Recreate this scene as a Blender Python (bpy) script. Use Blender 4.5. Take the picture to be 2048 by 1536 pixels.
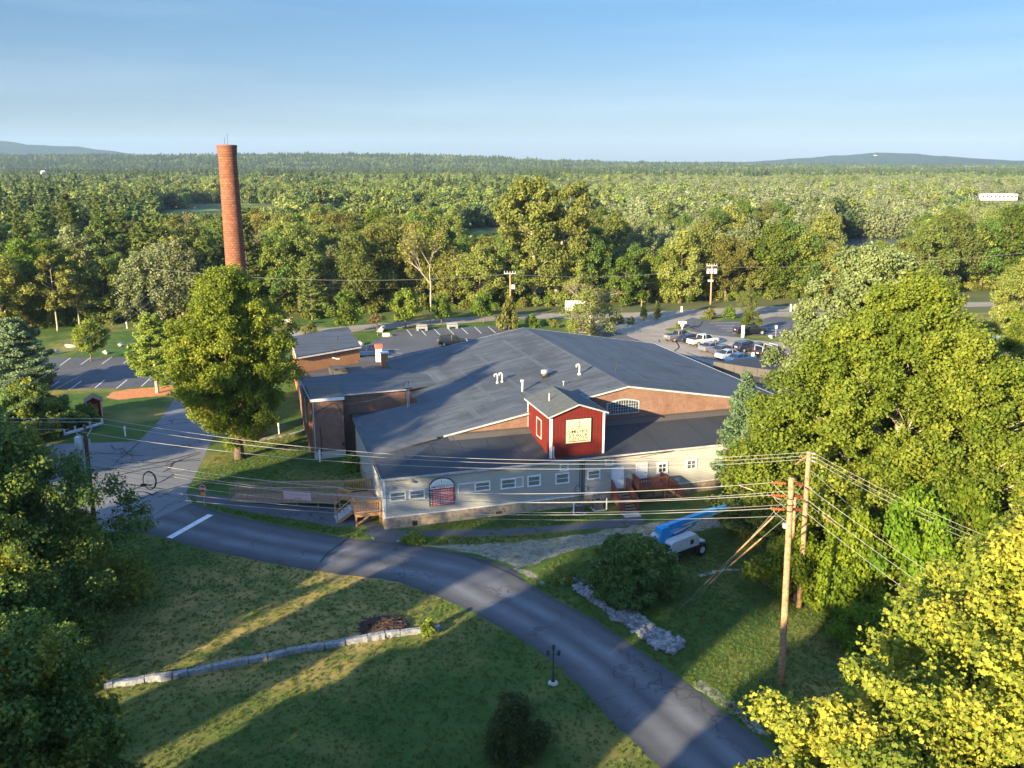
import bpy, bmesh, math, random
import numpy as np
from mathutils import Vector, Matrix, noise
from mathutils.geometry import tessellate_polygon

sc = bpy.context.scene
for o in list(bpy.data.objects): bpy.data.objects.remove(o)
COL = sc.collection
R = math.radians
# ------------------------------------------------------------------ camera, sky, sun, exposure
CAM_H, TH, FOC = 28.0, R(14.08), 1745.0
cd = bpy.data.cameras.new('camera'); cam = bpy.data.objects.new('camera', cd); COL.objects.link(cam)
cam.location = (0, 0, CAM_H); cam.rotation_euler = (math.pi/2 - TH, 0, 0)
cd.sensor_width = 36; cd.lens = FOC/2048*36; cd.clip_start = .5; cd.clip_end = 60000
sc.camera = cam
SUN_AZ, SUN_EL = R(218), R(15)
w = bpy.data.worlds.new('World'); sc.world = w; w.use_nodes = True
wn = w.node_tree.nodes; wl = w.node_tree.links
sky = wn.new('ShaderNodeTexSky'); sky.sky_type = 'NISHITA'; sky.sun_disc = False
sky.sun_elevation = SUN_EL; sky.sun_rotation = SUN_AZ
sky.air_density = 1.0; sky.dust_density = .6; sky.ozone_density = 1.6
bg = wn['Background']; bg.inputs[1].default_value = .118
# model sky tinted by height: dimmed and bluer near the horizon, bluer overhead
wtc = wn.new('ShaderNodeTexCoord'); wsp = wn.new('ShaderNodeSeparateXYZ'); wl.new(wtc.outputs['Generated'], wsp.inputs[0])
wr = wn.new('ShaderNodeValToRGB'); wl.new(wsp.outputs[2], wr.inputs[0]); we = wr.color_ramp.elements
we[0].position = 0; we[0].color = (.136, .150, .234, 1); we[1].position = .6; we[1].color = (.85, 1.0, 1.22, 1)
for p_, c_ in ((.06, (.146, .178, .262, 1)), (.16, (.122, .194, .275, 1)), (.26, (.30, .42, .56, 1))):
    k_ = we.new(p_); k_.color = c_
wnz = wn.new('ShaderNodeTexNoise'); wmp = wn.new('ShaderNodeMapping'); wl.new(wtc.outputs['Generated'], wmp.inputs[0]); wmp.inputs['Scale'].default_value = (1.2, 1.2, 14)
wl.new(wmp.outputs[0], wnz.inputs['Vector']); wnz.inputs['Scale'].default_value = 2; wnz.inputs['Detail'].default_value = 6
wmr = wn.new('ShaderNodeMapRange'); wl.new(wnz.outputs['Fac'], wmr.inputs[0]); wmr.inputs[1].default_value = .45; wmr.inputs[2].default_value = .8; wmr.inputs[3].default_value = 0; wmr.inputs[4].default_value = .05
wm = wn.new('ShaderNodeMix'); wm.data_type = 'RGBA'; wm.blend_type = 'MULTIPLY'; wm.inputs[0].default_value = 1
wl.new(sky.outputs[0], wm.inputs[6]); wl.new(wr.outputs[0], wm.inputs[7])
wm2 = wn.new('ShaderNodeMix'); wm2.data_type = 'RGBA'; wl.new(wmr.outputs[0], wm2.inputs[0]); wl.new(wm.outputs[2], wm2.inputs[6]); wm2.inputs[7].default_value = (5.5, 6, 6.5, 1)
wl.new(wm2.outputs[2], bg.inputs[0])
sl = bpy.data.lights.new('sun', 'SUN'); sl.energy = 5.0; sl.angle = R(.5); sl.color = (1, .79, .47)
so = bpy.data.objects.new('sun', sl); COL.objects.link(so)
sdir = Vector((math.sin(SUN_AZ)*math.cos(SUN_EL), math.cos(SUN_AZ)*math.cos(SUN_EL), math.sin(SUN_EL)))
so.rotation_euler = sdir.to_track_quat('Z', 'Y').to_euler()
sc.view_settings.view_transform = 'Standard'; sc.view_settings.look = 'None'
sc.view_settings.exposure = 2.05; sc.view_settings.gamma = 1
sc.cycles.max_bounces = 5; sc.cycles.diffuse_bounces = 3; sc.cycles.glossy_bounces = 2
sc.cycles.transmission_bounces = 3; sc.cycles.volume_bounces = 0; sc.cycles.transparent_max_bounces = 6

# ------------------------------------------------------------------ survey helpers: photo sightlines to ground points
def ray(px, py):
    y = -(py-768)/FOC
    return ((px-1024)/FOC, math.cos(TH)+y*math.sin(TH), -math.sin(TH)+y*math.cos(TH))
def G(px, py, z=0.0):
    d = ray(px, py); t = (z-CAM_H)/d[2]; return Vector((d[0]*t, d[1]*t, z))
def D(px, py, Y):
    d = ray(px, py); t = Y/d[1]; return Vector((d[0]*t, Y, CAM_H+d[2]*t))
def PX(x, y, z):
    z -= CAM_H; dep = y*math.cos(TH)-z*math.sin(TH); up = y*math.sin(TH)+z*math.cos(TH)
    return (1024+FOC*x/max(dep, .01), 768-FOC*up/max(dep, .01))
AN = R(17.25); A0 = Vector((-10.04, 64.33, 0))
def W(u, d, z=0): return Vector((A0.x+u*math.cos(AN)-d*math.sin(AN), A0.y+u*math.sin(AN)+d*math.cos(AN), z))
def L(p):
    dx, dy = p[0]-A0.x, p[1]-A0.y
    return Vector((dx*math.cos(AN)+dy*math.sin(AN), -dx*math.sin(AN)+dy*math.cos(AN), p[2]))
def face(px, py, d=0.0):
    o = L((0, 0, CAM_H)); r = ray(px, py); v = r[1]*math.cos(AN)-r[0]*math.sin(AN); t = (d-o[1])/v
    q = L((r[0]*t, r[1]*t, CAM_H+r[2]*t)); return (q[0], q[2])

# ------------------------------------------------------------------ materials
def new_mat(name):
    m = bpy.data.materials.new(name); m.use_nodes = True
    return m, m.node_tree.nodes, m.node_tree.links, m.node_tree.nodes['Principled BSDF']
def rgb(c): return (c[0], c[1], c[2], 1)
def noise_node(n, l, vec, scale, detail=4, rough=.55):
    t = n.new('ShaderNodeTexNoise'); t.inputs['Scale'].default_value = scale; t.inputs['Detail'].default_value = detail
    t.inputs['Roughness'].default_value = rough
    l.new(vec, t.inputs['Vector']); return t.outputs['Fac']
def ramp(n, l, fac, a, b):
    m = n.new('ShaderNodeMapRange'); m.inputs[1].default_value = a; m.inputs[2].default_value = b
    l.new(fac, m.inputs[0]); return m.outputs[0]
def mixc(n, l, fac, a, b, mode='MIX'):
    m = n.new('ShaderNodeMix'); m.data_type = 'RGBA'; m.blend_type = mode
    if isinstance(fac, (int, float)): m.inputs[0].default_value = fac
    else: l.new(fac, m.inputs[0])
    for i, v in ((6, a), (7, b)):
        if isinstance(v, (tuple, list)): m.inputs[i].default_value = rgb(v)
        else: l.new(v, m.inputs[i])
    return m.outputs[2]
def mth(n, l, op, a, b=None, c=None):
    m = n.new('ShaderNodeMath'); m.operation = op
    for i, v in enumerate((a, b, c)):
        if v is None: continue
        if isinstance(v, (int, float)): m.inputs[i].default_value = v
        else: l.new(v, m.inputs[i])
    return m.outputs[0]
def mat(name, c1, c2=None, scale=1.0, rough=.85, bump=0, bscale=20, metal=0, spec=.3, lo=.35, hi=.65, c3=None, s3=8, coat=0):
    m, n, l, p = new_mat(name)
    p.inputs['Roughness'].default_value = rough; p.inputs['Metallic'].default_value = metal
    p.inputs['Specular IOR Level'].default_value = spec; p.inputs['Coat Weight'].default_value = coat
    tc = n.new('ShaderNodeTexCoord').outputs['Object']
    if c2 is None: c2 = tuple(x*.8 for x in c1)
    col = mixc(n, l, ramp(n, l, noise_node(n, l, tc, scale), lo, hi), c1, c2)
    if c3 is not None: col = mixc(n, l, ramp(n, l, noise_node(n, l, tc, s3, 6), .5, .7), col, c3)
    l.new(col, p.inputs['Base Color'])
    if bump:
        b = n.new('ShaderNodeBump'); b.inputs['Strength'].default_value = 1; b.inputs['Distance'].default_value = bump
        l.new(noise_node(n, l, tc, bscale, 5, .65), b.inputs['Height']); l.new(b.outputs[0], p.inputs['Normal'])
    return m
def brick_mat(name, c1, c2, mortar, circ=False, sc_=1.0, weather=.5):
    m, n, l, p = new_mat(name); p.inputs['Roughness'].default_value = .9; p.inputs['Specular IOR Level'].default_value = .2
    tc = n.new('ShaderNodeTexCoord').outputs['Object']
    s = n.new('ShaderNodeSeparateXYZ'); l.new(tc, s.inputs[0])
    if circ: x = mth(n, l, 'MULTIPLY', mth(n, l, 'ARCTAN2', s.outputs[1], s.outputs[0]), 1.25)
    else: x = mth(n, l, 'ADD', s.outputs[0], s.outputs[1])
    c = n.new('ShaderNodeCombineXYZ'); l.new(x, c.inputs[0]); l.new(s.outputs[2], c.inputs[1])
    b = n.new('ShaderNodeTexBrick'); l.new(c.outputs[0], b.inputs['Vector'])
    b.inputs['Scale'].default_value = sc_; b.inputs['Brick Width'].default_value = .3 if not circ else .44
    b.inputs['Row Height'].default_value = .1 if not circ else .24; b.inputs['Mortar Size'].default_value = .012 if not circ else .03
    b.inputs['Mortar Smooth'].default_value = .4
    b.inputs['Color1'].default_value = rgb(c1); b.inputs['Color2'].default_value = rgb(c2); b.inputs['Mortar'].default_value = rgb(mortar)
    col = mixc(n, l, mth(n, l, 'MULTIPLY', ramp(n, l, noise_node(n, l, tc, .9, 6, .6), .4, .75), weather), b.outputs[0], tuple(x*.45 for x in c1))
    col = mixc(n, l, mth(n, l, 'MULTIPLY', ramp(n, l, noise_node(n, l, tc, 2.6, 6, .7), .55, .8), weather*.7), col, tuple(min(1, x*1.4+.05) for x in c1))
    l.new(col, p.inputs['Base Color'])
    bp = n.new('ShaderNodeBump'); bp.inputs['Distance'].default_value = .02; l.new(b.outputs['Fac'], bp.inputs['Height']); bp.invert = True
    l.new(bp.outputs[0], p.inputs['Normal'])
    return m
def roof_mat(name, c1, c2, strip=1.9, along='x', patch=.5, seam=.6):
    m, n, l, p = new_mat(name); p.inputs['Roughness'].default_value = .75; p.inputs['Specular IOR Level'].default_value = .35
    tc = n.new('ShaderNodeTexCoord').outputs['Object']
    s = n.new('ShaderNodeSeparateXYZ'); l.new(tc, s.inputs[0])
    c = n.new('ShaderNodeCombineXYZ')
    a, b_ = (0, 1) if along == 'x' else (1, 0)
    l.new(s.outputs[a], c.inputs[0]); l.new(s.outputs[b_], c.inputs[1])
    b = n.new('ShaderNodeTexBrick'); l.new(c.outputs[0], b.inputs['Vector']); b.offset = .37
    b.inputs['Scale'].default_value = 1; b.inputs['Brick Width'].default_value = 11; b.inputs['Row Height'].default_value = strip
    b.inputs['Mortar Size'].default_value = .06; b.inputs['Mortar Smooth'].default_value = .3; b.inputs['Bias'].default_value = 0
    b.inputs['Color1'].default_value = rgb(c1); b.inputs['Color2'].default_value = rgb(tuple(x*.82 for x in c1)); b.inputs['Mortar'].default_value = rgb(tuple(x*seam for x in c1))
    mp = n.new('ShaderNodeMapping'); l.new(tc, mp.inputs[0])
    mp.inputs['Scale'].default_value = (.16, 1.1, 1) if along == 'x' else (1.1, .16, 1)
    col = mixc(n, l, mth(n, l, 'MULTIPLY', ramp(n, l, noise_node(n, l, mp.outputs[0], 1.2, 6, .65), .42, .68), patch), b.outputs[0], c2)
    col = mixc(n, l, mth(n, l, 'MULTIPLY', ramp(n, l, noise_node(n, l, tc, .22, 5, .6), .5, .62), patch*.8), col, tuple(x*.6 for x in c1))
    col = mixc(n, l, mth(n, l, 'MULTIPLY', ramp(n, l, noise_node(n, l, tc, 9, 4, .7), .5, .8), .35), col, tuple(x*1.7 for x in c2))
    l.new(col, p.inputs['Base Color'])
    bp = n.new('ShaderNodeBump'); bp.inputs['Distance'].default_value = .03
    l.new(mth(n, l, 'ADD', noise_node(n, l, tc, 1.1, 6, .6), mth(n, l, 'MULTIPLY', b.outputs['Fac'], .5)), bp.inputs['Height'])
    l.new(bp.outputs[0], p.inputs['Normal'])
    return m
def line_mat(name, c1, c2, period, axis='z', depth=.3, bump=.02, rough=.7, dirt=.15):
    # boards: grooves repeated along one axis
    m, n, l, p = new_mat(name); p.inputs['Roughness'].default_value = rough; p.inputs['Specular IOR Level'].default_value = .3
    tc = n.new('ShaderNodeTexCoord').outputs['Object']
    s = n.new('ShaderNodeSeparateXYZ'); l.new(tc, s.inputs[0])
    v = s.outputs[2] if axis == 'z' else mth(n, l, 'ADD', s.outputs[0], s.outputs[1])
    f = mth(n, l, 'FRACT', mth(n, l, 'DIVIDE', v, period))
    g = ramp(n, l, f, 0, .22)
    base = mixc(n, l, mth(n, l, 'MULTIPLY', ramp(n, l, noise_node(n, l, tc, 1.3, 6, .6), .35, .75), dirt*3), c1, c2)
    col = mixc(n, l, g, tuple(x*(1-depth) for x in c1), base)
    l.new(col, p.inputs['Base Color'])
    bp = n.new('ShaderNodeBump'); bp.inputs['Distance'].default_value = bump; l.new(f, bp.inputs['Height']); l.new(bp.outputs[0], p.inputs['Normal'])
    return m
def leaf_mat(name, cols, trans=.35, var=.35):
    m, n, l, p = new_mat(name); n.remove(p)
    at = n.new('ShaderNodeAttribute'); at.attribute_name = 'tone'
    oi = n.new('ShaderNodeObjectInfo')
    cr = n.new('ShaderNodeValToRGB'); l.new(at.outputs['Fac'], cr.inputs[0])
    e = cr.color_ramp.elements; e[0].position = 0; e[0].color = rgb(cols[0]); e[1].position = 1; e[1].color = rgb(cols[-1])
    for i in range(1, len(cols)-1):
        k = e.new(i/(len(cols)-1)); k.color = rgb(cols[i])
    hv = n.new('ShaderNodeHueSaturation'); l.new(cr.outputs[0], hv.inputs['Color'])
    l.new(ramp_to(n, l, oi.outputs['Random'], 1-var, 1+var), hv.inputs['Value'])
    l.new(ramp_to(n, l, mth(n, l, 'FRACT', mth(n, l, 'MULTIPLY', oi.outputs['Random'], 7.3)), .5-.012*var/.35, .5+.022*var/.35), hv.inputs['Hue'])
    d = n.new('ShaderNodeBsdfPrincipled'); d.inputs['Roughness'].default_value = .65; d.inputs['Specular IOR Level'].default_value = .2
    l.new(hv.outputs[0], d.inputs['Base Color'])
    t = n.new('ShaderNodeBsdfTranslucent'); tcol = mixc(n, l, .5, hv.outputs[0], (.28, .30, .04)); l.new(tcol, t.inputs[0])
    ms = n.new('ShaderNodeMixShader'); ms.inputs[0].default_value = trans
    l.new(d.outputs[0], ms.inputs[1]); l.new(t.outputs[0], ms.inputs[2]); l.new(ms.outputs[0], n['Material Output'].inputs[0])
    return m
def ramp_to(n, l, fac, a, b):
    m = n.new('ShaderNodeMapRange'); m.inputs[3].default_value = a; m.inputs[4].default_value = b
    l.new(fac, m.inputs[0]); return m.outputs[0]

M = {}
M['white'] = mat('white_paint', (.78, .78, .76), (.62, .62, .60), 3)
M['trim'] = mat('pale_trim', (.40, .41, .43), (.28, .29, .31), 2)
M['siding'] = line_mat('vinyl_siding', (.47, .47, .45), (.40, .40, .385), .17, 'z', .5, .04)
M['red_board'] = line_mat('red_boards', (.125, .009, .006), (.070, .010, .008), .3, 'xy', .5, .03, .7, .3)
M['brick'] = brick_mat('old_brick', (.235, .105, .07), (.16, .075, .055), (.34, .28, .23))
M['brick_o'] = brick_mat('orange_brick', (.50, .20, .08), (.42, .16, .06), (.42, .30, .2), weather=.3)
M['brick_c'] = brick_mat('chimney_brick', (.29, .115, .068), (.19, .072, .046), (.10, .06, .045), circ=True, weather=.4)
M['roof_main'] = roof_mat('slate_grey_membrane', (.050, .060, .074), (.088, .102, .120), 1.9, 'x', .85, .5)
M['roof_dark'] = roof_mat('dark_membrane', (.027, .032, .042), (.042, .048, .058), 2.4, 'y', .4)
M['roof_east'] = roof_mat('east_membrane', (.066, .079, .094), (.098, .114, .132), 1.9, 'y', .55, .75)
M['roof_brown'] = roof_mat('brown_felt', (.075, .068, .066), (.10, .09, .085), 1.2, 'x', .3)
M['stone'] = mat('foundation_stone', (.42, .33, .22), (.26, .21, .16), 1.8, .9, .06, 5, c3=(.15, .13, .11), s3=3)
M['granite'] = mat('granite', (.22, .235, .26), (.13, .14, .155), 4, .85, .03, 14, c3=(.30, .31, .32), s3=9)
M['concrete'] = mat('concrete', (.42, .41, .38), (.32, .31, .29), 1.5, .9, .01, 20)
M['wood'] = mat('weathered_deck_wood', (.50, .28, .13), (.38, .20, .09), 5, .8)
M['wood_grey'] = mat('grey_deck_wood', (.36, .24, .155), (.26, .17, .11), 3, .85)
M['wood_red'] = mat('red_stained_wood', (.18, .065, .045), (.12, .045, .03), 4, .8)
M['pole'] = mat('pole_wood', (.38, .24, .14), (.27, .16, .09), 3, .85, .01, 30, c3=(.12, .08, .05), s3=6)
M['pole_dark'] = mat('creosote_wood', (.10, .065, .045), (.06, .04, .03), 3, .85)
M['metal'] = mat('galvanised_metal', (.55, .56, .57), (.42, .43, .44), 6, .45, 0, 20, .6, .5)
M['dark'] = mat('black_metal', (.02, .022, .025), (.035, .036, .04), 4, .5)
M['cable'] = mat('aluminium_cable', (.34, .335, .32), (.27, .265, .26), 2, .45, 0, 20, .3, .5)
M['cable_dark'] = mat('dark_cable', (.03, .03, .035), (.05, .05, .05), 2, .6)
M['rust'] = mat('brown_insulator', (.42, .10, .03), (.28, .06, .02), 6, .35)
M['glass'] = mat('window_glass', (.03, .045, .06), (.05, .07, .08), 1.2, .08, 0, 20, 0, .9)
M['car_glass'] = mat('car_glass', (.012, .016, .02), (.02, .024, .03), 1.2, .18, 0, 20, 0, .35)
M['blind'] = line_mat('window_blind', (.16, .20, .19), (.10, .13, .13), .07, 'z', .3, .005, .3)
M['mulch'] = mat('red_mulch', (.55, .22, .09), (.40, .16, .07), 2, .95, .04, 10)
M['gravel'] = mat('gravel', (.36, .33, .28), (.26, .24, .19), .8, .95, .02, 16, c3=(.14, .15, .08), s3=2.2)
_g = M['gravel']; _n, _l = _g.node_tree.nodes, _g.node_tree.links; _p = _n['Principled BSDF']
_l.new(ramp(_n, _l, noise_node(_n, _l, _n.new('ShaderNodeTexCoord').outputs['Object'], .8, 9, .85), .34, .60), _p.inputs['Alpha'])
M['paint'] = mat('road_paint', (.66, .67, .66), (.42, .43, .43), 4, .8, lo=.45, hi=.75)
M['tar'] = mat('tar_seal', (.018, .019, .022), (.03, .03, .033), 3, .6)
M['bark'] = mat('bark', (.16, .12, .09), (.09, .07, .055), 3, .9, .04, 10)
M['bark_pale'] = mat('pale_bark', (.42, .36, .29), (.27, .23, .18), 2, .9, .02, 10)
M['red_paint'] = mat('red_sign', (.45, .02, .018), (.38, .02, .018), 3, .5)
M['yellow'] = mat('yellow_sign', (.75, .38, .01), (.68, .33, .01), 3, .5)
M['cream'] = mat('cream_panel', (.62, .56, .36), (.56, .50, .33), 1, .6)
M['blue'] = mat('blue_lift_paint', (.02, .27, .58), (.02, .21, .48), 2, .45)
M['lift_white'] = mat('dusty_white_cover', (.52, .54, .56), (.40, .42, .44), 3, .6)
M['rubber'] = mat('rubber', (.015, .015, .016), (.025, .025, .025), 6, .85)
M['brush'] = mat('cut_brush', (.10, .065, .05), (.055, .035, .03), 8, .9)

def asphalt(name, c1, c2, c3, tracks=False, cracks=.6, edge=0):
    m, n, l, p = new_mat(name); p.inputs['Roughness'].default_value = .85; p.inputs['Specular IOR Level'].default_value = .3
    tc = n.new('ShaderNodeTexCoord')
    ob = tc.outputs['Object']
    col = mixc(n, l, ramp(n, l, noise_node(n, l, ob, .12, 5, .6), .38, .65), c1, c2)
    col = mixc(n, l, mth(n, l, 'MULTIPLY', ramp(n, l, noise_node(n, l, ob, .7, 6, .7), .5, .75), .6), col, c3)
    if tracks:
        s = n.new('ShaderNodeSeparateXYZ'); l.new(tc.outputs['UV'], s.inputs[0])
        mp = n.new('ShaderNodeMapping'); l.new(tc.outputs['UV'], mp.inputs[0]); mp.inputs['Scale'].default_value = (7, .18, 1)
        nz = noise_node(n, l, mp.outputs[0], 1.0, 4, .6)
        x = mth(n, l, 'ADD', s.outputs[0], mth(n, l, 'MULTIPLY', mth(n, l, 'SUBTRACT', nz, .5), .09))
        a = mth(n, l, 'ABSOLUTE', mth(n, l, 'SUBTRACT', mth(n, l, 'ABSOLUTE', mth(n, l, 'SUBTRACT', x, .47)), .17))
        f = ramp(n, l, a, .15, .02)
        f = mth(n, l, 'MULTIPLY', f, ramp(n, l, noise_node(n, l, ob, .25, 4), .2, .6))
        col = mixc(n, l, mth(n, l, 'MULTIPLY', f, .9), col, tuple(v*2.0 for v in c2))
        ed = ramp(n, l, mth(n, l, 'ABSOLUTE', mth(n, l, 'SUBTRACT', x, .5)), .38, .47)
        col = mixc(n, l, mth(n, l, 'MULTIPLY', ed, .7), col, tuple(v*.55 for v in c1))
    col = mixc(n, l, mth(n, l, 'MULTIPLY', ramp(n, l, noise_node(n, l, ob, 30, 3, .8), .45, .8), .5), col, tuple(v*1.8 for v in c2))
    if cracks:
        wv_ = n.new('ShaderNodeTexVoronoi'); wv_.feature = 'DISTANCE_TO_EDGE'; wv_.inputs['Scale'].default_value = .16
        dv = n.new('ShaderNodeVectorMath'); dv.operation = 'ADD'; nzv = n.new('ShaderNodeTexNoise'); nzv.inputs['Scale'].default_value = .8; nzv.inputs['Detail'].default_value = 6; l.new(ob, nzv.inputs['Vector'])
        sv = n.new('ShaderNodeVectorMath'); sv.operation = 'SCALE'; l.new(nzv.outputs['Color'], sv.inputs[0]); sv.inputs['Scale'].default_value = 3.2; l.new(ob, dv.inputs[0]); l.new(sv.outputs[0], dv.inputs[1]); l.new(dv.outputs[0], wv_.inputs['Vector'])
        ck = mth(n, l, 'MULTIPLY', ramp(n, l, wv_.outputs['Distance'], .016, .006), ramp(n, l, noise_node(n, l, ob, .2, 3), .42, .56))
        col = mixc(n, l, mth(n, l, 'MULTIPLY', ck, cracks), col, (.015, .016, .018))
    l.new(col, p.inputs['Base Color'])
    b = n.new('ShaderNodeBump'); b.inputs['Distance'].default_value = .015
    l.new(noise_node(n, l, ob, 25, 4, .7), b.inputs['Height']); l.new(b.outputs[0], p.inputs['Normal'])
    return m
M['asph_new'] = asphalt('driveway_asphalt', (.058, .062, .070), (.075, .080, .088), (.095, .098, .104), True, .5)
M['asph_old'] = asphalt('street_asphalt', (.115, .125, .14), (.15, .158, .17), (.095, .10, .11), False, .9)
M['asph_lot'] = asphalt('lot_asphalt', (.062, .067, .078), (.085, .09, .10), (.05, .054, .062))
M['asph_tan'] = asphalt('worn_tan_asphalt', (.20, .18, .155), (.26, .235, .20), (.13, .125, .12))

def grass_mat():
    m, n, l, p = new_mat('mown_grass'); p.inputs['Roughness'].default_value = .9; p.inputs['Specular IOR Level'].default_value = .15
    tc = n.new('ShaderNodeTexCoord').outputs['Object']
    col = mixc(n, l, ramp(n, l, noise_node(n, l, tc, .35, 6, .65), .35, .65), (.036, .092, .017), (.070, .130, .026))
    dry_lit = ramp(n, l, noise_node(n, l, tc, .075, 7, .62), .50, .64)
    dm = n.new('ShaderNodeVectorMath'); dm.operation = 'DISTANCE'; l.new(tc, dm.inputs[0]); dm.inputs[1].default_value = (-15, 51, 0)   # dry straw bank above the stone wall, gold painted to match its sunlit patch
    dry_lit = mth(n, l, 'MAXIMUM', mth(n, l, 'MULTIPLY', dry_lit, .6), mth(n, l, 'MULTIPLY', ramp(n, l, dm.outputs['Value'], 13, 7), ramp(n, l, noise_node(n, l, tc, .4, 6, .65), .36, .58)))
    col = mixc(n, l, mth(n, l, 'MULTIPLY', dry_lit, .85), col, (.40, .285, .10))
    col = mixc(n, l, mth(n, l, 'MULTIPLY', ramp(n, l, noise_node(n, l, tc, 1.2, 6, .7), .5, .75), .35), col, (.045, .08, .013))
    mp = n.new('ShaderNodeMapping'); l.new(tc, mp.inputs[0]); mp.inputs['Rotation'].default_value = (0, 0, R(35)); mp.inputs['Scale'].default_value = (1, 3.5, 1)
    col = mixc(n, l, mth(n, l, 'MULTIPLY', ramp(n, l, noise_node(n, l, mp.outputs[0], 5.5, 5, .75), .5, .72), .5), col, (.20, .19, .06))
    col = mixc(n, l, mth(n, l, 'MULTIPLY', ramp(n, l, noise_node(n, l, tc, 16, 4, .8), .45, .75), .35), col, (.03, .05, .010))
    l.new(col, p.inputs['Base Color'])
    b = n.new('ShaderNodeBump'); b.inputs['Distance'].default_value = .12
    h = mth(n, l, 'ADD', noise_node(n, l, mp.outputs[0], 3.5, 6, .75), mth(n, l, 'MULTIPLY', noise_node(n, l, tc, .5, 3), 2.5))
    l.new(h, b.inputs['Height']); l.new(b.outputs[0], p.inputs['Normal'])
    return m
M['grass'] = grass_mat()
M['field'] = mat('meadow', (.10, .16, .035), (.14, .19, .045), .02, .9, c3=(.18, .18, .06), s3=.05)
M['forest_floor'] = mat('forest_floor', (.06, .08, .022), (.09, .10, .035), .1, .95)
M['lf_maple'] = leaf_mat('maple_leaves', [(.07, .11, .013), (.14, .19, .020), (.23, .26, .032)], .35, .06)
M['lf_maple2'] = leaf_mat('street_maple_leaves', [(.06, .10, .012), (.15, .20, .02), (.27, .29, .035)], .35, .06)
M['lf_yellow'] = leaf_mat('yellowing_leaves', [(.085, .13, .02), (.18, .23, .03), (.32, .34, .05), (.50, .41, .055)], .4, .06)
M['lf_dark'] = leaf_mat('deep_green_leaves', [(.035, .075, .022), (.075, .14, .032), (.15, .20, .035), (.32, .28, .03)], .3, .15)
M['lf_mid'] = leaf_mat('mid_green_leaves', [(.095, .125, .03), (.17, .20, .045), (.265, .28, .07)])
M['lf_bright'] = leaf_mat('bright_green_leaves', [(.06, .10, .014), (.12, .17, .022), (.20, .25, .03)])
M['lf_silver'] = leaf_mat('silvery_leaves', [(.10, .13, .05), (.18, .21, .095), (.27, .29, .15)], .3, .2)
M['lf_olive'] = leaf_mat('olive_leaves', [(.12, .125, .026), (.20, .20, .045), (.30, .27, .07)])
M['lf_pine'] = leaf_mat('pine_needles', [(.04, .068, .018), (.08, .12, .028), (.14, .175, .04)], .2)
M['lf_bluepine'] = leaf_mat('bluish_pine_needles', [(.05, .085, .045), (.09, .14, .07), (.15, .20, .10)], .2)
M['lf_far'] = leaf_mat('far_leaves', [(.095, .13, .034), (.155, .195, .05), (.23, .26, .075)], .2)
M['lf_fardark'] = leaf_mat('far_dark_leaves', [(.038, .065, .026), (.06, .095, .033), (.095, .13, .042)], .15)
M['lf_farsilver'] = leaf_mat('far_silvery_leaves', [(.11, .14, .065), (.17, .20, .10), (.24, .265, .145)], .2, .22)
M['lf_rust'] = leaf_mat('brownish_leaves', [(.12, .07, .03), (.2, .12, .05), (.26, .18, .08)], .2)

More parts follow.
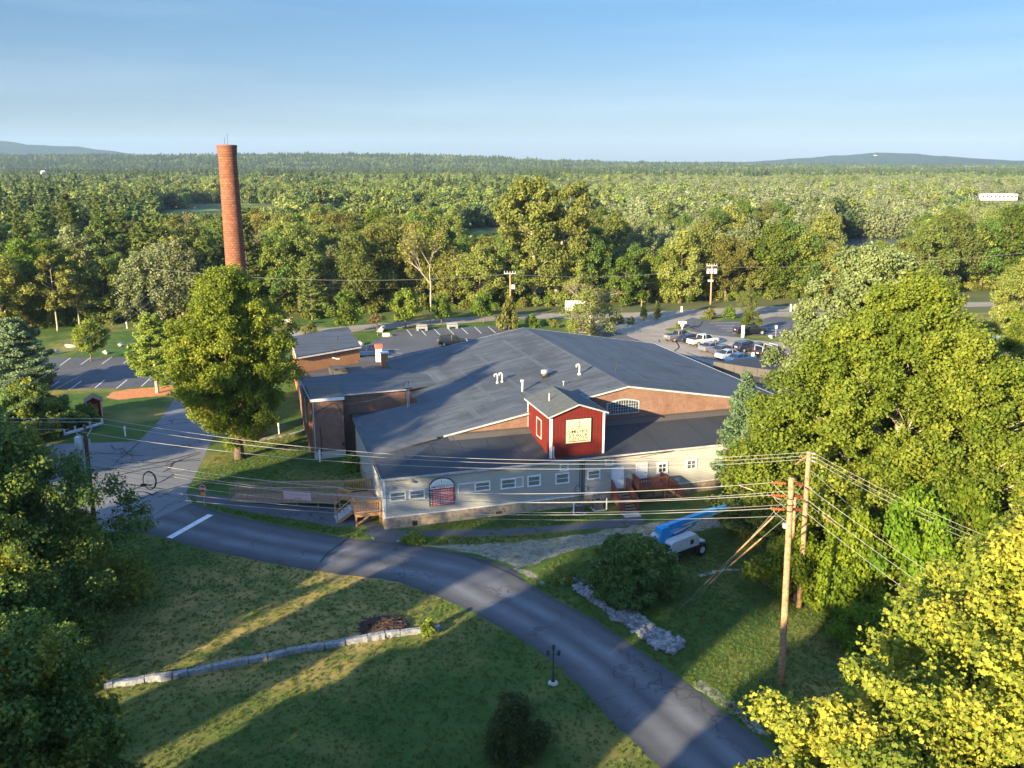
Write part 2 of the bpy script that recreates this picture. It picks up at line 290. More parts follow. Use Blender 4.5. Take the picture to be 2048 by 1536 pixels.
# ------------------------------------------------------------------ object helpers
def tag(o, label=None, cat=None, group=None, kind=None):
    if label: o['label'] = label
    if cat: o['category'] = cat
    if group: o['group'] = group
    if kind: o['kind'] = kind
    return o
def link(name, me, m=None, parent=None):
    o = bpy.data.objects.new(name, me); COL.objects.link(o)
    if m is not None:
        me.materials.clear(); me.materials.append(m)
    if parent is not None: o.parent = parent
    return o
def empty(name, loc, rz, label, cat, group=None):
    o = bpy.data.objects.new(name, None); COL.objects.link(o); o.location = loc; o.rotation_euler = (0, 0, rz)
    o.empty_display_size = .3
    return tag(o, label, cat, group)
class MB:
    def __init__(s): s.v = []; s.f = []
    def add(s, vs, fs):
        k = len(s.v); s.v += [tuple(v) for v in vs]; s.f += [tuple(i+k for i in f) for f in fs]; return s
    def box(s, x0, x1, y0, y1, z0, z1, rz=0, c=None):
        vs = [(x, y, z) for z in (z0, z1) for x, y in ((x0, y0), (x1, y0), (x1, y1), (x0, y1))]
        if rz:
            c = c or ((x0+x1)/2, (y0+y1)/2); ca, sa = math.cos(rz), math.sin(rz)
            vs = [(c[0]+(x-c[0])*ca-(y-c[1])*sa, c[1]+(x-c[0])*sa+(y-c[1])*ca, z) for x, y, z in vs]
        return s.add(vs, [(3, 2, 1, 0), (4, 5, 6, 7), (0, 1, 5, 4), (1, 2, 6, 5), (2, 3, 7, 6), (3, 0, 4, 7)])
    def bar(s, a, b, w, h=None, up=(0, 0, 1)):
        h = h or w; a = Vector(a); b = Vector(b); t = (b-a).normalized(); u = Vector(up)
        if abs(t.dot(u)) > .98: u = Vector((0, 1, 0))
        x = t.cross(u).normalized()*w/2; y = x.cross(t).normalized()*h/2
        vs = [p+i for p in (a, b) for i in (-x-y, x-y, x+y, -x+y)]
        return s.add(vs, [(3, 2, 1, 0), (4, 5, 6, 7), (0, 1, 5, 4), (1, 2, 6, 5), (2, 3, 7, 6), (3, 0, 4, 7)])
    def tube(s, pts, rs, n=8, cap=True):
        pts = [Vector(p) for p in pts]
        if isinstance(rs, (int, float)): rs = [rs]*len(pts)
        rings = []; prev = None
        for i, p in enumerate(pts):
            t = (pts[min(i+1, len(pts)-1)]-pts[max(i-1, 0)]).normalized()
            if prev is None:
                u = Vector((1, 0, 0)) if abs(t.x) < .9 else Vector((0, 1, 0))
            else: u = prev
            x = (u-t*u.dot(t)).normalized(); y = t.cross(x); prev = x
            rings.append([p+(x*math.cos(2*math.pi*k/n)+y*math.sin(2*math.pi*k/n))*rs[i] for k in range(n)])
        vs = [v for r_ in rings for v in r_]; fs = []
        for i in range(len(pts)-1):
            for k in range(n):
                a = i*n+k; b = i*n+(k+1) % n; fs.append((a, b, b+n, a+n))
        if cap: fs.append(tuple(range(n-1, -1, -1))); fs.append(tuple(range((len(pts)-1)*n, len(pts)*n)))
        return s.add(vs, fs)
    def poly(s, pts, z0=None, z1=None):
        # prism from a 2D outline
        k = len(pts); a = sum(pts[i][0]*pts[(i+1) % k][1]-pts[(i+1) % k][0]*pts[i][1] for i in range(k))
        if a < 0: pts = pts[::-1]
        vs = [(p[0], p[1], z0) for p in pts]+[(p[0], p[1], z1) for p in pts]
        tri = tessellate_polygon([[Vector((p[0], p[1], 0)) for p in pts]]); fs = []
        for t in tri:
            ar = (pts[t[1]][0]-pts[t[0]][0])*(pts[t[2]][1]-pts[t[0]][1])-(pts[t[2]][0]-pts[t[0]][0])*(pts[t[1]][1]-pts[t[0]][1])
            if ar < 0: t = (t[0], t[2], t[1])
            fs.append((t[2], t[1], t[0])); fs.append(tuple(i+k for i in t))
        for i in range(k): j = (i+1) % k; fs.append((i, j, j+k, i+k))
        return s.add(vs, fs)
    def slab(s, pts3, th):
        # convex 3D planar polygon thickened downwards
        k = len(pts3); vs = [tuple(p) for p in pts3]+[(p[0], p[1], p[2]-th) for p in pts3]
        fs = [tuple(range(k)), tuple(range(2*k-1, k-1, -1))]
        for i in range(k): j = (i+1) % k; fs.append((j, i, i+k, j+k))
        return s.add(vs, fs)
    def build(s, name, m, parent=None, smooth=False, bev=0, loc=None):
        me = bpy.data.meshes.new(name); me.from_pydata(s.v, [], s.f); me.update()
        o = link(name, me, m, parent)
        if smooth: me.polygons.foreach_set('use_smooth', [True]*len(me.polygons))
        if bev:
            b = o.modifiers.new('bevel', 'BEVEL'); b.width = bev; b.segments = 2; b.limit_method = 'ANGLE'
        if loc is not None: o.location = loc
        return o
def text_obj(txt, name, size, m, parent, M4, sx=1.0, depth=.02, bold=0):
    cu = bpy.data.curves.new('lettering', 'FONT'); cu.body = txt; cu.size = size; cu.align_x = 'CENTER'; cu.align_y = 'CENTER'
    cu.extrude = depth; cu.offset = bold; cu.resolution_u = 3
    t = bpy.data.objects.new('lettering', cu); COL.objects.link(t)
    dg = bpy.context.evaluated_depsgraph_get(); me = bpy.data.meshes.new_from_object(t.evaluated_get(dg))
    bpy.data.objects.remove(t); bpy.data.curves.remove(cu)
    me.transform(Matrix.Diagonal((sx, 1, 1, 1))); me.transform(M4)
    return link(name, me, m, parent)
def wall_mx(x, y, z, rz=0):   # text standing upright, facing -Y, before rotation rz
    return Matrix.Translation((x, y, z)) @ Matrix.Rotation(rz, 4, 'Z') @ Matrix.Rotation(math.pi/2, 4, 'X')
def catmull(pts, n=6, closed=False):
    out = []; k = len(pts); rng = range(k) if closed else range(k-1)
    for i in rng:
        p = [Vector(pts[(i+j) % k]) if closed else Vector(pts[max(0, min(k-1, i+j))]) for j in (-1, 0, 1, 2)]
        for q in range(n):
            t = q/n
            out.append(.5*((2*p[1])+(-p[0]+p[2])*t+(2*p[0]-5*p[1]+4*p[2]-p[3])*t*t+(-p[0]+3*p[1]-3*p[2]+p[3])*t**3))
    if not closed: out.append(Vector(pts[-1]))
    return out
def sheet(name, pts, z, m, wob=0.0, seed=0, smooth=False, sub=None):
    P_ = [Vector((p[0], p[1], 0)) for p in pts]
    if smooth: P_ = catmull(P_, 6, True)
    if wob:
        Q = []
        for i, p in enumerate(P_):
            q = P_[(i+1) % len(P_)]; k = max(1, int((q-p).length/.5))
            for j in range(k): Q.append(p.lerp(q, j/k))
        P_ = [p+Vector((noise.noise(p*1.3+Vector((seed, 0, 0))), noise.noise(p*1.3+Vector((0, seed+9, 0))), 0))*wob for p in Q]
    tri = tessellate_polygon([P_])
    fs = []
    for t in tri:
        a, b, c = (P_[i] for i in t)
        fs.append(t if (b-a).cross(c-a).z > 0 else (t[0], t[2], t[1]))
    me = bpy.data.meshes.new(name); me.from_pydata([(p.x, p.y, z) for p in P_], [], fs)
    o = link(name, me, m); o['kind'] = 'structure'; return o
def gp(*pts): return [G(*p) for p in pts]
def resample(P_, n):
    d = [0]
    for i in range(1, len(P_)): d.append(d[-1]+(P_[i]-P_[i-1]).length)
    out = []
    for k in range(n):
        t = d[-1]*k/(n-1); i = 0
        while i < len(d)-2 and d[i+1] < t: i += 1
        out.append(P_[i].lerp(P_[i+1], (t-d[i])/max(1e-9, d[i+1]-d[i])))
    return out
def ribbon(name, A_, B_, z, m, n=220, wob=.12):
    a = resample(catmull(A_, 5), n); b = resample(catmull(B_, 5), n)
    vs = []; K = 6
    for i in range(n):
        pa = a[i]+(b[i]-a[i]).normalized()*(noise.noise(a[i]*.9)+.7*noise.noise(a[i]*4))*wob; pb = b[i]+(a[i]-b[i]).normalized()*(noise.noise(b[i]*.9)+.7*noise.noise(b[i]*4))*wob
        for k in range(K+1): q = pa.lerp(pb, k/K); vs.append((q.x, q.y, z))
    fs = [(i*(K+1)+k, i*(K+1)+k+1, (i+1)*(K+1)+k+1, (i+1)*(K+1)+k) for i in range(n-1) for k in range(K)]
    me = bpy.data.meshes.new(name); me.from_pydata(vs, [], fs); uv = me.uv_layers.new(name='UVMap')
    if me.polygons[0].normal.z < 0: me.flip_normals()
    co = {}
    ln = [0]
    for i in range(1, n): ln.append(ln[-1]+(a[i]-a[i-1]).length)
    for lp in me.loops:
        i, k = divmod(lp.vertex_index, K+1); uv.data[lp.index].uv = (k/K, ln[i])
    o = link(name, me, m); o['kind'] = 'structure'; return o
def stripes(name, segs, wd, z, m, px=True):
    mb = MB()
    for sg in segs:
        pts = [G(*p) if px else Vector(p) for p in sg]
        if len(pts) > 2: pts = catmull(pts, 4)
        for a, b in zip(pts[:-1], pts[1:]):
            if (b-a).length < .01: continue
            t = (b-a).normalized(); q = Vector((-t.y, t.x, 0))*wd/2; a2 = a-t*.03; b2 = b+t*.03
            mb.add([(p.x, p.y, z) for p in (a2-q, b2-q, b2+q, a2+q)], [(0, 1, 2, 3)])
    o = mb.build(name, m); o['kind'] = 'structure'; return o

# ================================================================== SETTING
ground = sheet('ground', [(-9000, -400), (9000, -400), (9000, 14000), (-9000, 14000)], 0, M['forest_floor'])
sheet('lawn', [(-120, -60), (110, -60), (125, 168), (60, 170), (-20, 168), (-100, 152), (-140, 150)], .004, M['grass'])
# street of older asphalt, intersection and lane past the maple
sheet('street', gp((-150, 930), (60, 893), (116, 888), (277, 883), (318, 842), (338, 815), (352, 790), (350, 766), (395, 764), (425, 800), (436, 850), (410, 911),
      (386, 959), (371, 988), (384, 1006), (379, 1010), (253, 1064), (243, 1063), (150, 1064), (-100, 1050), (-250, 1040)), .010, M['asph_old'], .1, 3)
up = gp((379, 1008), (398, 1009), (427, 1020), (458, 1029), (520, 1043), (581, 1056), (640, 1067), (700, 1077), (745, 1081), (800, 1087), (855, 1095), (909, 1105),
        (960, 1117), (1022, 1136), (1049, 1160), (1090, 1187), (1193, 1243), (1295, 1312), (1380, 1372), (1440, 1418), (1510, 1473), (1620, 1565), (1760, 1690))
lo = gp((252, 1064), (270, 1064), (290, 1067), (335, 1078), (410, 1099), (513, 1121), (600, 1137), (680, 1149), (783, 1162), (844, 1182), (926, 1216), (1022, 1267), (1090, 1312),
        (1158, 1371), (1227, 1445), (1295, 1513), (1345, 1565), (1420, 1660))
ribbon('driveway', lo, up, .016, M['asph_new'])
sheet('walkway', gp((745, 1079), (790, 1085), (820, 1078), (850, 1073), (900, 1071), (1000, 1071), (1100, 1064), (1180, 1058), (1262, 1052), (1290, 1046), (1283, 1034), (1246, 1036),
      (1180, 1044), (1100, 1053), (1000, 1059), (900, 1060), (845, 1061), (800, 1060), (771, 1056), (748, 1048), (740, 1030), (722, 1030), (728, 1048), (733, 1063)), .009, M['asph_lot'], .15, 7)
sheet('ramp_yard', gp((372, 988), (400, 1003), (440, 1012), (520, 1027), (600, 1040), (672, 1053), (712, 1052), (722, 1040), (690, 1015), (560, 1005), (470, 998), (410, 985)), .008, M['asph_lot'], .2, 8)
sheet('gravel_patch', gp((835, 1092), (910, 1099), (1000, 1121), (1036, 1136), (1075, 1125), (1130, 1105), (1200, 1090), (1290, 1075), (1400, 1060), (1500, 1050), (1500, 1035), (1400, 1036),
      (1290, 1048), (1180, 1066), (1060, 1082), (940, 1090)), .007, M['gravel'], .5, 4)
sheet('gravel_verge', gp((1022, 1135), (1048, 1148), (1080, 1170), (1092, 1168), (1060, 1141)), .006, M['gravel'], .25, 5)
sheet('gravel_verge', gp((1385, 1370), (1450, 1417), (1520, 1472), (1540, 1470), (1470, 1405), (1400, 1358)), .006, M['gravel'], .3, 5)
sheet('foundation_bed', gp((772, 1056), (800, 1058), (850, 1050), (950, 1035), (1060, 1020), (1160, 1010), (1300, 992), (1450, 975), (1450, 965), (1160, 1001), (1000, 1022)), .0065, M['gravel'], .2, 6)
# left parking lot
sheet('parking_lot_west', gp((20, 728), (60, 720), (109, 716), (256, 715), (345, 716), (420, 722), (420, 766), (338, 768), (240, 777), (103, 778), (40, 775)), .011, M['asph_lot'], .1, 1)
sheet('mulch_bed', gp((212, 795), (225, 784), (255, 779), (300, 775), (345, 770), (350, 783), (330, 791), (275, 796), (235, 800)), .013, M['mulch'], .3, 2)
stripes('parking_lines_west', [((120, 731), (141, 716)), ((162, 729), (182, 715)), ((204, 728), (224, 714)), ((247, 727), (262, 715)),
        ((103, 773), (118, 763)), ((138, 780), (163, 762)), ((190, 776), (209, 760)), ((233, 777), (254, 760)), ((283, 773), (299, 758))], .12, .020, M['paint'])
# rear lot, far road, east lots
sheet('parking_lot_north', gp((690, 700), (735, 690), (765, 672), (800, 661), (900, 655), (1006, 652), (1040, 665), (1060, 720), (900, 790), (640, 800), (600, 760), (620, 730)), .011, M['asph_lot'], .1, 12)
stripes('parking_lines_north', [((813, 659), (824, 672)), ((840, 658), (852, 671)), ((867, 657), (880, 670)), ((895, 656), (908, 669)), ((922, 655), (936, 668)), ((949, 654), (963, 667)), ((976, 653), (991, 666)),
        ((768, 699), (798, 699)), ((772, 706.5), (804, 706.5)), ((775, 714), (787, 714))], .12, .020, M['paint'])
rc = catmull(gp((380, 684), (480, 676), (590, 668), (700, 658), (800, 650), (920, 641), (1030, 634), (1140, 631), (1240, 631), (1380, 625), (1500, 619), (1620, 616), (1800, 612), (2100, 606)), 4)
def offs(P_, d):
    out = []
    for i, p in enumerate(P_):
        t = (P_[min(i+1, len(P_)-1)]-P_[max(i-1, 0)]).normalized(); out.append(p+Vector((-t.y, t.x, 0))*d)
    return out
ribbon('far_road', offs(rc, -2.9)[::3], offs(rc, 2.9)[::3], .012, M['asph_tan'])
sheet('parking_lot_east', gp((1200, 640), (1290, 634), (1400, 630), (1500, 625), (1620, 622), (1750, 640), (1850, 760), (1700, 800), (1480, 775), (1300, 715), (1180, 700), (1150, 660)), .0105, M['asph_tan'], .1, 13)
sheet('dark_lot_east', gp((1384, 635), (1412, 641), (1518, 640), (1546, 633), (1640, 634), (1660, 680), (1588, 677), (1555, 675), (1476, 675), (1414, 669), (1370, 661), (1361, 645)), .0155, M['asph_lot'], .1, 14)
sheet('shop_front_asphalt', gp((1180, 668), (1230, 662), (1290, 685), (1360, 706), (1420, 728), (1460, 760), (1400, 770), (1200, 700)), .0135, M['asph_lot'], .2, 24)
for i, q in enumerate([((1400, 636), (1415, 642), (1515, 641), (1520, 637), (1480, 634.5), (1410, 633.5)), ((1479, 671.5), (1557, 673), (1588, 677), (1660, 679), (1660, 686), (1590, 685), (1528, 682), (1485, 677)),
                       ((1330, 659), (1345, 655.5), (1370, 655.5), (1382, 659), (1375, 663), (1345, 664)), ((1567, 633.5), (1613, 632), (1640, 634), (1613, 638.5), (1575, 638))]):
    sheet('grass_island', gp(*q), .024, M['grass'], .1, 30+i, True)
Z5 = lambda *s: tuple((1300+x/5.689, 600+y/5.689) for x, y in s)
stripes('parking_lines_east', [Z5((680, 263), (1290, 256)), Z5((750, 292), (960, 292)), Z5((810, 322), (960, 322)), Z5((875, 350), (965, 350)), Z5((940, 378), (1010, 378)), Z5((1300, 315), (1500, 312)), Z5((1300, 345), (1530, 345)),
        Z5((1290, 375), (1560, 372)), Z5((1340, 405), (1640, 402)), Z5((1640, 245), (1760, 244)), Z5((760, 500), (860, 440)), Z5((830, 545), (930, 500)), Z5((900, 590), (980, 550)), Z5((1180, 720), (1290, 660)), Z5((1290, 720), (1400, 680))], .13, .026, M['paint'])
stripes('stop_line', [((339, 1076), (421, 1030))], .55, .022, M['paint'])
Z8 = lambda *s: tuple((80+x/5.12, 820+y/5.12) for x, y in s)
stripes('tar_seams', [Z8((560, 712), (700, 690), (850, 660), (1060, 610), (1290, 570), (1500, 490), (1640, 450)), Z8((560, 660), (620, 625), (760, 600), (960, 590), (1240, 535), (1640, 432)),
        Z8((770, 540), (880, 450), (1020, 330)), Z8((730, 365), (770, 405), (840, 395), (880, 440)), Z8((770, 545), (1100, 540), (1640, 520)), Z8((740, 880), (870, 830), (950, 815), (1060, 780), (1220, 745), (1370, 660)),
        Z8((760, 1000), (1000, 930), (1130, 870), (1400, 790), (1640, 740)), Z8((870, 845), (1060, 840), (1150, 870), (1200, 840)), Z8((1250, 640), (1330, 600), (1390, 530), (1640, 500)), Z8((400, 620), (760, 600)),
        Z8((560, 750), (700, 745), (900, 760), (1100, 790), (1260, 810)), Z8((310, 470), (400, 370)), Z8((560, 440), (760, 450), (1060, 470)), Z8((600, 770), (700, 830), (800, 760), (900, 830))], .17, .0215, M['tar'])
stripes('tar_seams_driveway', [((700, 1072), (688, 1083), (668, 1097), (655, 1107), (640, 1125)), ((908, 1106), (960, 1122), (1022, 1148), (1049, 1163))], .14, .023, M['tar'])
stripes('tar_seams_lot', [Z5((0, 410), (300, 430), (500, 520)), Z5((300, 480), (330, 540), (280, 600), (500, 640)), Z5((100, 455), (110, 480)), Z5((420, 600), (600, 660), (800, 690)), Z5((980, 460), (1250, 460), (1420, 490)),
        Z5((1560, 480), (1600, 540)), Z5((350, 250), (640, 400)), Z5((600, 240), (560, 300), (480, 330))], .22, .0285, M['tar'])
stripes('street_joint', [((321, 841), (436, 838)), ((372, 990), (300, 1035), (252, 1063))], .10, .0205, M['asph_lot'])
sheet('stone_path', gp((476, 884), (500, 879), (560, 871), (600, 862), (612, 856), (612, 860), (565, 875), (505, 884), (476, 889)), .011, M['concrete'], .05, 15)
for q in [((1243, 1027), (1275, 1023), (1283, 1033), (1250, 1036)), ((1330, 985), (1345, 983), (1352, 992), (1336, 996))]: sheet('concrete_pad', gp(*q), .024, M['concrete'])
sheet('stump_bed', gp((1395, 1150), (1420, 1142), (1470, 1137), (1530, 1130), (1530, 1134), (1440, 1143), (1400, 1155)), .008, M['concrete'], .3, 17)
# distant clearings and river
sheet('far_field', gp((395, 403), (420, 388), (470, 384), (530, 388), (545, 402), (500, 410), (440, 412)), .05, M['field'])
sheet('near_field', gp((330, 432), (350, 419), (430, 417), (445, 424), (420, 436)), .05, M['field'])
sheet('meadow_clearing', gp((560, 432), (600, 424), (660, 428), (650, 440)), .05, M['field'])
sheet('mid_clearing', gp((930, 470), (960, 461), (1010, 464), (1000, 474)), .05, M['field'])
sheet('sand_bank', gp((1680, 468), (1700, 456), (1740, 457), (1790, 464), (1830, 470), (1820, 480), (1780, 474)), .03, mat('sand', (.30, .21, .13), (.22, .16, .10), .3))
m, n_, l_, p_ = new_mat('river_water'); p_.inputs['Base Color'].default_value = (.07, .10, .11, 1); p_.inputs['Roughness'].default_value = .2
M['water'] = m
sheet('river', gp((1660, 500), (1672, 474), (1690, 461), (1735, 463), (1790, 470), (1800, 485), (1770, 500), (1740, 520), (1680, 540)), .06, M['water'], 1.0, 5)

# far hills
def hill_mat(name, a, b, c):
    m, n, l, p = new_mat(name); p.inputs['Roughness'].default_value = 1; p.inputs['Specular IOR Level'].default_value = 0
    tc = n.new('ShaderNodeTexCoord').outputs['Object']
    col = mixc(n, l, ramp(n, l, noise_node(n, l, tc, .012, 7, .7), .4, .6), a, b)
    col = mixc(n, l, ramp(n, l, noise_node(n, l, tc, .002, 4, .6), .5, .6), col, c)
    l.new(col, p.inputs['Base Color'])
    bp = n.new('ShaderNodeBump'); bp.inputs['Distance'].default_value = 25; l.new(noise_node(n, l, tc, .03, 6, .8), bp.inputs['Height']); l.new(bp.outputs[0], p.inputs['Normal'])
    return m
M['hill'] = hill_mat('wooded_hill', (.025, .045, .022), (.05, .08, .03), (.035, .055, .025))
def hill(name, Y, depth, prof, seed, rough=3.0, front=.7):
    # prof: (photo x, photo y) of the skyline at distance Y
    pts = [D(x, y, Y) for x, y in prof]; n = 260; x0, x1 = pts[0].x, pts[-1].x; vs = []; K = 14
    for i in range(n+1):
        x = x0+(x1-x0)*i/n; j = 0
        while j < len(pts)-2 and pts[j+1].x < x: j += 1
        t = (x-pts[j].x)/(pts[j+1].x-pts[j].x); t = t*t*(3-2*t); h = pts[j].z*(1-t)+pts[j+1].z*t
        for k in range(K+1):
            s = k/K; f = math.sin(min(1, s/front)*math.pi/2)**1.0 if s < front else math.cos((s-front)/(1-front)*math.pi/2)
            y = Y-depth*front+depth*s
            z = (h+12)*f*(y/Y if s < front else 1)-12+noise.noise(Vector((x*.004, y*.004, seed)))*rough*3*f+noise.noise(Vector((x*.05, y*.05, seed)))*rough*f
            vs.append((x, y, z))
    fs = [(i*(K+1)+k, (i+1)*(K+1)+k, (i+1)*(K+1)+k+1, i*(K+1)+k+1) for i in range(n) for k in range(K)]
    me = bpy.data.meshes.new(name); me.from_pydata(vs, [], fs); me.polygons.foreach_set('use_smooth', [True]*len(fs))
    o = link(name, me, M['hill']); o['kind'] = 'structure'; return o
H1 = [(-700, 319), (0, 316), (330, 316), (600, 314), (820, 315), (960, 319), (1090, 326), (1200, 331), (1400, 333), (1700, 336), (2048, 338), (2700, 338)]
hill('ridge', 3300, 1500, H1, 1, 2.5)
H2 = [(900, 342), (1180, 331), (1340, 325), (1500, 323), (1600, 317), (1680, 311), (1780, 306), (1850, 312), (1960, 321), (2048, 322), (2400, 330), (2800, 340)]
hill('east_hill', 6500, 3000, H2, 5, 4)
H3 = [(-900, 290), (-500, 276), (-200, 274), (0, 281), (60, 288), (140, 293), (210, 300), (270, 309), (340, 320), (450, 336)]
hill('west_hill', 6800, 2600, H3, 9, 5)
hill('far_hill', 11000, 3000, [(250, 330), (300, 316), (340, 313), (480, 318), (700, 324), (1060, 324), (1165, 320), (1200, 322), (1300, 324), (1390, 325), (1500, 335)], 12, 5)

# ================================================================== FOLIAGE
def unit(a): return a/np.maximum(1e-9, np.linalg.norm(a, axis=1, keepdims=True))
QUAD = (np.array([[-.5, 0, .12], [0, -.42, 0], [.6, 0, .1], [0, .42, 0]]))
STAR = (np.array([[-.5, 0, 0], [-.28, -.30, .04], [-.1, -.52, .12], [.1, -.24, .03], [.42, -.34, .1], [.62, 0, .06], [.42, .34, .1], [.1, .24, .03], [-.1, .52, .12], [-.28, .30, .04]]))
NEED = (np.array([[-.5, 0, 0], [0, -.16, .05], [.6, 0, 0], [0, .16, .05]]))
def leaf_mesh(name, c, nrm, size, tone, shape=QUAD, rng=None, along=None):
    N = len(c); rng = rng or np.random.default_rng(0)
    nrm = unit(nrm); a = along if along is not None else rng.normal(size=(N, 3))
    t = unit(a-nrm*np.sum(a*nrm, 1, keepdims=True)); b = np.cross(nrm, t); K = len(shape)
    v = c[:, None, :]+size[:, None, None]*(shape[None, :, 0, None]*t[:, None, :]+shape[None, :, 1, None]*b[:, None, :]+shape[None, :, 2, None]*nrm[:, None, :])
    me = bpy.data.meshes.new(name); me.vertices.add(N*K); me.vertices.foreach_set('co', v.reshape(-1).astype(np.float32))
    me.loops.add(N*K); me.loops.foreach_set('vertex_index', np.arange(N*K, dtype=np.int32)); me.polygons.add(N)
    me.polygons.foreach_set('loop_start', np.arange(0, N*K, K, dtype=np.int32)); me.update(calc_edges=True)
    at = me.attributes.new('tone', 'FLOAT', 'FACE'); at.data.foreach_set('value', np.clip(tone, 0, 1).astype(np.float32))
    return me
def clump_leaves(rng, cl, N, size, shell=.45, up=.3, flat=.8, jit=.75):
    # cl: array of (x,y,z,R,tone)
    cl = np.array(cl); wgt = cl[:, 3]**2; idx = rng.choice(len(cl), N, p=wgt/wgt.sum())
    d = unit(rng.normal(size=(N, 3))+np.array([0, 0, .15])); u = 1-shell*rng.random(N)**1.3*1.2
    wob = 1+.28*np.sin(d[:, 0]*5+idx)*np.cos(d[:, 1]*4+idx*2.1)
    off = d*(cl[idx, 3]*u*wob)[:, None]*np.array([1, 1, flat])
    c = cl[idx, :3]+off
    nr = d*.8+rng.normal(size=(N, 3))*jit+np.array([0, 0, up])
    s = size*(.6+.8*rng.random(N)); tone = cl[idx, 4]+rng.normal(size=N)*.13
    return c, nr, s, tone
def envelope(kind, t):
    if kind == 'round': return math.sin(math.pi*min(1, (t*.92+.06)))**.55
    if kind == 'egg': return math.sin(math.pi*(1-(1-t)**1.0*.93-.03)**.75)**.7 if t < 1 else .1
    if kind == 'oval': return math.sin(math.pi*(t*.88+.08))**.8
    if kind == 'dome': return max(.12, math.cos(t*math.pi/2*.96))**.6*(.75+.25*min(1, t*4))
    if kind == 'column': return min(1, t*5+.35)*max(.05, 1-t)**.45
    if kind == 'skirt': return float(np.interp(t, [0, .25, .5, .8, 1], [1.0, 1.0, .84, .5, .14]))
    if kind == 'tri': return float(np.interp(t, [0, .12, .35, .7, 1], [.5, .85, 1.0, .62, .14]))
    if kind == 'spread': return .35+.65*math.sin(math.pi*min(1, t*.8+.15))**.8
    return 1
def make_clumps(rng, h, base, r, n, kind, cr=.30, lean=(0, 0), hollow=.5, sep=.42):
    cl = []; tries = 0; seedp = rng.random()*6
    while len(cl) < n and tries < n*30:
        tries += 1; t = rng.random()**.9; ang = rng.random()*2*math.pi; e = envelope(kind, t)*r*(1+.16*math.sin(ang*3+seedp)+.10*math.sin(ang*5+t*7+seedp*2))
        q = hollow+(1-hollow)*rng.random()**.5
        R_ = r*cr*(.6+.7*rng.random()); e2 = max(.05, e-R_*.6)
        p = np.array([math.cos(ang)*e2*q+lean[0]*t, math.sin(ang)*e2*q+lean[1]*t, base+(h-base-R_*.7)*t+R_*.2])
        if any(np.linalg.norm(p-c[:3]) < sep*(R_+c[3]) for c in cl): continue
        cl.append(np.array([*p, R_, .42+.35*rng.random()*(1 if rng.random() < .8 else 1.4)-.1]))
    return cl
def boughs(rng, cl, k, R2):
    out = []
    for c in cl:
        n = max(3, int(k*(.6+.8*rng.random()))); ax = unit(rng.normal(size=(1, 3)))[0]
        for _ in range(n):
            d = unit(rng.normal(size=(1, 3))+np.array([0, 0, .35]))[0]; q = .55+.5*rng.random()
            out.append(np.array([*(c[:3]+d*c[3]*q*np.array([1.1, 1.1, .75])), R2*(.55+.8*rng.random()), c[4]+rng.normal()*.09]))
    return out
def make_trunk(rng, name, h, base, tr, cl, m, nl=18, lean=(0, 0), parent=None, forks=None):
    mb = MB(); top = base+(h-base)*.72
    pts = []; K = 8
    for i in range(K+1):
        t = i/K; pts.append((lean[0]*t*t*.8+(rng.random()-.5)*tr*.8*t, lean[1]*t*t*.8+(rng.random()-.5)*tr*.8*t, top*t-.15*(i == 0)))
    mb.tube(pts, [tr*(1.35 if i == 0 else 1-.85*i/K) for i in range(K+1)], 9)
    cs = sorted(cl, key=lambda c: -c[3])[:nl]
    for c in cs:
        z0 = max(base*.75, min(top*.95, c[2]-abs(math.hypot(c[0], c[1]))*(.5+.4*rng.random()))); t = z0/top
        a = Vector((lean[0]*t*t*.8, lean[1]*t*t*.8, z0)); b = Vector(c[:3]); mid = a.lerp(b, .55)+Vector((0, 0, -.06*(b-a).length))
        r0 = tr*(1-.8*t)*.5
        mb.tube([a, a.lerp(mid, .5)+Vector((rng.normal()*.05, rng.normal()*.05, 0))*tr*4, mid, b], [r0, r0*.75, r0*.55, r0*.15], 5)
        for q in range(2):
            e = b+Vector(rng.normal(size=3)*c[3]*.6); mb.tube([mid, mid.lerp(e, .5), e], [r0*.4, r0*.28, r0*.08], 4)
    me = bpy.data.meshes.new(name); me.from_pydata(mb.v, [], mb.f); me.polygons.foreach_set('use_smooth', [True]*len(me.polygons)); me.materials.append(m)
    return me
def broadleaf(seed, h, base, r, n_cl, n_leaf, size, m, bark, kind='round', cr=.30, tr=None, shape=QUAD, lean=(0, 0), nl=18, hollow=.5, shell=.45, flat=.8, extra=None, up=.3, xs=1.0, lobes=0, cr2=.11, sep=.42):
    rng = np.random.default_rng(seed); cl = make_clumps(rng, h, base, r, n_cl, kind, cr, lean, hollow, sep)
    if lobes: cl = boughs(rng, cl, lobes, r*cr2)
    for c in cl: c[0] *= xs
    if extra: cl += [np.array(e) for e in extra]
    k = int(n_leaf*.87); a = clump_leaves(rng, cl, k, size, shell, up, flat)
    cl2 = [np.array([*c[:3], c[3]*.7, c[4]-.1]) for c in cl]; b = clump_leaves(rng, cl2, n_leaf-k, size*1.6, .8, up, flat)
    me = leaf_mesh('crown', *[np.concatenate([x, y]) for x, y in zip(a, b)], shape=shape, rng=rng); me.materials.append(m)
    tm = make_trunk(rng, 'trunk', h, base, tr or h*.022, cl, bark, nl, lean)
    return me, tm
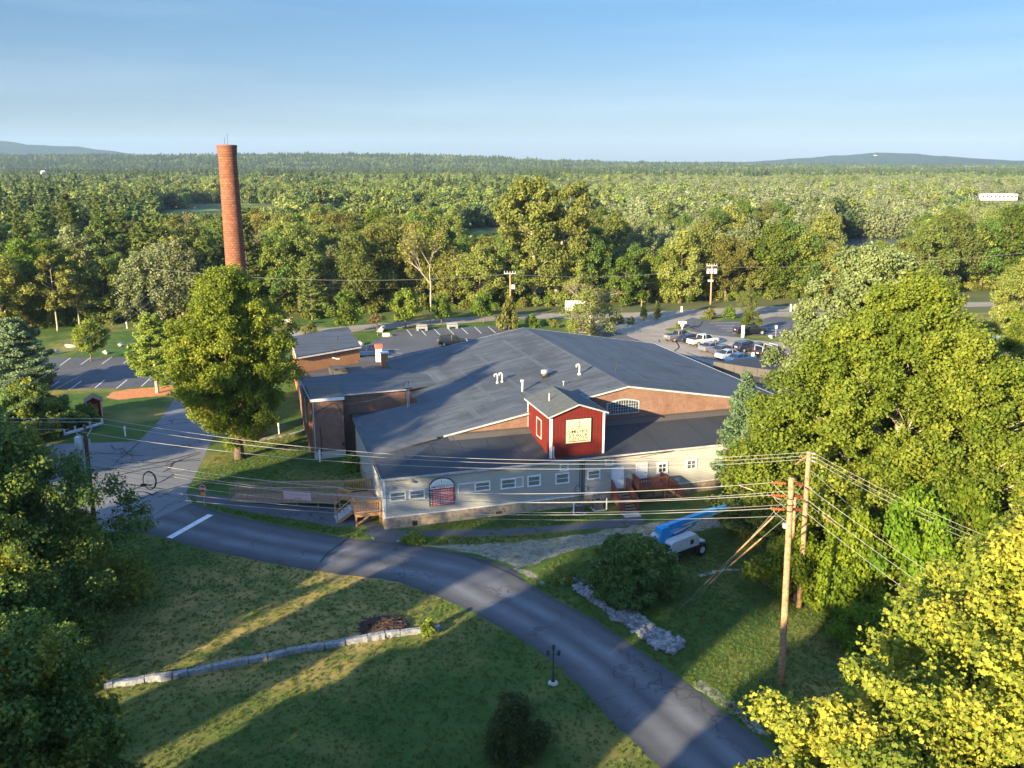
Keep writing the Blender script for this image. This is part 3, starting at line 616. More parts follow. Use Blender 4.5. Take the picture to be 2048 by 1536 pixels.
def pine(seed, h, base, r, n_leaf, size, m, bark, taper=.85, tr=None, gap=0.0, droop=.0):
    rng = np.random.default_rng(seed); C, T_, Nn, S, tone = [], [], [], [], []; mb = MB(); tr = tr or h*.016
    mb.tube([(0, 0, -.1), (0, 0, h*.5), (0, 0, h*.98)], [tr*1.2, tr*.75, tr*.1], 7)
    z = base; br = []
    while z < h*.97:
        t = (z-base)/(h-base); k = 5 if t < .8 else 4; a0 = rng.random()*6.28; Lm = r*(1-t)**taper*(1 if t > .12 else .75+2*t)
        for i in range(k):
            if rng.random() < gap: continue
            a = a0+i*6.283/k+rng.normal()*.25; Lb = Lm*(.7+.45*rng.random())+.15; br.append((z+rng.normal()*.15, a, Lb, .4*rng.random()))
        z += h*.038*(.8+.5*rng.random())
    tot = sum(b[2] for b in br)
    for (z, a, Lb, tn) in br:
        n = max(5, int(n_leaf*Lb/tot)); u = .12+.88*rng.random(n)**.7; dz = (.18-droop)*Lb*u**1.5
        side = rng.normal(size=n)*(.13*Lb+.12)*(1.15-u*.7); ca, sa = math.cos(a), math.sin(a)
        C.append(np.stack([ca*Lb*u-sa*side, sa*Lb*u+ca*side, z+dz+rng.normal(size=n)*.10+.02*h*rng.random(n)], 1))
        d = np.stack([ca*np.ones(n)+rng.normal(size=n)*.5, sa*np.ones(n)+rng.normal(size=n)*.5, .45+rng.normal(size=n)*.3], 1); T_.append(d)
        Nn.append(np.stack([rng.normal(size=n)*.9+ca*.5, rng.normal(size=n)*.9+sa*.5, .5+.7*rng.random(n)], 1)); S.append(size*(.6+.8*rng.random(n))); tone.append(tn+.25+rng.normal(size=n)*.14+.25*u)
        mb.tube([(0, 0, z), (ca*Lb*.5, sa*Lb*.5, z+(.18-droop)*Lb*.35), (ca*Lb*.9, sa*Lb*.9, z+(.18-droop)*Lb*.85)], [tr*.28, tr*.18, tr*.05], 4)
    me = leaf_mesh('crown', np.concatenate(C), np.concatenate(Nn), np.concatenate(S), np.concatenate(tone), shape=NEED*np.array([1, 1.6, 1]), rng=rng, along=np.concatenate(T_)); me.materials.append(m)
    tm = bpy.data.meshes.new('trunk'); tm.from_pydata(mb.v, [], mb.f); tm.materials.append(bark)
    return me, tm
def bare_tree(seed, h, r, m, leaves=0, lm=None, lsize=.3):
    rng = random.Random(seed); mb = MB(); tips = []
    def grow(p, d, ln, rad, lv):
        e = p+d*ln; mid = p.lerp(e, .5)+Vector((rng.gauss(0, 1), rng.gauss(0, 1), 0))*ln*.05
        mb.tube([p, mid, e], [rad, rad*.8, rad*.6], 5 if lv < 2 else 3, False)
        if lv >= 5: tips.append(e); return
        for k in range(3 if lv < 4 else 2):
            nd = (d+Vector((rng.gauss(0, .42), rng.gauss(0, .42), rng.gauss(.12, .22)))).normalized(); grow(e if k else p.lerp(e, .9), nd, ln*rng.uniform(.6, .82), rad*.62, lv+1)
        if lv > 2: tips.append(e)
    grow(Vector((0, 0, -.1)), Vector((.03, 0, 1)), h*.26, h*.016, 0)
    z = max(v[2] for v in mb.v); mb.v = [(v[0]*r*2/h*1.4, v[1]*r*2/h*1.4, v[2]*h/z) for v in mb.v]; tips = [Vector((t.x*r*2/h*1.4, t.y*r*2/h*1.4, t.z*h/z)) for t in tips]
    tm = bpy.data.meshes.new('trunk'); tm.from_pydata(mb.v, [], mb.f); tm.materials.append(m)
    me = None
    if leaves:
        rg = np.random.default_rng(seed); c = np.array([tuple(rng.choice(tips)) for _ in range(leaves)])+rg.normal(size=(leaves, 3))*h*.03
        me = leaf_mesh('crown', c, rg.normal(size=(leaves, 3))+np.array([0, 0, .4]), lsize*(.6+.8*rg.random(leaves)), rg.random(leaves), rng=rg); me.materials.append(lm)
    return me, tm
def plant(name, meshes, loc, label, cat='tree', group=None, s=1.0, rz=0, sz=None):
    e = empty(name, (loc[0], loc[1], 0), rz, label, cat, group); e.scale = (s, s, sz or s)
    if meshes[0]: link('crown' if cat == 'tree' else 'foliage', meshes[0], None, e)
    if meshes[1]: link('trunk' if cat == 'tree' else 'stems', meshes[1], None, e)
    return e

# prototypes shared by many trees
DEC = [broadleaf(100+i, 16, 2.2, 5.9, 60, 14000, .32, M[['lf_mid', 'lf_dark', 'lf_mid', 'lf_bright', 'lf_olive', 'lf_mid'][i]], M['bark'], ['oval', 'round', 'egg', 'oval', 'oval', 'dome'][i], .25) for i in range(6)]
SIL = [broadleaf(140+i, 14, 2.0, 5.8, 70, 12000, .31, M['lf_silver'], M['bark_pale'], ['oval', 'dome'][i], .2, flat=1.3, up=.1) for i in range(2)]
PIN = [pine(160+i, 19, 2.5, [4.4, 3.6, 5][i], 13000, .42, M['lf_pine'], M['bark'], [.8, .9, .7][i], gap=.1) for i in range(3)]
BUSH = [broadleaf(180+i, 3, .1, 2.0, 18, 1500, .26, M[['lf_mid', 'lf_bright', 'lf_olive'][i]], M['bark'], 'dome', .34, nl=5) for i in range(3)]
BIRCH = broadleaf(190, 13, 3.5, 3.2, 34, 3600, .33, M['lf_olive'], M['bark_pale'], 'oval', .26, tr=.16, nl=24)
LOT = broadleaf(192, 6.5, 1.6, 3.0, 34, 4200, .26, M['lf_bright'], M['bark'], 'round', .28, tr=.11)

rnd = random.Random(7)
ord_ = ['first', 'second', 'third', 'fourth', 'fifth', 'sixth', 'seventh', 'eighth', 'ninth', 'tenth', 'eleventh', 'twelfth']
# --- named trees near the building
big = lambda *a, **k: broadleaf(*a, **k)
p = G(465, 917); p.x += .7; plant('maple_tree', big(1, 18.8, 2.8, 5.9, 125, 170000, .18, M['lf_maple2'], M['bark'], 'oval', .27, tr=.42, nl=32, lobes=9, cr2=.135, hollow=.2, xs=1.0, sep=.34), p, 'large round maple beside the lane in front of the brick stair tower', rz=.4)
p = G(315, 786); plant('pine_tree', pine(11, 10.4, 2.4, 3.7, 42000, .25, mat_pine_y := leaf_mat('yellow_green_needles', [(.13, .20, .03), (.22, .31, .05), (.33, .42, .09)], .35, .03), M['bark_pale'], .6, tr=.2, gap=.15), p, 'light green young pine with bare lower trunk on the red mulch bed')  # needles in the young pine's own yellow green
plant('maple_tree', big(3, 20.3, 1.8, 11.0, 170, 420000, .19, M['lf_maple'], M['bark_pale'], 'tri', .20, tr=.6, nl=110, hollow=.45, lobes=11, cr2=.078, sep=.40), (28.0, 60.5), 'huge broad maple hiding the right end of the siding wall', rz=1)
plant('linden_tree', big(4, 20.3, 3, 9, 90, 120000, .24, leaf_mat('pale_linden_leaves', [(.11, .15, .055), (.19, .24, .09), (.28, .33, .14)], .3, .1), M['bark'], 'dome', .24, tr=.4, nl=20, lobes=7, cr2=.10), (34.5, 82), 'pale grey green tree rising behind the huge maple')
plant('pine_tree', pine(5, 11.2, .6, 2.6, 30000, .22, M['lf_bluepine'], M['bark'], .75, gap=.05), (19.9, 72.0), 'bluish young pine touching the eave at the right end of the siding wall')
plant('pine_tree', pine(6, 8.6, .3, 3.8, 40000, .24, M['lf_pine'], M['bark'], .6, gap=.05), (18.9, 63.5), 'dark bushy pine behind the boom lift')
plant('pine_tree', pine(61, 7.2, .2, 3.2, 32000, .22, M['lf_pine'], M['bark'], .6, gap=.05), (21.5, 57.8), 'dark low pine between the boom lift and the utility poles')
YEL = big(7, 19.3, 3.5, 8.4, 110, 400000, .125, M['lf_yellow'], M['bark_pale'], 'dome', .24, tr=.42, shape=STAR, nl=110, hollow=.35, up=.5, lobes=10, cr2=.10, sep=.40)
plant('maple_tree', YEL, (17.9, 23.6), 'yellowing maple filling the lower right corner', rz=2.2)
YEL2 = big(8, 13.9, 3, 4.9, 60, 150000, .125, M['lf_yellow'], M['bark_pale'], 'dome', .28, tr=.28, shape=STAR, nl=50, hollow=.45, up=.5, lobes=8, cr2=.12, sep=.46)
plant('maple_tree', YEL2, (10.6, 22.3), 'smaller yellowing maple at the bottom edge by the driveway', rz=.6)
# vine clad thicket under the huge maple
VINE = broadleaf(183, 3, .05, 2.0, 46, 15000, .105, leaf_mat('vine_leaves', [(.06, .11, .01), (.14, .22, .014), (.26, .32, .02)], .4), M['bark'], 'dome', .22, nl=5, hollow=.3)
for i, (x, y, s, zz, k) in enumerate([(18.7, 52.5, 1.5, 1.7, 1), (21.5, 50.5, 1.6, 2.4, 1), (24.8, 49.5, 1.8, 3.0, 1), (28.5, 50.5, 2.0, 3.0, 0), (20.7, 46.5, 1.3, 1.0, 0), (32, 47, 2.0, 2.6, 1), (25, 44, 1.5, 1.5, 1)]):
    plant('vine_thicket', VINE, (x, y), 'green vine thicket under the huge maple, %s from the left' % ord_[sorted([18.7, 21.5, 24.8, 28.5, 20.7, 32, 25]).index(x)], 'bush', 'vine thicket under the huge maple', s, i*1.3, zz)
# dark trees on the left edge
plant('oak_tree', big(20, 15.0, .2, 10.2, 150, 240000, .18, M['lf_dark'], M['bark'], 'skirt', .23, tr=.4, nl=60, lobes=9, cr2=.10, sep=.40, hollow=.35), (-34.9, 49.4), 'dark green oak on the left edge above the stone wall', rz=.3)
plant('oak_tree', big(21, 13.2, .5, 5.2, 85, 160000, .14, M['lf_dark'], M['bark'], 'dome', .25, tr=.35, nl=50, lobes=9, cr2=.11, sep=.40, hollow=.35), (-17.2, 26.2), 'dark green tree cut off by the bottom left corner')
plant('oak_tree', big(22, 13.0, 1.5, 7.0, 110, 60000, .24, M['lf_dark'], M['bark'], 'dome', .25, tr=.35, nl=20), (-50.5, 72.5), 'dark green tree standing left of the utility pole with the transformer', rz=2)
plant('shrub', big(29, 5.6, .1, 5.2, 60, 50000, .21, M['lf_dark'], M['bark'], 'dome', .25, tr=.1, nl=8, lobes=7, cr2=.11, hollow=.4), (-51.5, 89), 'wide leafy shrub between the dark tree and the red shed', 'bush')
plant('shrub', big(291, 2.6, .05, 1.9, 30, 9000, .16, M['lf_dark'], M['bark'], 'dome', .3, tr=.05, nl=4), (-47.2, 92.5), 'small rounded shrub right beside the red shed', 'bush')
plant('pine_tree', pine(23, 9.6, .2, 5.0, 45000, .28, M['lf_bluepine'], M['bark'], .6), (-62.5, 108), 'broad bluish pine at the left edge below the west parking lot')
plant('oak_tree', big(221, 6.6, .2, 4.8, 70, 80000, .16, M['lf_dark'], M['bark'], 'dome', .27, tr=.15, nl=12, lobes=8, cr2=.12, hollow=.35), (-28.6, 42.3), 'low dark green tree at the left edge between the two large oaks')
# round dark shrub bottom centre, big bush by the rocks
p = G(1020, 1520); plant('yew_bush', big(24, 3.3, 0, 1.9, 60, 26000, .085, leaf_mat('yew_leaves', [(.014, .03, .008), (.03, .05, .013), (.06, .08, .02)], .15), M['bark'], 'column', .26, tr=.08, nl=6), (0.1, 37.2), 'dark conical bush on the lawn at the bottom centre', 'bush')
p = G(1262, 1188); plant('leafy_bush', big(25, 4.2, .05, 3.15, 70, 60000, .15, leaf_mat('bush_leaves', [(.03, .07, .018), (.07, .13, .03), (.13, .21, .05)], .3, .05), M['bark'], 'dome', .26, tr=.1, nl=10, lobes=8, cr2=.13, hollow=.35), p, 'large dark green bush between the boom lift and the rock pile', 'bush')
plant('shrub', big(26, 1.1, 0, .55, 14, 900, .12, M['lf_bright'], M['bark'], 'dome', .4, tr=.02, nl=4), G(858, 1268), 'small light green shrub at the right end of the stone wall', 'bush')
plant('ornamental_grass', big(27, .8, 0, .9, 20, 1500, .14, M['lf_bright'], M['bark'], 'dome', .4, tr=.02, nl=3), G(828, 1085), 'bright tuft of tall grass where the walkway meets the driveway', 'bush')
plant('shrub', big(28, 1.4, 0, 1.3, 22, 2200, .16, M['lf_bright'], M['bark'], 'dome', .34, tr=.03, nl=3), W(-1.6, 7.5), 'green shrub beside the deck at the corner of the mill', 'bush')
plant('shrub', BUSH[1], G(705, 940), 'low weedy bush in front of the gap between stair tower and mill', 'bush', None, .55, 1)
plant('shrub', BUSH[0], G(1130, 1165), 'small weedy shrub left of the large dark bush', 'bush', None, .45, 1)

# --- parking area trees
for px_, py_, s, lb in [(693, 668, 1.15, 'leafy tree behind the orange brick annex'), (811, 655, 1.05, 'round tree left of the first stone bench by the north lot'), (883, 648, .85, 'round tree between the two stone benches by the north lot'),
                        (968, 646, .85, 'round tree left of the tall pole behind the north lot')]:
    plant('lot_tree', LOT, G(px_, py_), lb, 'tree', 'small round trees along the north lot', s, px_*.1)
p = G(183, 722); plant('lot_tree', broadleaf(193, 6.2, 1.6, 2.7, 40, 9000, .2, leaf_mat('lawn_tree_leaves', [(.12, .17, .02), (.2, .26, .03), (.3, .34, .05)], .4, .03), M['bark'], 'round', .28, tr=.11), p, 'small round tree beside the boulder above the west parking lot', 'tree', None, 1, 1)
plant('flowering_shrub', bare_tree(31, 3.6, 2.2, M['bark'], 900, M['lf_rust'], .22), G(755, 672), 'brownish thin leaved shrub behind the low brick chimney', 'bush')
plant('shrub', BUSH[2], G(622, 668), 'yellow green shrub behind the orange brick annex', 'bush', None, .7, 1)
plant('shrub', BUSH[1], G(1063, 655), 'round bright bush beyond the ridge end of the mill roof', 'bush', None, .8, 1)
plant('shrub', BUSH[2], G(1018, 660), 'tall yellow green shrub around the foot of the pole by the north lot', 'bush', None, 1.0, 1, 2.0)
plant('crab_apple_tree', broadleaf(33, 8.3, .6, 5.4, 46, 5200, .24, M['lf_mid'], M['bark_pale'], 'dome', .24, tr=.2, nl=60, hollow=.35), G(1180, 670), 'wide tree with bare pale branches just beyond the mill roof', 'tree')
plant('bare_branches_tree', bare_tree(34, 9.5, 4.4, M['bark_pale'], 500, M['lf_olive'], .25), G(1186, 668), 'nearly leafless pale tree beyond the mill roof')
for px_, lb in ((1287, 'columnar evergreen left of its twin by the east lot'), (1314, 'columnar evergreen right of its twin by the east lot')):
    plant('columnar_evergreen', broadleaf(35, 3.8, 0, .75, 24, 1500, .2, M['lf_mid'], M['bark'], 'column', .5, tr=.06, nl=2), G(px_, 640), lb, 'tree', 'columnar evergreens')
plant('ash_tree', broadleaf(36, 10.5, .8, 4.5, 50, 7000, .34, M['lf_bright'], M['bark'], 'egg', .22), G(1250, 612), 'bright green egg shaped tree right of the leafless tree')
plant('lot_tree', LOT, G(1502, 668), 'young tree on the island beside the black pickup', 'tree', None, .62, 2)
plant('lot_tree', DEC[0], G(1495, 634), 'dark small tree on the island behind the black pickup', 'tree', None, .36, 2)
plant('shrub', BUSH[1], G(1458, 637), 'round green bush on the grass island', 'bush', None, .8, 2)
plant('shrub', BUSH[2], G(1420, 638), 'thin yellowish shrub at the left end of the grass island', 'bush', None, .7, 2)
plant('shrub', BUSH[2], G(1600, 634), 'small shrub on the far right grass island', 'bush', None, .6, 2)
for i, (px_, py_, s, k) in enumerate([(1240, 646, .5, 1), (1262, 648, .45, 0), (1225, 650, .5, 2), (1110, 655, .5, 2), (1356, 657, .4, 2), (1095, 650, .4, 0), (1140, 655, .45, 1)]):
    plant('shrub', BUSH[k], G(px_, py_), 'low shrub in the planting beds beyond the mill roof, %s from the left' % ord_[sorted([1240, 1262, 1225, 1110, 1356, 1095, 1140]).index(px_)], 'bush', 'low shrubs in the planting beds', s, i)

# --- front row and woodland trees, each its own object
front = [  # photo x, photo y of foot, height, kind, index
 (10, 668, 16, 'D', 4), (60, 655, 17, 'D', 3), (250, 640, 15, 'D', 1), (215, 648, 13, 'D', 5), (285, 645, 15, 'S', 1), (325, 640, 17, 'S', 0), (368, 640, 16, 'S', 1), (420, 636, 20, 'P', 1),
 (500, 632, 21, 'P', 0), (560, 628, 17, 'D', 1), (600, 626, 18, 'D', 0), (625, 640, 13, 'P', 2), (670, 628, 15, 'S', 1), (715, 628, 18, 'D', 2), (765, 622, 17, 'D', 5), (960, 620, 14, 'D', 0), (1010, 614, 15, 'D', 2),
 (1140, 612, 14, 'D', 5), (1180, 608, 15, 'D', 1), (1330, 604, 13, 'D', 3), (1360, 606, 16, 'D', 5), (1400, 598, 17, 'D', 0), (1450, 602, 16, 'D', 4), (1495, 598, 15, 'D', 2), (1540, 598, 20, 'D', 3), (1565, 596, 18, 'D', 1),
 (1610, 598, 14, 'D', 1), (1650, 598, 13.5, 'D', 4), (1700, 596, 12, 'D', 5), (1750, 590, 12.5, 'D', 2), (1800, 588, 14, 'D', 0), (1850, 590, 20, 'D', 5), (1900, 582, 19, 'D', 2), (1960, 580, 17, 'D', 1), (2010, 580, 22, 'D', 3), (2070, 580, 20, 'D', 5),
 (860, 616, 14, 'D', 5), (905, 618, 15, 'D', 4), (800, 618, 14, 'D', 4), (1270, 600, 14, 'D', 1)]
KINDS = {'D': ['light green oval tree', 'dark dense broad tree', 'pointed mid green tree', 'bright green tree', 'olive toned tree', 'rounded mid green tree'], 'S': ['silvery upright willow', 'silvery domed willow'],
         'P': ['tall layered pine', 'slim layered pine', 'wide layered pine']}
H0 = {'D': 16, 'S': 14, 'P': 19}; PR = {'D': DEC, 'S': SIL, 'P': PIN}
def spot(px_):
    b = ['far left edge', 'left side', 'smokestack', 'north lot', 'giant cottonwood', 'leafless tree', 'east lot', 'river', 'right edge']
    return b[max(0, min(8, int(px_/2048*9)))]
ord_ = ['first', 'second', 'third', 'fourth', 'fifth', 'sixth', 'seventh', 'eighth', 'ninth', 'tenth', 'eleventh', 'twelfth']
cnt = {}
for px_, py_, hh, k, i in sorted(front):
    q = G(px_, py_); key = (k, i); cnt[key] = cnt.get(key, 0)+1
    nm = {'D': 'broadleaf_tree', 'S': 'willow_tree', 'P': 'pine_tree'}[k]
    plant(nm, PR[k][i], q, '%s in the front woodland row, %s such from left' % (KINDS[k][i], ord_[cnt[key]-1]), 'tree', 'front row woodland trees', hh/H0[k]*rnd.uniform(.82, 1.0), rnd.random()*6)
plant('birch_tree', BIRCH, G(116, 662), 'birch with white forked trunk on the far left grass', 'tree', None, 1.05, 0)
plant('birch_tree', BIRCH, G(160, 655), 'slender birch right of the white trunked birch', 'tree', None, 1.0, 2)
plant('bare_tree', bare_tree(41, 17, 5.0, M['bark_pale'], 2200, M['lf_olive'], .35), G(862, 622), 'pale thin crowned tree left of the giant cottonwood')
plant('bare_tree', bare_tree(42, 16, 4.0, M['bark_pale'], 600, M['lf_olive'], .35), G(835, 620), 'nearly bare pale tree leaning left beside the thin crowned tree')
plant('dead_tree', bare_tree(43, 17, 4, M['bark_pale'], 300, M['lf_rust'], .35), G(520, 622), 'grey dead tree right of the smokestack')
plant('dead_tree', bare_tree(44, 19, 4, M['bark'], 300, M['lf_rust'], .35), G(385, 600), 'brownish dead tree left of the smokestack')
COT = broadleaf(45, 25.5, 4.5, 8.2, 110, 26000, .42, M['lf_mid'], M['bark_pale'], 'spread', .2, tr=.65, nl=40, lean=(-1, 0), hollow=.45)
plant('cottonwood_tree', COT, G(1068, 610), 'giant cottonwood towering over the middle of the woodland', 'tree', None, 1.0, 0)
COT2 = broadleaf(46, 24.5, 6.5, 6.5, 70, 16000, .42, M['lf_mid'], M['bark_pale'], 'spread', .22, tr=.6, nl=30, lean=(3.2, 0), hollow=.45)
plant('cottonwood_tree', COT2, G(1112, 610), 'giant cottonwood with leaning pale trunk, right of the tallest one', 'tree', None, 1.0, 0)

windows = [(385, 555, 650), (325, 450, 560), (1665, 1830, 330), (925, 1015, 390), (1950, 2048, 725)]
front_x = sorted((G(a, b).x, G(a, b).y) for a, b, *_ in front)
def front_y(x): return float(np.interp(x, [f[0] for f in front_x], [f[1] for f in front_x]))
def hlimit(x, y, h):
    px_, _ = PX(x, y, 0)
    for a, b, Yt in windows:
        if a-12 < px_ < b+12 and y < Yt+15:
            lim = CAM_H*(1-y/Yt)-1.0
            if y > Yt-70: return 0
            h = min(h, lim)
    return h
def region_kind(x, y, r):
    px_, _ = PX(x, y, 0); nz = noise.noise(Vector((x*.012, y*.012, 0)))+.35*noise.noise(Vector((x*.05, y*.05, 3)))
    u = r.random()
    if y < 190: ps = .05
    else: ps = max(.0, min(.95, (px_-900)/500))*(.85 if nz > -.3 else .3)
    if y > 1250: ps *= .25
    if px_ < 500 and y < 420: pp = .5
    else: pp = .10 if y < 800 else .22
    if y > 1400: pp = .6
    if px_ > 1250 and y < 1200: pp = .03
    if u < ps: return 'S'
    if nz+r.gauss(0, .12) > .28-.55*pp and r.random() < pp*1.6+.02: return 'P'
    return 'D'
placed = []; recs = []; tries = 0
side_words = [(-9999, 300, 'at far left'), (300, 620, 'around the smokestack'), (620, 950, 'left of the cottonwood'), (950, 1250, 'behind the cottonwood'), (1250, 1600, 'behind the east lot'), (1600, 9999, 'near the river')]
while len(placed) < 262 and tries < 30000:
    tries += 1; x = rnd.uniform(-150, 190); dy = 5+(rnd.random()**1.25)*110; y = front_y(x)+dy
    px_, _ = PX(x, y, 8)
    if px_ < -60 or px_ > 2110: continue
    if any((x-a)**2+(y-b)**2 < 5.6**2 for a, b in placed): continue
    k = region_kind(x, y, rnd); i = rnd.randrange(len(PR[k])); h = {'D': 15.5, 'S': 14, 'P': 19}[k]*rnd.uniform(.78, 1.15)
    h = hlimit(x, y, h)
    if h < 4: continue
    placed.append((x, y)); recs.append((px_, x, y, k, i, h))
cnt = {}
for px_, x, y, k, i, h in sorted(recs):
    sw = [q for a, b, q in side_words if a <= px_ < b][0]; cnt[(sw, k, i)] = c_ = cnt.get((sw, k, i), 0)+1
    nm = {'D': 'broadleaf_tree', 'S': 'willow_tree', 'P': 'pine_tree'}[k]
    plant(nm, PR[k][i], (x, y), '%s in the rear rows %s, %s from left' % (KINDS[k][i], sw, ord_[c_-1] if c_ <= 12 else '%dth' % c_), 'tree', 'woodland trees behind the front row, '+sw, h/H0[k], rnd.random()*6)
# trees right of the huge maple
NEAR = [broadleaf(70+i, 16, 1.8, 6.0, 90, 60000, .19, M[['lf_mid', 'lf_maple'][i]], M['bark'], 'dome', .22, lobes=7, cr2=.11, hollow=.4) for i in range(2)]
for i, (x, y, k, j, s, lb) in enumerate([(57.5, 93, 'D', 3, .85, 'yellow green tree in front of the brick house on the right'), (60.5, 82, 'D', 1, .85, 'dark broad tree on the right edge behind the huge maple'), (45.5, 62, 'D', 0, .95, 'shaded tree between the huge maple and the yellowing maple'),
        (66, 104, 'D', 5, 1.0, 'rounded tree beside the brick house at the right edge'), (53, 99, 'P', 1, .42, 'small dark pine in front of the brick house'), (36, 50, 'D', 2, .75, 'pointed green tree under the huge maple on the right'), (72, 122, 'D', 4, .95, 'olive tree behind the brick house')]):
    plant({'D': 'broadleaf_tree', 'P': 'pine_tree'}[k], (NEAR if k == 'D' else PR[k])[j % (2 if k == 'D' else 3)], (x, y), lb, 'tree', None, s, i)
# trees outside the frame to the left and behind, whose shade falls over the lawn
SH = [(-64.5, 3.8, 22), (-57.8, 3.8, 29), (-53.4, 1.8, 20), (-39.4, 2.6, 24), (-27.8, 4.7, 21), (-21.6, 2.4, 21), (-12.3, 4.7, 20), (-4, 4.6, 19), (4.5, 4.6, 18)]
tq, qq = Vector((.616, .788)), Vector((.788, -.616))
SHT = broadleaf(50, 18, 2.0, 4.4, 60, 9000, .5, M['lf_dark'], M['bark'], 'oval', .28)
for i, (wv, rr_, hh) in enumerate(SH):
    for k, v in enumerate((-9, -20)):
        q = qq*wv+tq*(v+rnd.uniform(-2, 2)); e = plant('shade_tree', SHT, (q.x, q.y), 'dark oval tree standing behind the viewpoint and left of the lawn', 'tree', 'shade trees outside the view', 1, i)
        e.scale = (rr_/4.6, rr_/4.6, (hh+k*2)/18)

SHP = broadleaf(52, 33, 24.5, 6.5, 40, 1300, .62, M['lf_mid'], M['bark'], 'oval', .28, nl=10)  # unseen thin crowns, added and raised so their shade dapples siding and roofs
SHD = broadleaf(53, 33, 24.5, 6.5, 40, 1500, .62, M['lf_mid'], M['bark'], 'oval', .28, nl=10)
for i, (wv, v, hh) in enumerate(((-44, -50, 33), (-37, -46, 33), (-30, -52, 34), (-22, -46, 33), (-59, -40, 34), (-65, -38, 33))):
    q = qq*wv+tq*v; plant('shade_tree', SHD if wv in (-44, -37) else SHP, (q.x, q.y), 'tall thin crowned tree added far behind the viewpoint for dappled shade', 'tree', 'thin crowned trees added outside the view for shade', hh/33, i)

# --- uncounted far woodland, undergrowth
protoC = bpy.data.collections.new('woodland_prototypes')
def far_proto(name, me):
    o = bpy.data.objects.new(name, me); protoC.objects.link(o); return o
def far_crown(seed, h, r, n, size, m, kind, flat=.8):
    rng = np.random.default_rng(seed); cl = make_clumps(rng, h, .5, r, 22, kind, .32, hollow=.4)
    a = clump_leaves(rng, cl, n, size, .5, .3, flat); me = leaf_mesh('crown', *a, rng=rng); me.materials.append(m); return me
def far_pine(seed, h, r, n, size, m):
    me, tm = pine(seed, h, 1, r, n, size, m, M['bark'], .8); return me
FP = [far_crown(1, 13.5, 6.0, 1500, .85, M['lf_far'], 'oval'), far_crown(2, 13, 6.6, 1500, .85, M['lf_far'], 'dome'), far_crown(3, 12, 6, 1500, .85, M['lf_fardark'], 'round'),
      far_crown(4, 12.5, 7, 2000, .7, M['lf_farsilver'], 'dome', 1.2), far_crown(5, 11.5, 6.2, 2000, .7, M['lf_farsilver'], 'oval', 1.3), far_pine(6, 18, 4.2, 1200, 1.3, M['lf_fardark']), far_pine(7, 16, 3.8, 1200, 1.3, M['lf_fardark'])]
for i, me in enumerate(FP): far_proto('far_%d' % i, me)
def scatter(name, pts, scl, idx, coll, label):
    me = bpy.data.meshes.new(name); me.vertices.add(len(pts)); me.vertices.foreach_set('co', np.array(pts, dtype=np.float32).reshape(-1))
    for nm, tp, vals in (('scl', 'FLOAT', scl), ('idx', 'INT', idx), ('rz', 'FLOAT', [rnd.random()*6.28 for _ in pts])):
        a = me.attributes.new(nm, tp, 'POINT'); a.data.foreach_set('value', np.array(vals, dtype=np.float32 if tp == 'FLOAT' else np.int32))
    o = link(name, me); tag(o, label, 'woodland', None, 'stuff')
    ng = bpy.data.node_groups.new(name, 'GeometryNodeTree'); ng.interface.new_socket('Geometry', in_out='INPUT', socket_type='NodeSocketGeometry'); ng.interface.new_socket('Geometry', in_out='OUTPUT', socket_type='NodeSocketGeometry')
    N, K = ng.nodes, ng.links; gi = N.new('NodeGroupInput'); go = N.new('NodeGroupOutput'); ip = N.new('GeometryNodeInstanceOnPoints')
    ci = N.new('GeometryNodeCollectionInfo'); ci.inputs['Collection'].default_value = coll; ci.inputs['Separate Children'].default_value = True; ci.inputs['Reset Children'].default_value = True
    def na(nm, tp): a = N.new('GeometryNodeInputNamedAttribute'); a.data_type = tp; a.inputs['Name'].default_value = nm; return a.outputs[0]
    cx = N.new('ShaderNodeCombineXYZ'); K.new(na('rz', 'FLOAT'), cx.inputs[2]); er = N.new('FunctionNodeEulerToRotation'); K.new(cx.outputs[0], er.inputs[0])
    K.new(gi.outputs[0], ip.inputs['Points']); K.new(ci.outputs[0], ip.inputs['Instance']); ip.inputs['Pick Instance'].default_value = True
    K.new(na('idx', 'INT'), ip.inputs['Instance Index']); K.new(er.outputs[0], ip.inputs['Rotation']); K.new(na('scl', 'FLOAT'), ip.inputs['Scale']); K.new(ip.outputs[0], go.inputs[0])
    md = o.modifiers.new('scatter', 'NODES'); md.node_group = ng
    return o
pts, scl, idx = [], [], []
r2 = random.Random(3)
def h1(px_, Y):   # ridge surface height at Y
    return 0
y = 215.0
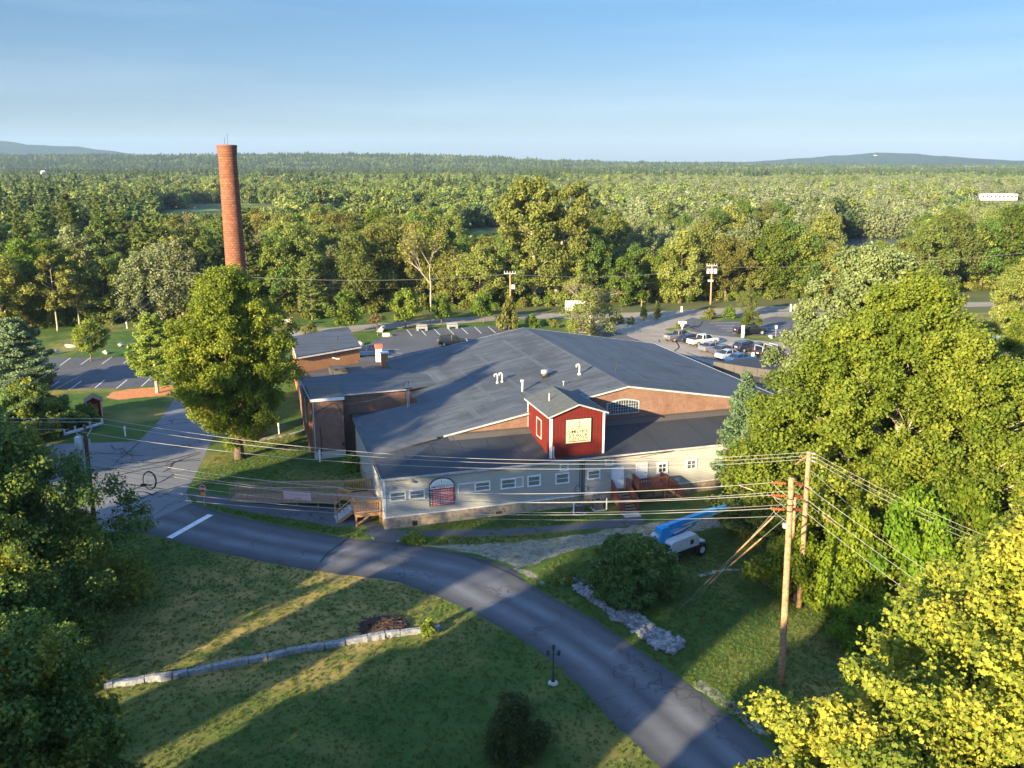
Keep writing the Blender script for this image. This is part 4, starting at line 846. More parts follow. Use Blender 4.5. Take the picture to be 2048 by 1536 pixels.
while y < 3250:
    sp = 6.8 if y < 700 else (8.5 if y < 1400 else 12)
    sp *= 1.0; n = int((y*1.28+60)/sp)
    for k in range(n):
        x = -(y*.64+30)+(y*1.28+60)*(k+r2.random())/n; yy = y+r2.uniform(-.6, .6)*sp
        if yy < front_y(max(-110, min(130, x)))+70: continue
        if any((x-a)**2+(yy-b)**2 < 30 for a, b in placed if abs(b-yy) < 6): continue
        kd = region_kind(x, yy, r2); j = {'D': r2.choice((0, 0, 1, 1, 2)), 'S': r2.choice((3, 4)), 'P': r2.choice((5, 6))}[kd]
        h = [13.5, 13, 12, 12.5, 11.5, 18, 16][j]*r2.uniform(.72, 1.15)*(1.1 if yy > 1400 else 1)*(1+.32*noise.noise(Vector((x*.016, yy*.010, 8))))
        if noise.noise(Vector((x*.011, yy*.006, 21))) > .50: h *= .35
        h2 = hlimit(x, yy, h)
        if h2 < 2.5: continue
        z = 0
        Y0 = 3300-1500*.7
        if yy > Y0:
            s_ = (yy-Y0)/(1500); px_ = 1024+FOC*x/(yy*math.cos(TH)); yp = float(np.interp(px_, [a for a, b in H1], [b for a, b in H1])); hz = D(px_, yp, 3300).z
            z = (hz+12)*math.sin(min(1, s_/.7)*math.pi/2)*(yy/3300)-14
        pts.append((x, yy, z)); scl.append(h2/[13.5, 13, 12, 12.5, 11.5, 18, 16][j]); idx.append(j)
    y += sp*.95
print('far trees', len(pts))
scatter('far_woodland', pts, scl, idx, protoC, 'far woodland of mixed green and silvery trees reaching to the hills')
uc = bpy.data.collections.new('undergrowth_prototypes')
for i in range(3): uc.objects.link(bpy.data.objects.new('under_%d' % i, BUSH[i][0]))
pts, scl, idx = [], [], []
for k in range(700):
    x = r2.uniform(-105, 130); yy = front_y(x)+r2.uniform(-.5, 9)
    pts.append((x, yy, -.3)); scl.append(r2.uniform(.5, 1.15)); idx.append(r2.choice((0, 0, 1, 1, 2)))
scatter('undergrowth', pts, scl, idx, uc, 'tangled undergrowth along the foot of the woodland')

# short tufts over the near lawns
def inside(p, P_):
    c = False; j = len(P_)-1
    for i in range(len(P_)):
        if (P_[i].y > p[1]) != (P_[j].y > p[1]) and p[0] < (P_[j].x-P_[i].x)*(p[1]-P_[i].y)/(P_[j].y-P_[i].y)+P_[i].x: c = not c
        j = i
    return c
rg_ = np.random.default_rng(4); nb = 12
bc = rg_.normal(size=(nb, 3))*np.array([.07, .07, 0])+np.array([0, 0, .03]); bt = np.stack([rg_.normal(size=nb)*.5, rg_.normal(size=nb)*.5, np.ones(nb)], 1); bnn = np.stack([rg_.normal(size=nb), rg_.normal(size=nb), rg_.normal(size=nb)*.2], 1)
M['blade'] = leaf_mat('grass_blades', [(.035, .085, .014), (.07, .13, .024), (.17, .17, .05)], .3, .3)
tc_ = bpy.data.collections.new('tuft_prototypes'); tm_ = leaf_mesh('tuft', bc, bnn, .11*(.6+.8*rg_.random(nb)), rg_.random(nb), shape=NEED*np.array([1, .8, 1]), rng=rg_, along=bt); tm_.materials.append(M['blade']); tc_.objects.link(bpy.data.objects.new('tuft', tm_))
lawnA = gp((200, 1068), (243, 1066), (335, 1081), (410, 1102), (513, 1124), (680, 1152), (783, 1165), (844, 1185), (926, 1219), (1022, 1270), (1090, 1315), (1158, 1374), (1227, 1448), (1295, 1516), (1345, 1568), (150, 1640), (120, 1200))
lawnB = gp((1049, 1158), (1090, 1184), (1193, 1240), (1295, 1309), (1380, 1368), (1440, 1414), (1510, 1469), (1620, 1560), (1800, 1400), (1650, 1150), (1500, 1060), (1400, 1070), (1290, 1080), (1200, 1096), (1130, 1110))
lawnC = gp((400, 1004), (458, 1027), (581, 1054), (700, 1075), (740, 1076), (735, 1062), (672, 1054), (600, 1042), (520, 1029), (440, 1014))
lawnD = gp((430, 915), (470, 885), (600, 865), (620, 925), (700, 925), (730, 960), (460, 962), (400, 985), (395, 950))
RPX = [G(680+x/2.926, 1011+y/2.926) for x, y in ((1350, 470), (1400, 440), (1640, 620), (1700, 580), (1760, 640), (1930, 750), (2030, 790), (2030, 845), (1945, 900), (1850, 870), (1600, 700))]
pts, scl, idx = [], [], []; nn = np.random.default_rng(11)
lawnE = gp((850, 1056), (950, 1040), (1060, 1025), (1140, 1030), (1230, 1038), (1180, 1042), (1100, 1051), (1000, 1057), (900, 1058))
lawnF = gp((850, 1078), (900, 1074), (1000, 1074), (1100, 1067), (1180, 1061), (1150, 1066), (1060, 1081), (940, 1089), (860, 1092))
for P_, dens in ((lawnA, 13), (lawnB, 26), (lawnC, 30), (lawnD, 16), (lawnE, 26), (lawnF, 26)):
    x0, x1 = min(p.x for p in P_), max(p.x for p in P_); y0, y1 = min(p.y for p in P_), max(p.y for p in P_)
    for x, y in nn.random((int((x1-x0)*(y1-y0)*dens), 2))*np.array([x1-x0, y1-y0])+np.array([x0, y0]):
        if inside((x, y), P_) and not inside((x, y), RPX): pts.append((x, y, .004)); scl.append(.55+.7*nn.random()); idx.append(0)
o = scatter('grass_tufts', pts, scl, idx, tc_, 'short mown grass blades covering the near lawns'); o['category'] = 'grass'; print('tufts', len(pts))

# ================================================================== THE MILL (local frame: u along the siding wall, d away from the viewer)
mill = empty('mill_building', A0, AN, 'long low mill with pale siding front, brick gable and wide slate grey roof', 'building')
zW = lambda u: 8.5-.18*(23.5-u)
zE = lambda u: 8.5-.173*(u-23.5)
zS = lambda d: 4.32+.145*d
def wall_poly(pts, d0, d1):   # outline in (u, z) extruded from d0 to d1
    mb = MB(); k = len(pts); a = sum(pts[i][0]*pts[(i+1) % k][1]-pts[(i+1) % k][0]*pts[i][1] for i in range(k))
    if a < 0: pts = pts[::-1]
    vs = [(p[0], d0, p[1]) for p in pts]+[(p[0], d1, p[1]) for p in pts]; fs = []
    for t in tessellate_polygon([[Vector((p[0], p[1], 0)) for p in pts]]):
        ar = (pts[t[1]][0]-pts[t[0]][0])*(pts[t[2]][1]-pts[t[0]][1])-(pts[t[2]][0]-pts[t[0]][0])*(pts[t[1]][1]-pts[t[0]][1])
        if ar < 0: t = (t[0], t[2], t[1])
        fs.append(t); fs.append((t[2]+k, t[1]+k, t[0]+k))
    for i in range(k): j = (i+1) % k; fs.append((j, i, i+k, j+k))
    return mb.add(vs, fs)
MB().box(0, 37.5, 0, .2, .9, 4.25).build('siding_wall', M['siding'], mill)
mb = MB(); mb.box(0, .2, .21, 17.3, .9, 4.2); mb.box(.21, 6.38, 17.1, 17.3, .9, 4.2); mb.build('side_wall', M['siding'], mill)
mb = MB().box(-.06, 37.6, -.07, 17.4, -.2, .898); mb.build('foundation', M['stone'], mill)
mb = MB().box(-.03, 37.5, -.035, -.004, .9, 1.0); mb.box(-.04, .12, -.05, -.002, .9, 4.24); mb.box(-.05, -.004, -.05, .12, .0, 4.24); mb.box(37.4, 37.52, -.05, -.002, .9, 4.24)
mb.build('white_trim', M['white'], mill)
mb = MB().box(-.3, 37.8, -.31, -.27, 4.12, 4.30); mb.bar((-.2, -.3, 4.16), (-.2, 17.5, 4.16), .04, .2); mb.build('fascia', M['trim'], mill)
# brick clerestory wall with gable
wall_poly([(6.5, 4.4), (6.5, 5.32), (23.5, 8.38), (38.6, 5.76), (41.1, 5.3), (41.1, 4.4)], 6.2, 6.5).build('brick_gable_wall', M['brick'], mill)
mb = MB(); mb.box(6.5, 6.75, 6.52, 36.4, 0, 5.2); mb.box(40.85, 41.1, 6.52, 36.4, 0, 5.2); mb.build('brick_side_wall', M['brick'], mill)
wall_poly([(6.5, 0), (6.5, 5.32), (23.5, 8.38), (41.1, 5.3), (41.1, 0)], 36.41, 36.7).build('brick_rear_wall', M['brick'], mill)
roofW = MB().slab([(6.2, 6.0, zW(6.2)), (23.48, 6.0, zW(23.48)), (23.48, 36.9, zW(23.48)), (6.2, 36.9, zW(6.2))], .14)
roofW.slab([(-.25, 4.9, zW(-.25)+.05), (6.198, 6.3, zW(6.2)+.003), (6.198, 17.5, zW(6.2)+.003), (-.25, 17.5, zW(-.25)+.05)], .14)
roofW.build('west_roof', M['roof_main'], mill)
MB().slab([(23.5, 6.0, 8.5), (41.4, 6.0, zE(41.4)), (41.4, 36.9, zE(41.4)), (23.5, 36.9, 8.5)], .14).build('east_roof', M['roof_east'], mill)
mb = MB().slab([(6.2, -.27, zS(-.27)), (37.8, -.27, zS(-.27)), (37.8, 6.19, zS(6.19)), (6.2, 6.19, zS(6.19))], .12)
mb.slab([(-.27, -.27, zS(-.27)-.06), (6.198, -.27, zS(-.27)), (6.198, 6.19, zS(6.19))], .12); mb.slab([(-.27, -.27, zS(-.27)-.06), (6.198, 6.25, zS(6.19)), (-.27, 4.95, zW(-.25)+.045)], .12)
mb.build('front_roof', M['roof_dark'], mill)
mb = MB(); mb.bar((6.2, 5.97, zW(6.2)-.08), (23.5, 5.97, 8.42), .04, .16); mb.bar((23.5, 5.97, 8.42), (41.4, 5.97, zE(41.4)-.08), .04, .16)
mb.bar((41.43, 6.0, zE(41.4)-.06), (41.43, 36.9, zE(41.4)-.06), .05, .16); mb.bar((6.2, 36.93, zW(6.2)-.06), (23.5, 36.93, 8.44), .05, .14); mb.bar((23.5, 36.93, 8.44), (41.4, 36.93, zE(41.4)-.06), .05, .14)
mb.build('roof_edge', M['trim'], mill)
mb = MB(); mb.slab([(23.3, 6.0, 8.50), (23.7, 6.0, 8.50), (23.7, 36.9, 8.50), (23.3, 36.9, 8.50)], .03); mb.build('ridge_cap', M['roof_east'], mill)
mb = MB().slab([(6.6, 5.3, zS(5.3)+.02), (37.5, 5.3, zS(5.3)+.02), (37.5, 6.18, zS(6.18)+.22), (6.6, 6.18, zS(6.18)+.22)], .15); mb.build('roof_flashing', M['roof_brown'], mill)
# roof patches, a shade lighter or darker than the field
mb = MB()
for u0, u1, d0, d1 in ((7.2, 10.6, 22.5, 27.6),):
    mb.slab([(u0, d0, zW(u0)+.012), (u1, d0, zW(u1)+.012), (u1, d1, zW(u1)+.012), (u0, d1, zW(u0)+.012)], .01)
mb.build('roof_patch', M['roof_east'], mill)
for u0, u1, d0, d1 in ((23.9, 31, 6.3, 9.4), (.3, 5.6, 5.6, 17.0)):
    mb = MB()
    f = zE if u0 > 23 else (lambda u: zW(u)+.045 if u < 1 else zW(u)+.008)
    mb.slab([(u0, d0, f(u0)+.012), (u1, d0, f(u1)+.012), (u1, d1, f(u1)+.012), (u0, d1, f(u0)+.012)], .01)
    mb.build('roof_patch', mat('newer_membrane', (.055, .065, .078), (.075, .085, .10), .8, .8, .02, 2), mill)

def window(parent, u0, u1, z0, z1, d=0.0, fw=.11, cols=1, rows=2, glass='blind', blank=None):
    mb = MB(); y0, y1 = d-.07, d-.003
    mb.box(u0-fw, u1+fw, y0, y1, z1, z1+fw*1.1); mb.box(u0-fw, u1+fw, y0-.02, y1, z0-fw, z0); mb.box(u0-fw, u0, y0+.003, y1, z0, z1); mb.box(u1, u1+fw, y0+.003, y1, z0, z1)
    for i in range(1, cols): x = u0+(u1-u0)*i/cols; mb.box(x-.02, x+.02, d-.05, d-.02, z0, z1)
    for i in range(1, rows): z = z0+(z1-z0)*i/rows; mb.box(u0, u1, d-.055, d-.02, z-.018, z+.018)
    if blank: mb.box(blank[0], blank[1], y0+.01, y1, z1+fw*.5, z1+fw*1.1); mb.box(blank[0], blank[1], y0+.01, y1, z0-fw, z0-fw*.4); mb.box(*( (blank[0], blank[0]+.08) if blank[0] < u0 else (blank[1]-.08, blank[1])), y0+.01, y1, z0-fw*.4, z1+fw*.5)
    f = mb.build('window', M['white'], parent); MB().box(u0+.001, u1-.001, d-.02, d-.006, z0+.001, z1-.001).build('pane', M[glass], f); return f
window(mill, .52, 1.62, 2.36, 2.95); window(mill, 2.08, 3.14, 2.34, 2.94)
window(mill, 7.45, 8.55, 2.41, 3.02, blank=(5.95, 7.34)); window(mill, 9.65, 10.73, 2.37, 3.04, blank=(10.84, 11.5))
window(mill, 11.94, 12.89, 2.33, 3.06); window(mill, 14.4, 15.41, 2.28, 3.01); window(mill, 17.27, 18.21, 2.36, 2.98)
window(mill, 14.78, 15.31, 3.39, 3.81, rows=3, fw=.13); window(mill, 18.88, 19.37, 3.44, 3.88, rows=3, fw=.13)
window(mill, 23.79, 24.47, 2.25, 2.95, cols=2, glass='glass', fw=.17); window(mill, 26.53, 27.32, 2.28, 2.98, cols=2, glass='glass', fw=.12)
for u0, u1, z0, z1 in ((19.45, 20.42, 1.2, 3.02), (21.73, 22.62, 1.5, 3.16)):
    mb = MB().box(u0, u1, -.05, -.004, z0, z1)
    for a, b in ((.12, .45), (.55, .88)):
        for c, e in ((.08, .42), (.5, .92)): mb.box(u0+(u1-u0)*a, u0+(u1-u0)*b, -.062, -.05, z0+(z1-z0)*c, z0+(z1-z0)*e)
    dr = mb.build('door', mat('white_door', (.74, .76, .78), (.66, .68, .70), 3, .5), mill)
    mb = MB().box(u0-.09, u0, -.075, -.003, z0, z1+.09); mb.box(u1, u1+.09, -.075, -.003, z0, z1+.09); mb.box(u0, u1, -.075, -.003, z1, z1+.09); mb.build('door_frame', M['white'], dr)
    MB().tube([(u1-.12, -.12, z0+.85), (u1-.12, -.06, z0+.85)], .04).build('handle', M['dark'], dr)
# arched window on the gable
def arch(u0, u1, z0, z1, rise, n=10): return [(u0, z0), (u1, z0)]+[(u1-(u1-u0)*i/n, z1-rise+rise*math.sin(math.pi*(.5+(i/n-.5)*1.0))) for i in range(n+1)]
u0, u1, z0, z1 = 21.45, 24.72, 5.84, 7.28
mb = wall_poly(arch(u0, u1, z0, z1, .32), 6.135, 6.19); wf = mb.build('arched_window', M['trim'], mill)
for i in range(3):
    a = u0+.12+(u1-u0-.24)*i/3+.04; b = u0+.12+(u1-u0-.24)*(i+1)/3-.04
    tz = lambda x: z1-.32+.32*math.sin(math.pi*(1-(x-u0)/(u1-u0)))-.13
    wall_poly([(a, z0+.13), (b, z0+.13), (b, tz(b)), ((a+b)/2, tz((a+b)/2)), (a, tz(a))], 6.11, 6.134).build('pane', M['glass'], wf)
    m2 = MB()
    for k in (1, 2, 3): x = a+(b-a)*k/4; m2.box(x-.015, x+.015, 6.085, 6.109, z0+.13, tz(x))
    for k in (1, 2, 3): z = z0+.13+(.98)*k/3.6; m2.box(a, b, 6.087, 6.109, z-.015, z+.015)
    m2.build('muntins', M['trim'], wf)
# service pipes, meters, lamps on the siding
mb = MB()
for x, zt in ((16.45, 4.1), (16.62, 4.15), (16.72, 3.9), (16.85, 4.1)): mb.tube([(x, -.06, .2), (x, -.06, zt)], .028, 6)
mb.tube([(16.6, -.33, 4.1), (24.5, -.33, 4.16), (25.0, -.36, 4.2)], .03, 5); mb.tube([(22.0, -.06, 3.8), (25.1, -.2, 4.1)], .015, 5)
mb.tube([(16.1, -.06, 1.1), (16.0, -.08, 1.6), (16.2, -.08, 1.9), (16.45, -.06, 1.9)], .025, 5)
mb.build('service_pipe', M['dark'], mill)
mb = MB(); mb.box(16.2, 16.5, -.16, -.004, 1.25, 1.6); mb.box(16.95, 17.15, -.16, -.004, 1.3, 1.7); mb.box(16.0, 16.2, -.14, -.004, .9, 1.2); mb.box(1.6, 1.75, -.1, -.07, .2, .5); mb.build('meter_box', M['trim'], mill)
for x, z in ((.55, 3.6), (2.2, 3.95), (19.1, 2.72)):
    mb = MB().tube([(x, 0, z), (x, -.12, z), (x, -.2, z-.05)], .03, 6); mb.box(x-.09, x+.09, -.3, -.12, z-.22, z-.06); mb.build('wall_lamp', M['metal'], mill)
mb = MB(); mb.box(2.15, 2.55, -.12, -.08, .05, .45); mb.box(9.1, 9.6, -.12, -.08, .2, .4); mb.build('foundation_vent', M['dark'], mill)
def roofpt(px, py):
    z = 7
    for _ in range(20):
        q = L(G(px, py, z)); z2 = zW(q.x) if q.x < 23.5 else zE(q.x); z += (z2-z)*.6
    return L(G(px, py, z))
def goose(px, py, h, r, dx):
    q = roofpt(px, py); mb = MB(); mb.tube([(q.x, q.y, q.z-.1), (q.x, q.y, q.z+h*.8), (q.x+dx*.35, q.y, q.z+h), (q.x+dx, q.y, q.z+h*.95), (q.x+dx*1.05, q.y, q.z+h*.72)], r, 8); mb.tube([q+Vector((0, 0, -.05)), q+Vector((0, 0, .12))], r*2, 8)
    return mb.build('vent_pipe', M['vent_metal'], mill, True)
M['vent_metal'] = mat('pinkish_galvanised_vent', (.66, .60, .58), (.5, .46, .45), 5, .5, metal=.2)
goose(995, 766, .95, .075, -.3); goose(1004.5, 764, .95, .075, -.3); goose(1159, 749, 1.05, .10, -.3)
q = roofpt(1045, 783); mb = MB(); mb.tube([q-Vector((0, 0, .1)), q+Vector((0, 0, 1.05))], .11, 9); mb.tube([q+Vector((-.2, 0, 1.05)), q+Vector((.2, 0, 1.05))], .12, 8); mb.build('vent_pipe', M['vent_metal'], mill, True)
q = roofpt(1089, 755); mb = MB(); mb.box(q.x-.3, q.x+.3, q.y-.3, q.y+.3, q.z-.1, q.z+.22); mb.build('fan_curb', M['dark'], mill)
mb = MB(); mb.tube([q+Vector((0, 0, .22)), q+Vector((0, 0, .38)), q+Vector((0, 0, .4)), q+Vector((0, 0, .75)), q+Vector((0, 0, .8))], [.2, .2, .36, .36, .22], 14); mb.build('exhaust_fan', M['metal'], mill, True)
q = roofpt(1127, 771); MB().tube([q, q+Vector((0, 0, .35)), q+Vector((0, 0, .36)), q+Vector((0, 0, .45))], [.05, .05, .12, .12], 8).build('vent_pipe', M['metal'], mill)
q = roofpt(1232, 742); MB().tube([q, q+Vector((0, 0, .25)), q+Vector((0, 0, .3)), q+Vector((0, 0, 1.1))], [.07, .07, .02, .02], 7).build('antenna', M['dark'], mill)
q = roofpt(815, 816); mb = MB(); mb.tube([q-Vector((0, 0, .1)), q+Vector((0, 0, 2.0))], .05, 7); mb.tube([q+Vector((.16, 0, -.1)), q+Vector((.16, 0, 1.9))], .05, 7); mast = mb.build('service_mast', M['metal'], mill)
mb = MB(); mb.tube([q+Vector((-.1, 0, 1.9)), q+Vector((-.35, 0, 2.1)), q+Vector((-.3, 0, 2.5)), q+Vector((0, 0, 2.75)), q+Vector((.2, 0, 2.7)), q+Vector((.15, 0, 2.2))], .022, 5); mb.bar(q+Vector((-.3, 0, 1.95)), q+Vector((.5, 0, 2.0)), .08); mb.build('cable_loop', M['dark'], mast)

# stair tower wing on the left
wing = empty('brick_stair_tower', W(0, 0), AN, 'red brick stair tower and flat slate roofed wing on the left of the mill', 'building')
MB().box(-3.8, -.88, 18.95, 24, -.1, 5.97).build('tower_wall', M['brick'], wing)
mb = MB().box(-4.1, -3.0, 21, 30.5, -.1, 5.78); mb.poly([(-3.7, 24.01), (-.87, 24.01), (-.87, 20.6), (5.6, 21.2), (8.9, 22.4), (8.9, 27), (5.0, 30.2), (-2.9, 29.6)], -.1, 5.78); mb.build('wing_wall', M['brick'], wing)
mb = MB().poly([(-4.35, 20.6), (-.86, 20.5), (5.7, 20.85), (9.3, 22.0), (9.3, 26.5), (5.2, 30.6), (-4.25, 28.6)], 5.79, 5.92); mb.build('wing_roof', M['roof_main'], wing)
mb = MB().poly([(-3.95, 18.8), (-.8, 18.8), (-.8, 25), (-3.95, 24.8)], 5.98, 6.10); mb.build('tower_roof', mat('tower_membrane', (.085, .078, .075), (.11, .10, .095), .8, .8, .02, 3), wing)
MB().box(-4.0, -.75, 18.70, 18.795, 5.86, 6.13).build('tower_fascia', M['white'], wing)
mb = MB(); mb.bar((-4.0, 18.75, 6.0), (-4.38, 28.5, 5.86), .08, .2); mb.bar((-.8, 20.44, 5.86), (5.7, 20.79, 5.86), .05, .14); mb.bar((-3.75, 18.93, 6), (-3.75, 18.93, .6), .09); mb.build('gutter', M['trim'], wing)
MB().box(-.0, 6.3, 17.52, 20.55, 3.7, 3.9).build('lean_to_roof', M['roof_dark'], wing)
MB().box(-3.4, -3.1, 18.75, 18.94, .3, 5.4).build('drain_pipe', M['dark'], wing) if False else None
mb = MB().tube([(-3.2, 18.9, .2), (-3.2, 18.9, 3.3)], .035, 6); mb.build('drain_pipe', M['dark'], wing)
mb = MB()
zz = [( -3.7, 4.6), (-1.9, 5.55), (-1.5, 5.4), (-.9, 4.3)]
for a, b in zip(zz[:-1], zz[1:]): mb.bar((a[0], 18.93, a[1]), (b[0], 18.93, b[1]), .03, .06)
mb.build('old_roof_line', M['dark'], wing)
MB().box(-1.15, -.93, 18.86, 18.948, 1.2, 1.5).build('meter_box', M['dark'], wing)
MB().box(-3.85, -.83, 18.9, 19.4, -.1, .7).build('footing', M['concrete'], wing)
mb = MB(); 
f = MB(); 
for z0 in (2.2,):
    f.box(-4.17, -4.105, 24.2, 24.3, z0, z0+2.4); f.box(-4.17, -4.105, 25.4, 25.5, z0, z0+2.4); f.box(-4.17, -4.105, 24.3, 25.4, z0+2.3, z0+2.4); f.box(-4.17, -4.105, 24.3, 25.4, z0, z0+.1)
f = f.build('window', M['white'], wing); MB().box(-4.13, -4.104, 24.31, 25.39, 2.31, 4.49).build('pane', M['glass'], f)
# low connecting roof and orange brick annex
ann = empty('brick_annex', W(0, 0), AN, 'small orange brick annex with grey flat roof behind the stair tower wing', 'building')
A4 = [(-3.9, 40.0), (4.3, 44.3), (4.4, 57.9), (-3.85, 53.1)]
def inset(P_, k):
    c = Vector((sum(p[0] for p in P_)/len(P_), sum(p[1] for p in P_)/len(P_))); return [tuple(c+(Vector(p)-c)*k) for p in P_]
MB().poly(inset(A4, .96), -.1, 5.75).build('brick_wall', M['brick_o'], ann)
MB().poly(A4, 5.78, 5.92).build('flat_roof', M['roof_main'], ann)
MB().poly(inset(A4, 1.012), 5.62, 5.775).build('fascia', M['white'], ann)
q = L(G(675, 681, 5.9)); MB().tube([(q.x, q.y, 5.9), (q.x, q.y, 6.5)], .08, 7).build('vent_pipe', M['dark'], ann)
mb = MB().tube([(.5, 42.0, 5.1), (.9, 41.7, 5.0), (1.3, 41.5, 5.0)], .05, 6); mb.build('wall_lamp', M['white'], ann)
lo_ = empty('connecting_building', W(0, 0), AN, 'low flat brown roofed link between the orange annex and the mill', 'building')
MB().poly([(-4.0, 30.52), (5.2, 30.65), (8.4, 34), (8.4, 42.2), (4.6, 43.9), (-3.9, 39.9)], -.1, 3.7).build('wall', M['brick'], lo_)
MB().poly([(-4.2, 30.0 if False else 30.51), (5.2, 30.62), (8.6, 33.9), (8.6, 42.4), (4.7, 44.2), (-4.1, 40.0)], 3.71, 3.86).build('flat_roof', M['roof_brown'], lo_)
MB().box(-.2, 1.9, 38.2, 40.2, 3.862, 4.5).build('roof_hatch', M['roof_brown'], lo_)
MB().tube([(.6, 31.8, 3.86), (.6, 31.8, 4.7)], .1, 7).build('vent_pipe', M['dark'], lo_)
MB().box(5.6, 8.2, 33.6, 33.8, 3.0, 4.5).build('parapet_end', M['white'], lo_)
mb = MB().box(6.3, 7.1, 40.6, 41.4, 3.86, 5.5); ch = mb.build('low_chimney', M['brick_o'], lo_)
MB().box(6.18, 7.22, 40.5, 41.5, 5.502, 5.66).build('chimney_cap', M['white'], ch)
mb = MB().box(6.35, 7.05, 45.2, 45.9, 3.0, 5.2); ch = mb.build('low_chimney', M['white'], lo_); MB().box(6.25, 7.15, 45.1, 46.0, 5.202, 5.7).build('chimney_cap', mat('red_cap', (.55, .12, .08), (.45, .10, .07), 3), ch)
# east annex
ea = empty('flat_roofed_annex', W(0, 0), AN, 'low black flat roofed annex between the mill and the huge maple', 'building')
MB().poly([(41.5, 6.7), (41.5, 26.5), (45, 27.2), (54, 16.4), (62, 9), (62, 0), (37.9, 0), (37.9, 6.1), (41.45, 6.2)], -.1, 3.6).build('brick_wall', M['brick'], ea)
MB().poly([(41.52, 6.6), (41.52, 26.6), (45, 27.4), (54.1, 16.3), (62.2, 9), (62.2, -.2), (37.95, -.2), (37.95, 6.1), (41.46, 6.15)], 3.61, 3.75).build('lower_roof', M['roof_brown'], ea)
MB().poly([(45, 27.6), (49, 29.5), (60, 29.0), (66, 18), (62, 9.5), (54.2, 16.5)], 3.0, 4.35).build('upper_wall', M['roof_brown'], ea)
MB().poly([(45.2, 27.6), (49, 29.4), (60, 28.9), (65.8, 18), (62, 9.9), (54.3, 16.8)], 4.352, 4.42).build('upper_roof', M['roof_dark'], ea)
mb = MB(); PP = [(44.9, 27.6), (47, 24.2), (50, 20.4), (54.1, 16.4), (62, 9.4)]
for a, b in zip(PP[:-1], PP[1:]): mb.bar((a[0], a[1], 4.1), (b[0], b[1], 4.1), .22, 1.3)
mb.build('parapet', M['roof_brown'], ea)
mb = MB()
for a, b in (((42, 25), (60, 3)), ((42.5, 12), (57, 4)), ((47, 22), (58, 8.6))): mb.bar((a[0], a[1], 3.765), (b[0], b[1], 3.765), .5, .02)
mb.build('membrane_strip', M['roof_dark'], ea)

# red rooftop tower
rt = empty('rooftop_tower', W(13.95, .35), AN, 'red boarded tower with a small gable roof standing on the front roof', 'tower')
wall_poly([(0, 3.9), (0, 8.0), (2.4, 8.78), (4.8, 8.0), (4.8, 3.9)], 0, 6.0).build('wall', M['red_board'], rt)
mb = MB().slab([(-.25, -.25, 7.98), (2.4, -.25, 8.90), (2.4, 6.2, 8.90), (-.25, 6.2, 7.98)], .10); mb.slab([(2.402, -.25, 8.90), (5.05, -.25, 7.98), (5.05, 6.2, 7.98), (2.402, 6.2, 8.90)], .10); rf = mb.build('roof', mat('tower_shingles', (.06, .07, .072), (.08, .09, .095), 2, .9, .02, 8), rt)
mb = MB(); mb.bar((-.25, -.27, 7.95), (2.4, -.27, 8.86), .03, .12); mb.bar((2.4, -.27, 8.86), (5.05, -.27, 7.95), .03, .12); mb.bar((-.27, -.25, 7.93), (-.27, 6.2, 7.93), .03, .12); mb.bar((5.07, -.25, 7.93), (5.07, 6.2, 7.93), .03, .12); mb.build('eave_trim', M['trim'], rf)
mb = MB(); 
for x in (-.02, 4.64): mb.box(x, x+.18, -.03, -.003, 4.35, 7.95)
mb.box(-.03, -.003, -.03, .17, 4.35, 7.95); mb.box(-.03, -.003, 5.83, 6.0, 5.2, 7.95); mb.build('corner_board', M['white'], rt)
mb = MB()
for y0, y1, z0, z1 in ((2.2, 2.3, 5.35, 7.05), (3.4, 3.5, 5.35, 7.05), (2.3, 3.4, 6.95, 7.05), (2.3, 3.4, 5.35, 5.45)): mb.box(-.05, -.004, y0, y1, z0, z1)
hd = mb.build('hatch_door', mat('pinkish_trim', (.62, .42, .38), (.5, .32, .3), 3), rt); MB().box(-.03, -.004, 2.31, 3.39, 5.46, 6.94).build('panel', M['red_board'], hd)
mb = MB().tube([(.28, -.06, 5.4), (.28, -.06, 4.45), (.36, -.2, 4.38)], .03, 6); mb.build('drain_pipe', M['white'], rt)
MB().tube([(1.0, 3.2, 8.3), (1.0, 3.2, 9.1)], .05, 7).build('vent_pipe', M['metal'], rt)
# billboard
bbx = empty('billboard', W(13.95+2.4, .35), AN, 'cream billboard reading SMOKE STACK CENTER on the red tower', 'sign')
cx = 0.03
MB().box(cx-1.16, cx+1.16, -.10, -.004, 5.50, 7.64).build('frame', M['dark'], bbx)
MB().box(cx-1.10, cx+1.10, -.118, -.102, 5.56, 7.58).build('panel', M['cream'], bbx)
for tx, z, s, sx, bd in (('SMOKE', 6.52, .42, 1.40, .003), ('STACK', 6.18, .42, 1.42, .003), ('CENTER', 5.90, .34, 1.42, 0)):
    text_obj(tx, 'lettering', s, M['dark'], bbx, wall_mx(cx, -.122, z), sx, .002, bd)
mb = MB()
def ln(pts, w_=.022):
    for a, b in zip(pts[:-1], pts[1:]): mb.bar((cx+a[0], -.124, a[1]), (cx+b[0], -.124, b[1]), .006, w_, (0, 1, 0)) if False else mb.bar((cx+a[0], -.124, a[1]), (cx+b[0], -.124, b[1]), w_, .006, (0, -1, 0))
ln([(-.92, 6.76), (.92, 6.76)]); ln([(-.92, 5.70), (.92, 5.70)], .05); ln([(.03, 6.76), (.05, 7.46), (.10, 7.46), (.12, 6.76)], .03)
ln([(-.85, 6.76), (-.85, 7.02), (-.62, 7.02)]); ln([(-.62, 6.76), (-.62, 7.05), (-.42, 7.18), (-.22, 7.05), (-.22, 6.76)]); ln([(-.42, 6.8), (-.42, 6.95), (-.3, 6.95), (-.3, 6.8)]); ln([(-.05, 6.76), (-.05, 6.95), (.2, 6.95)])
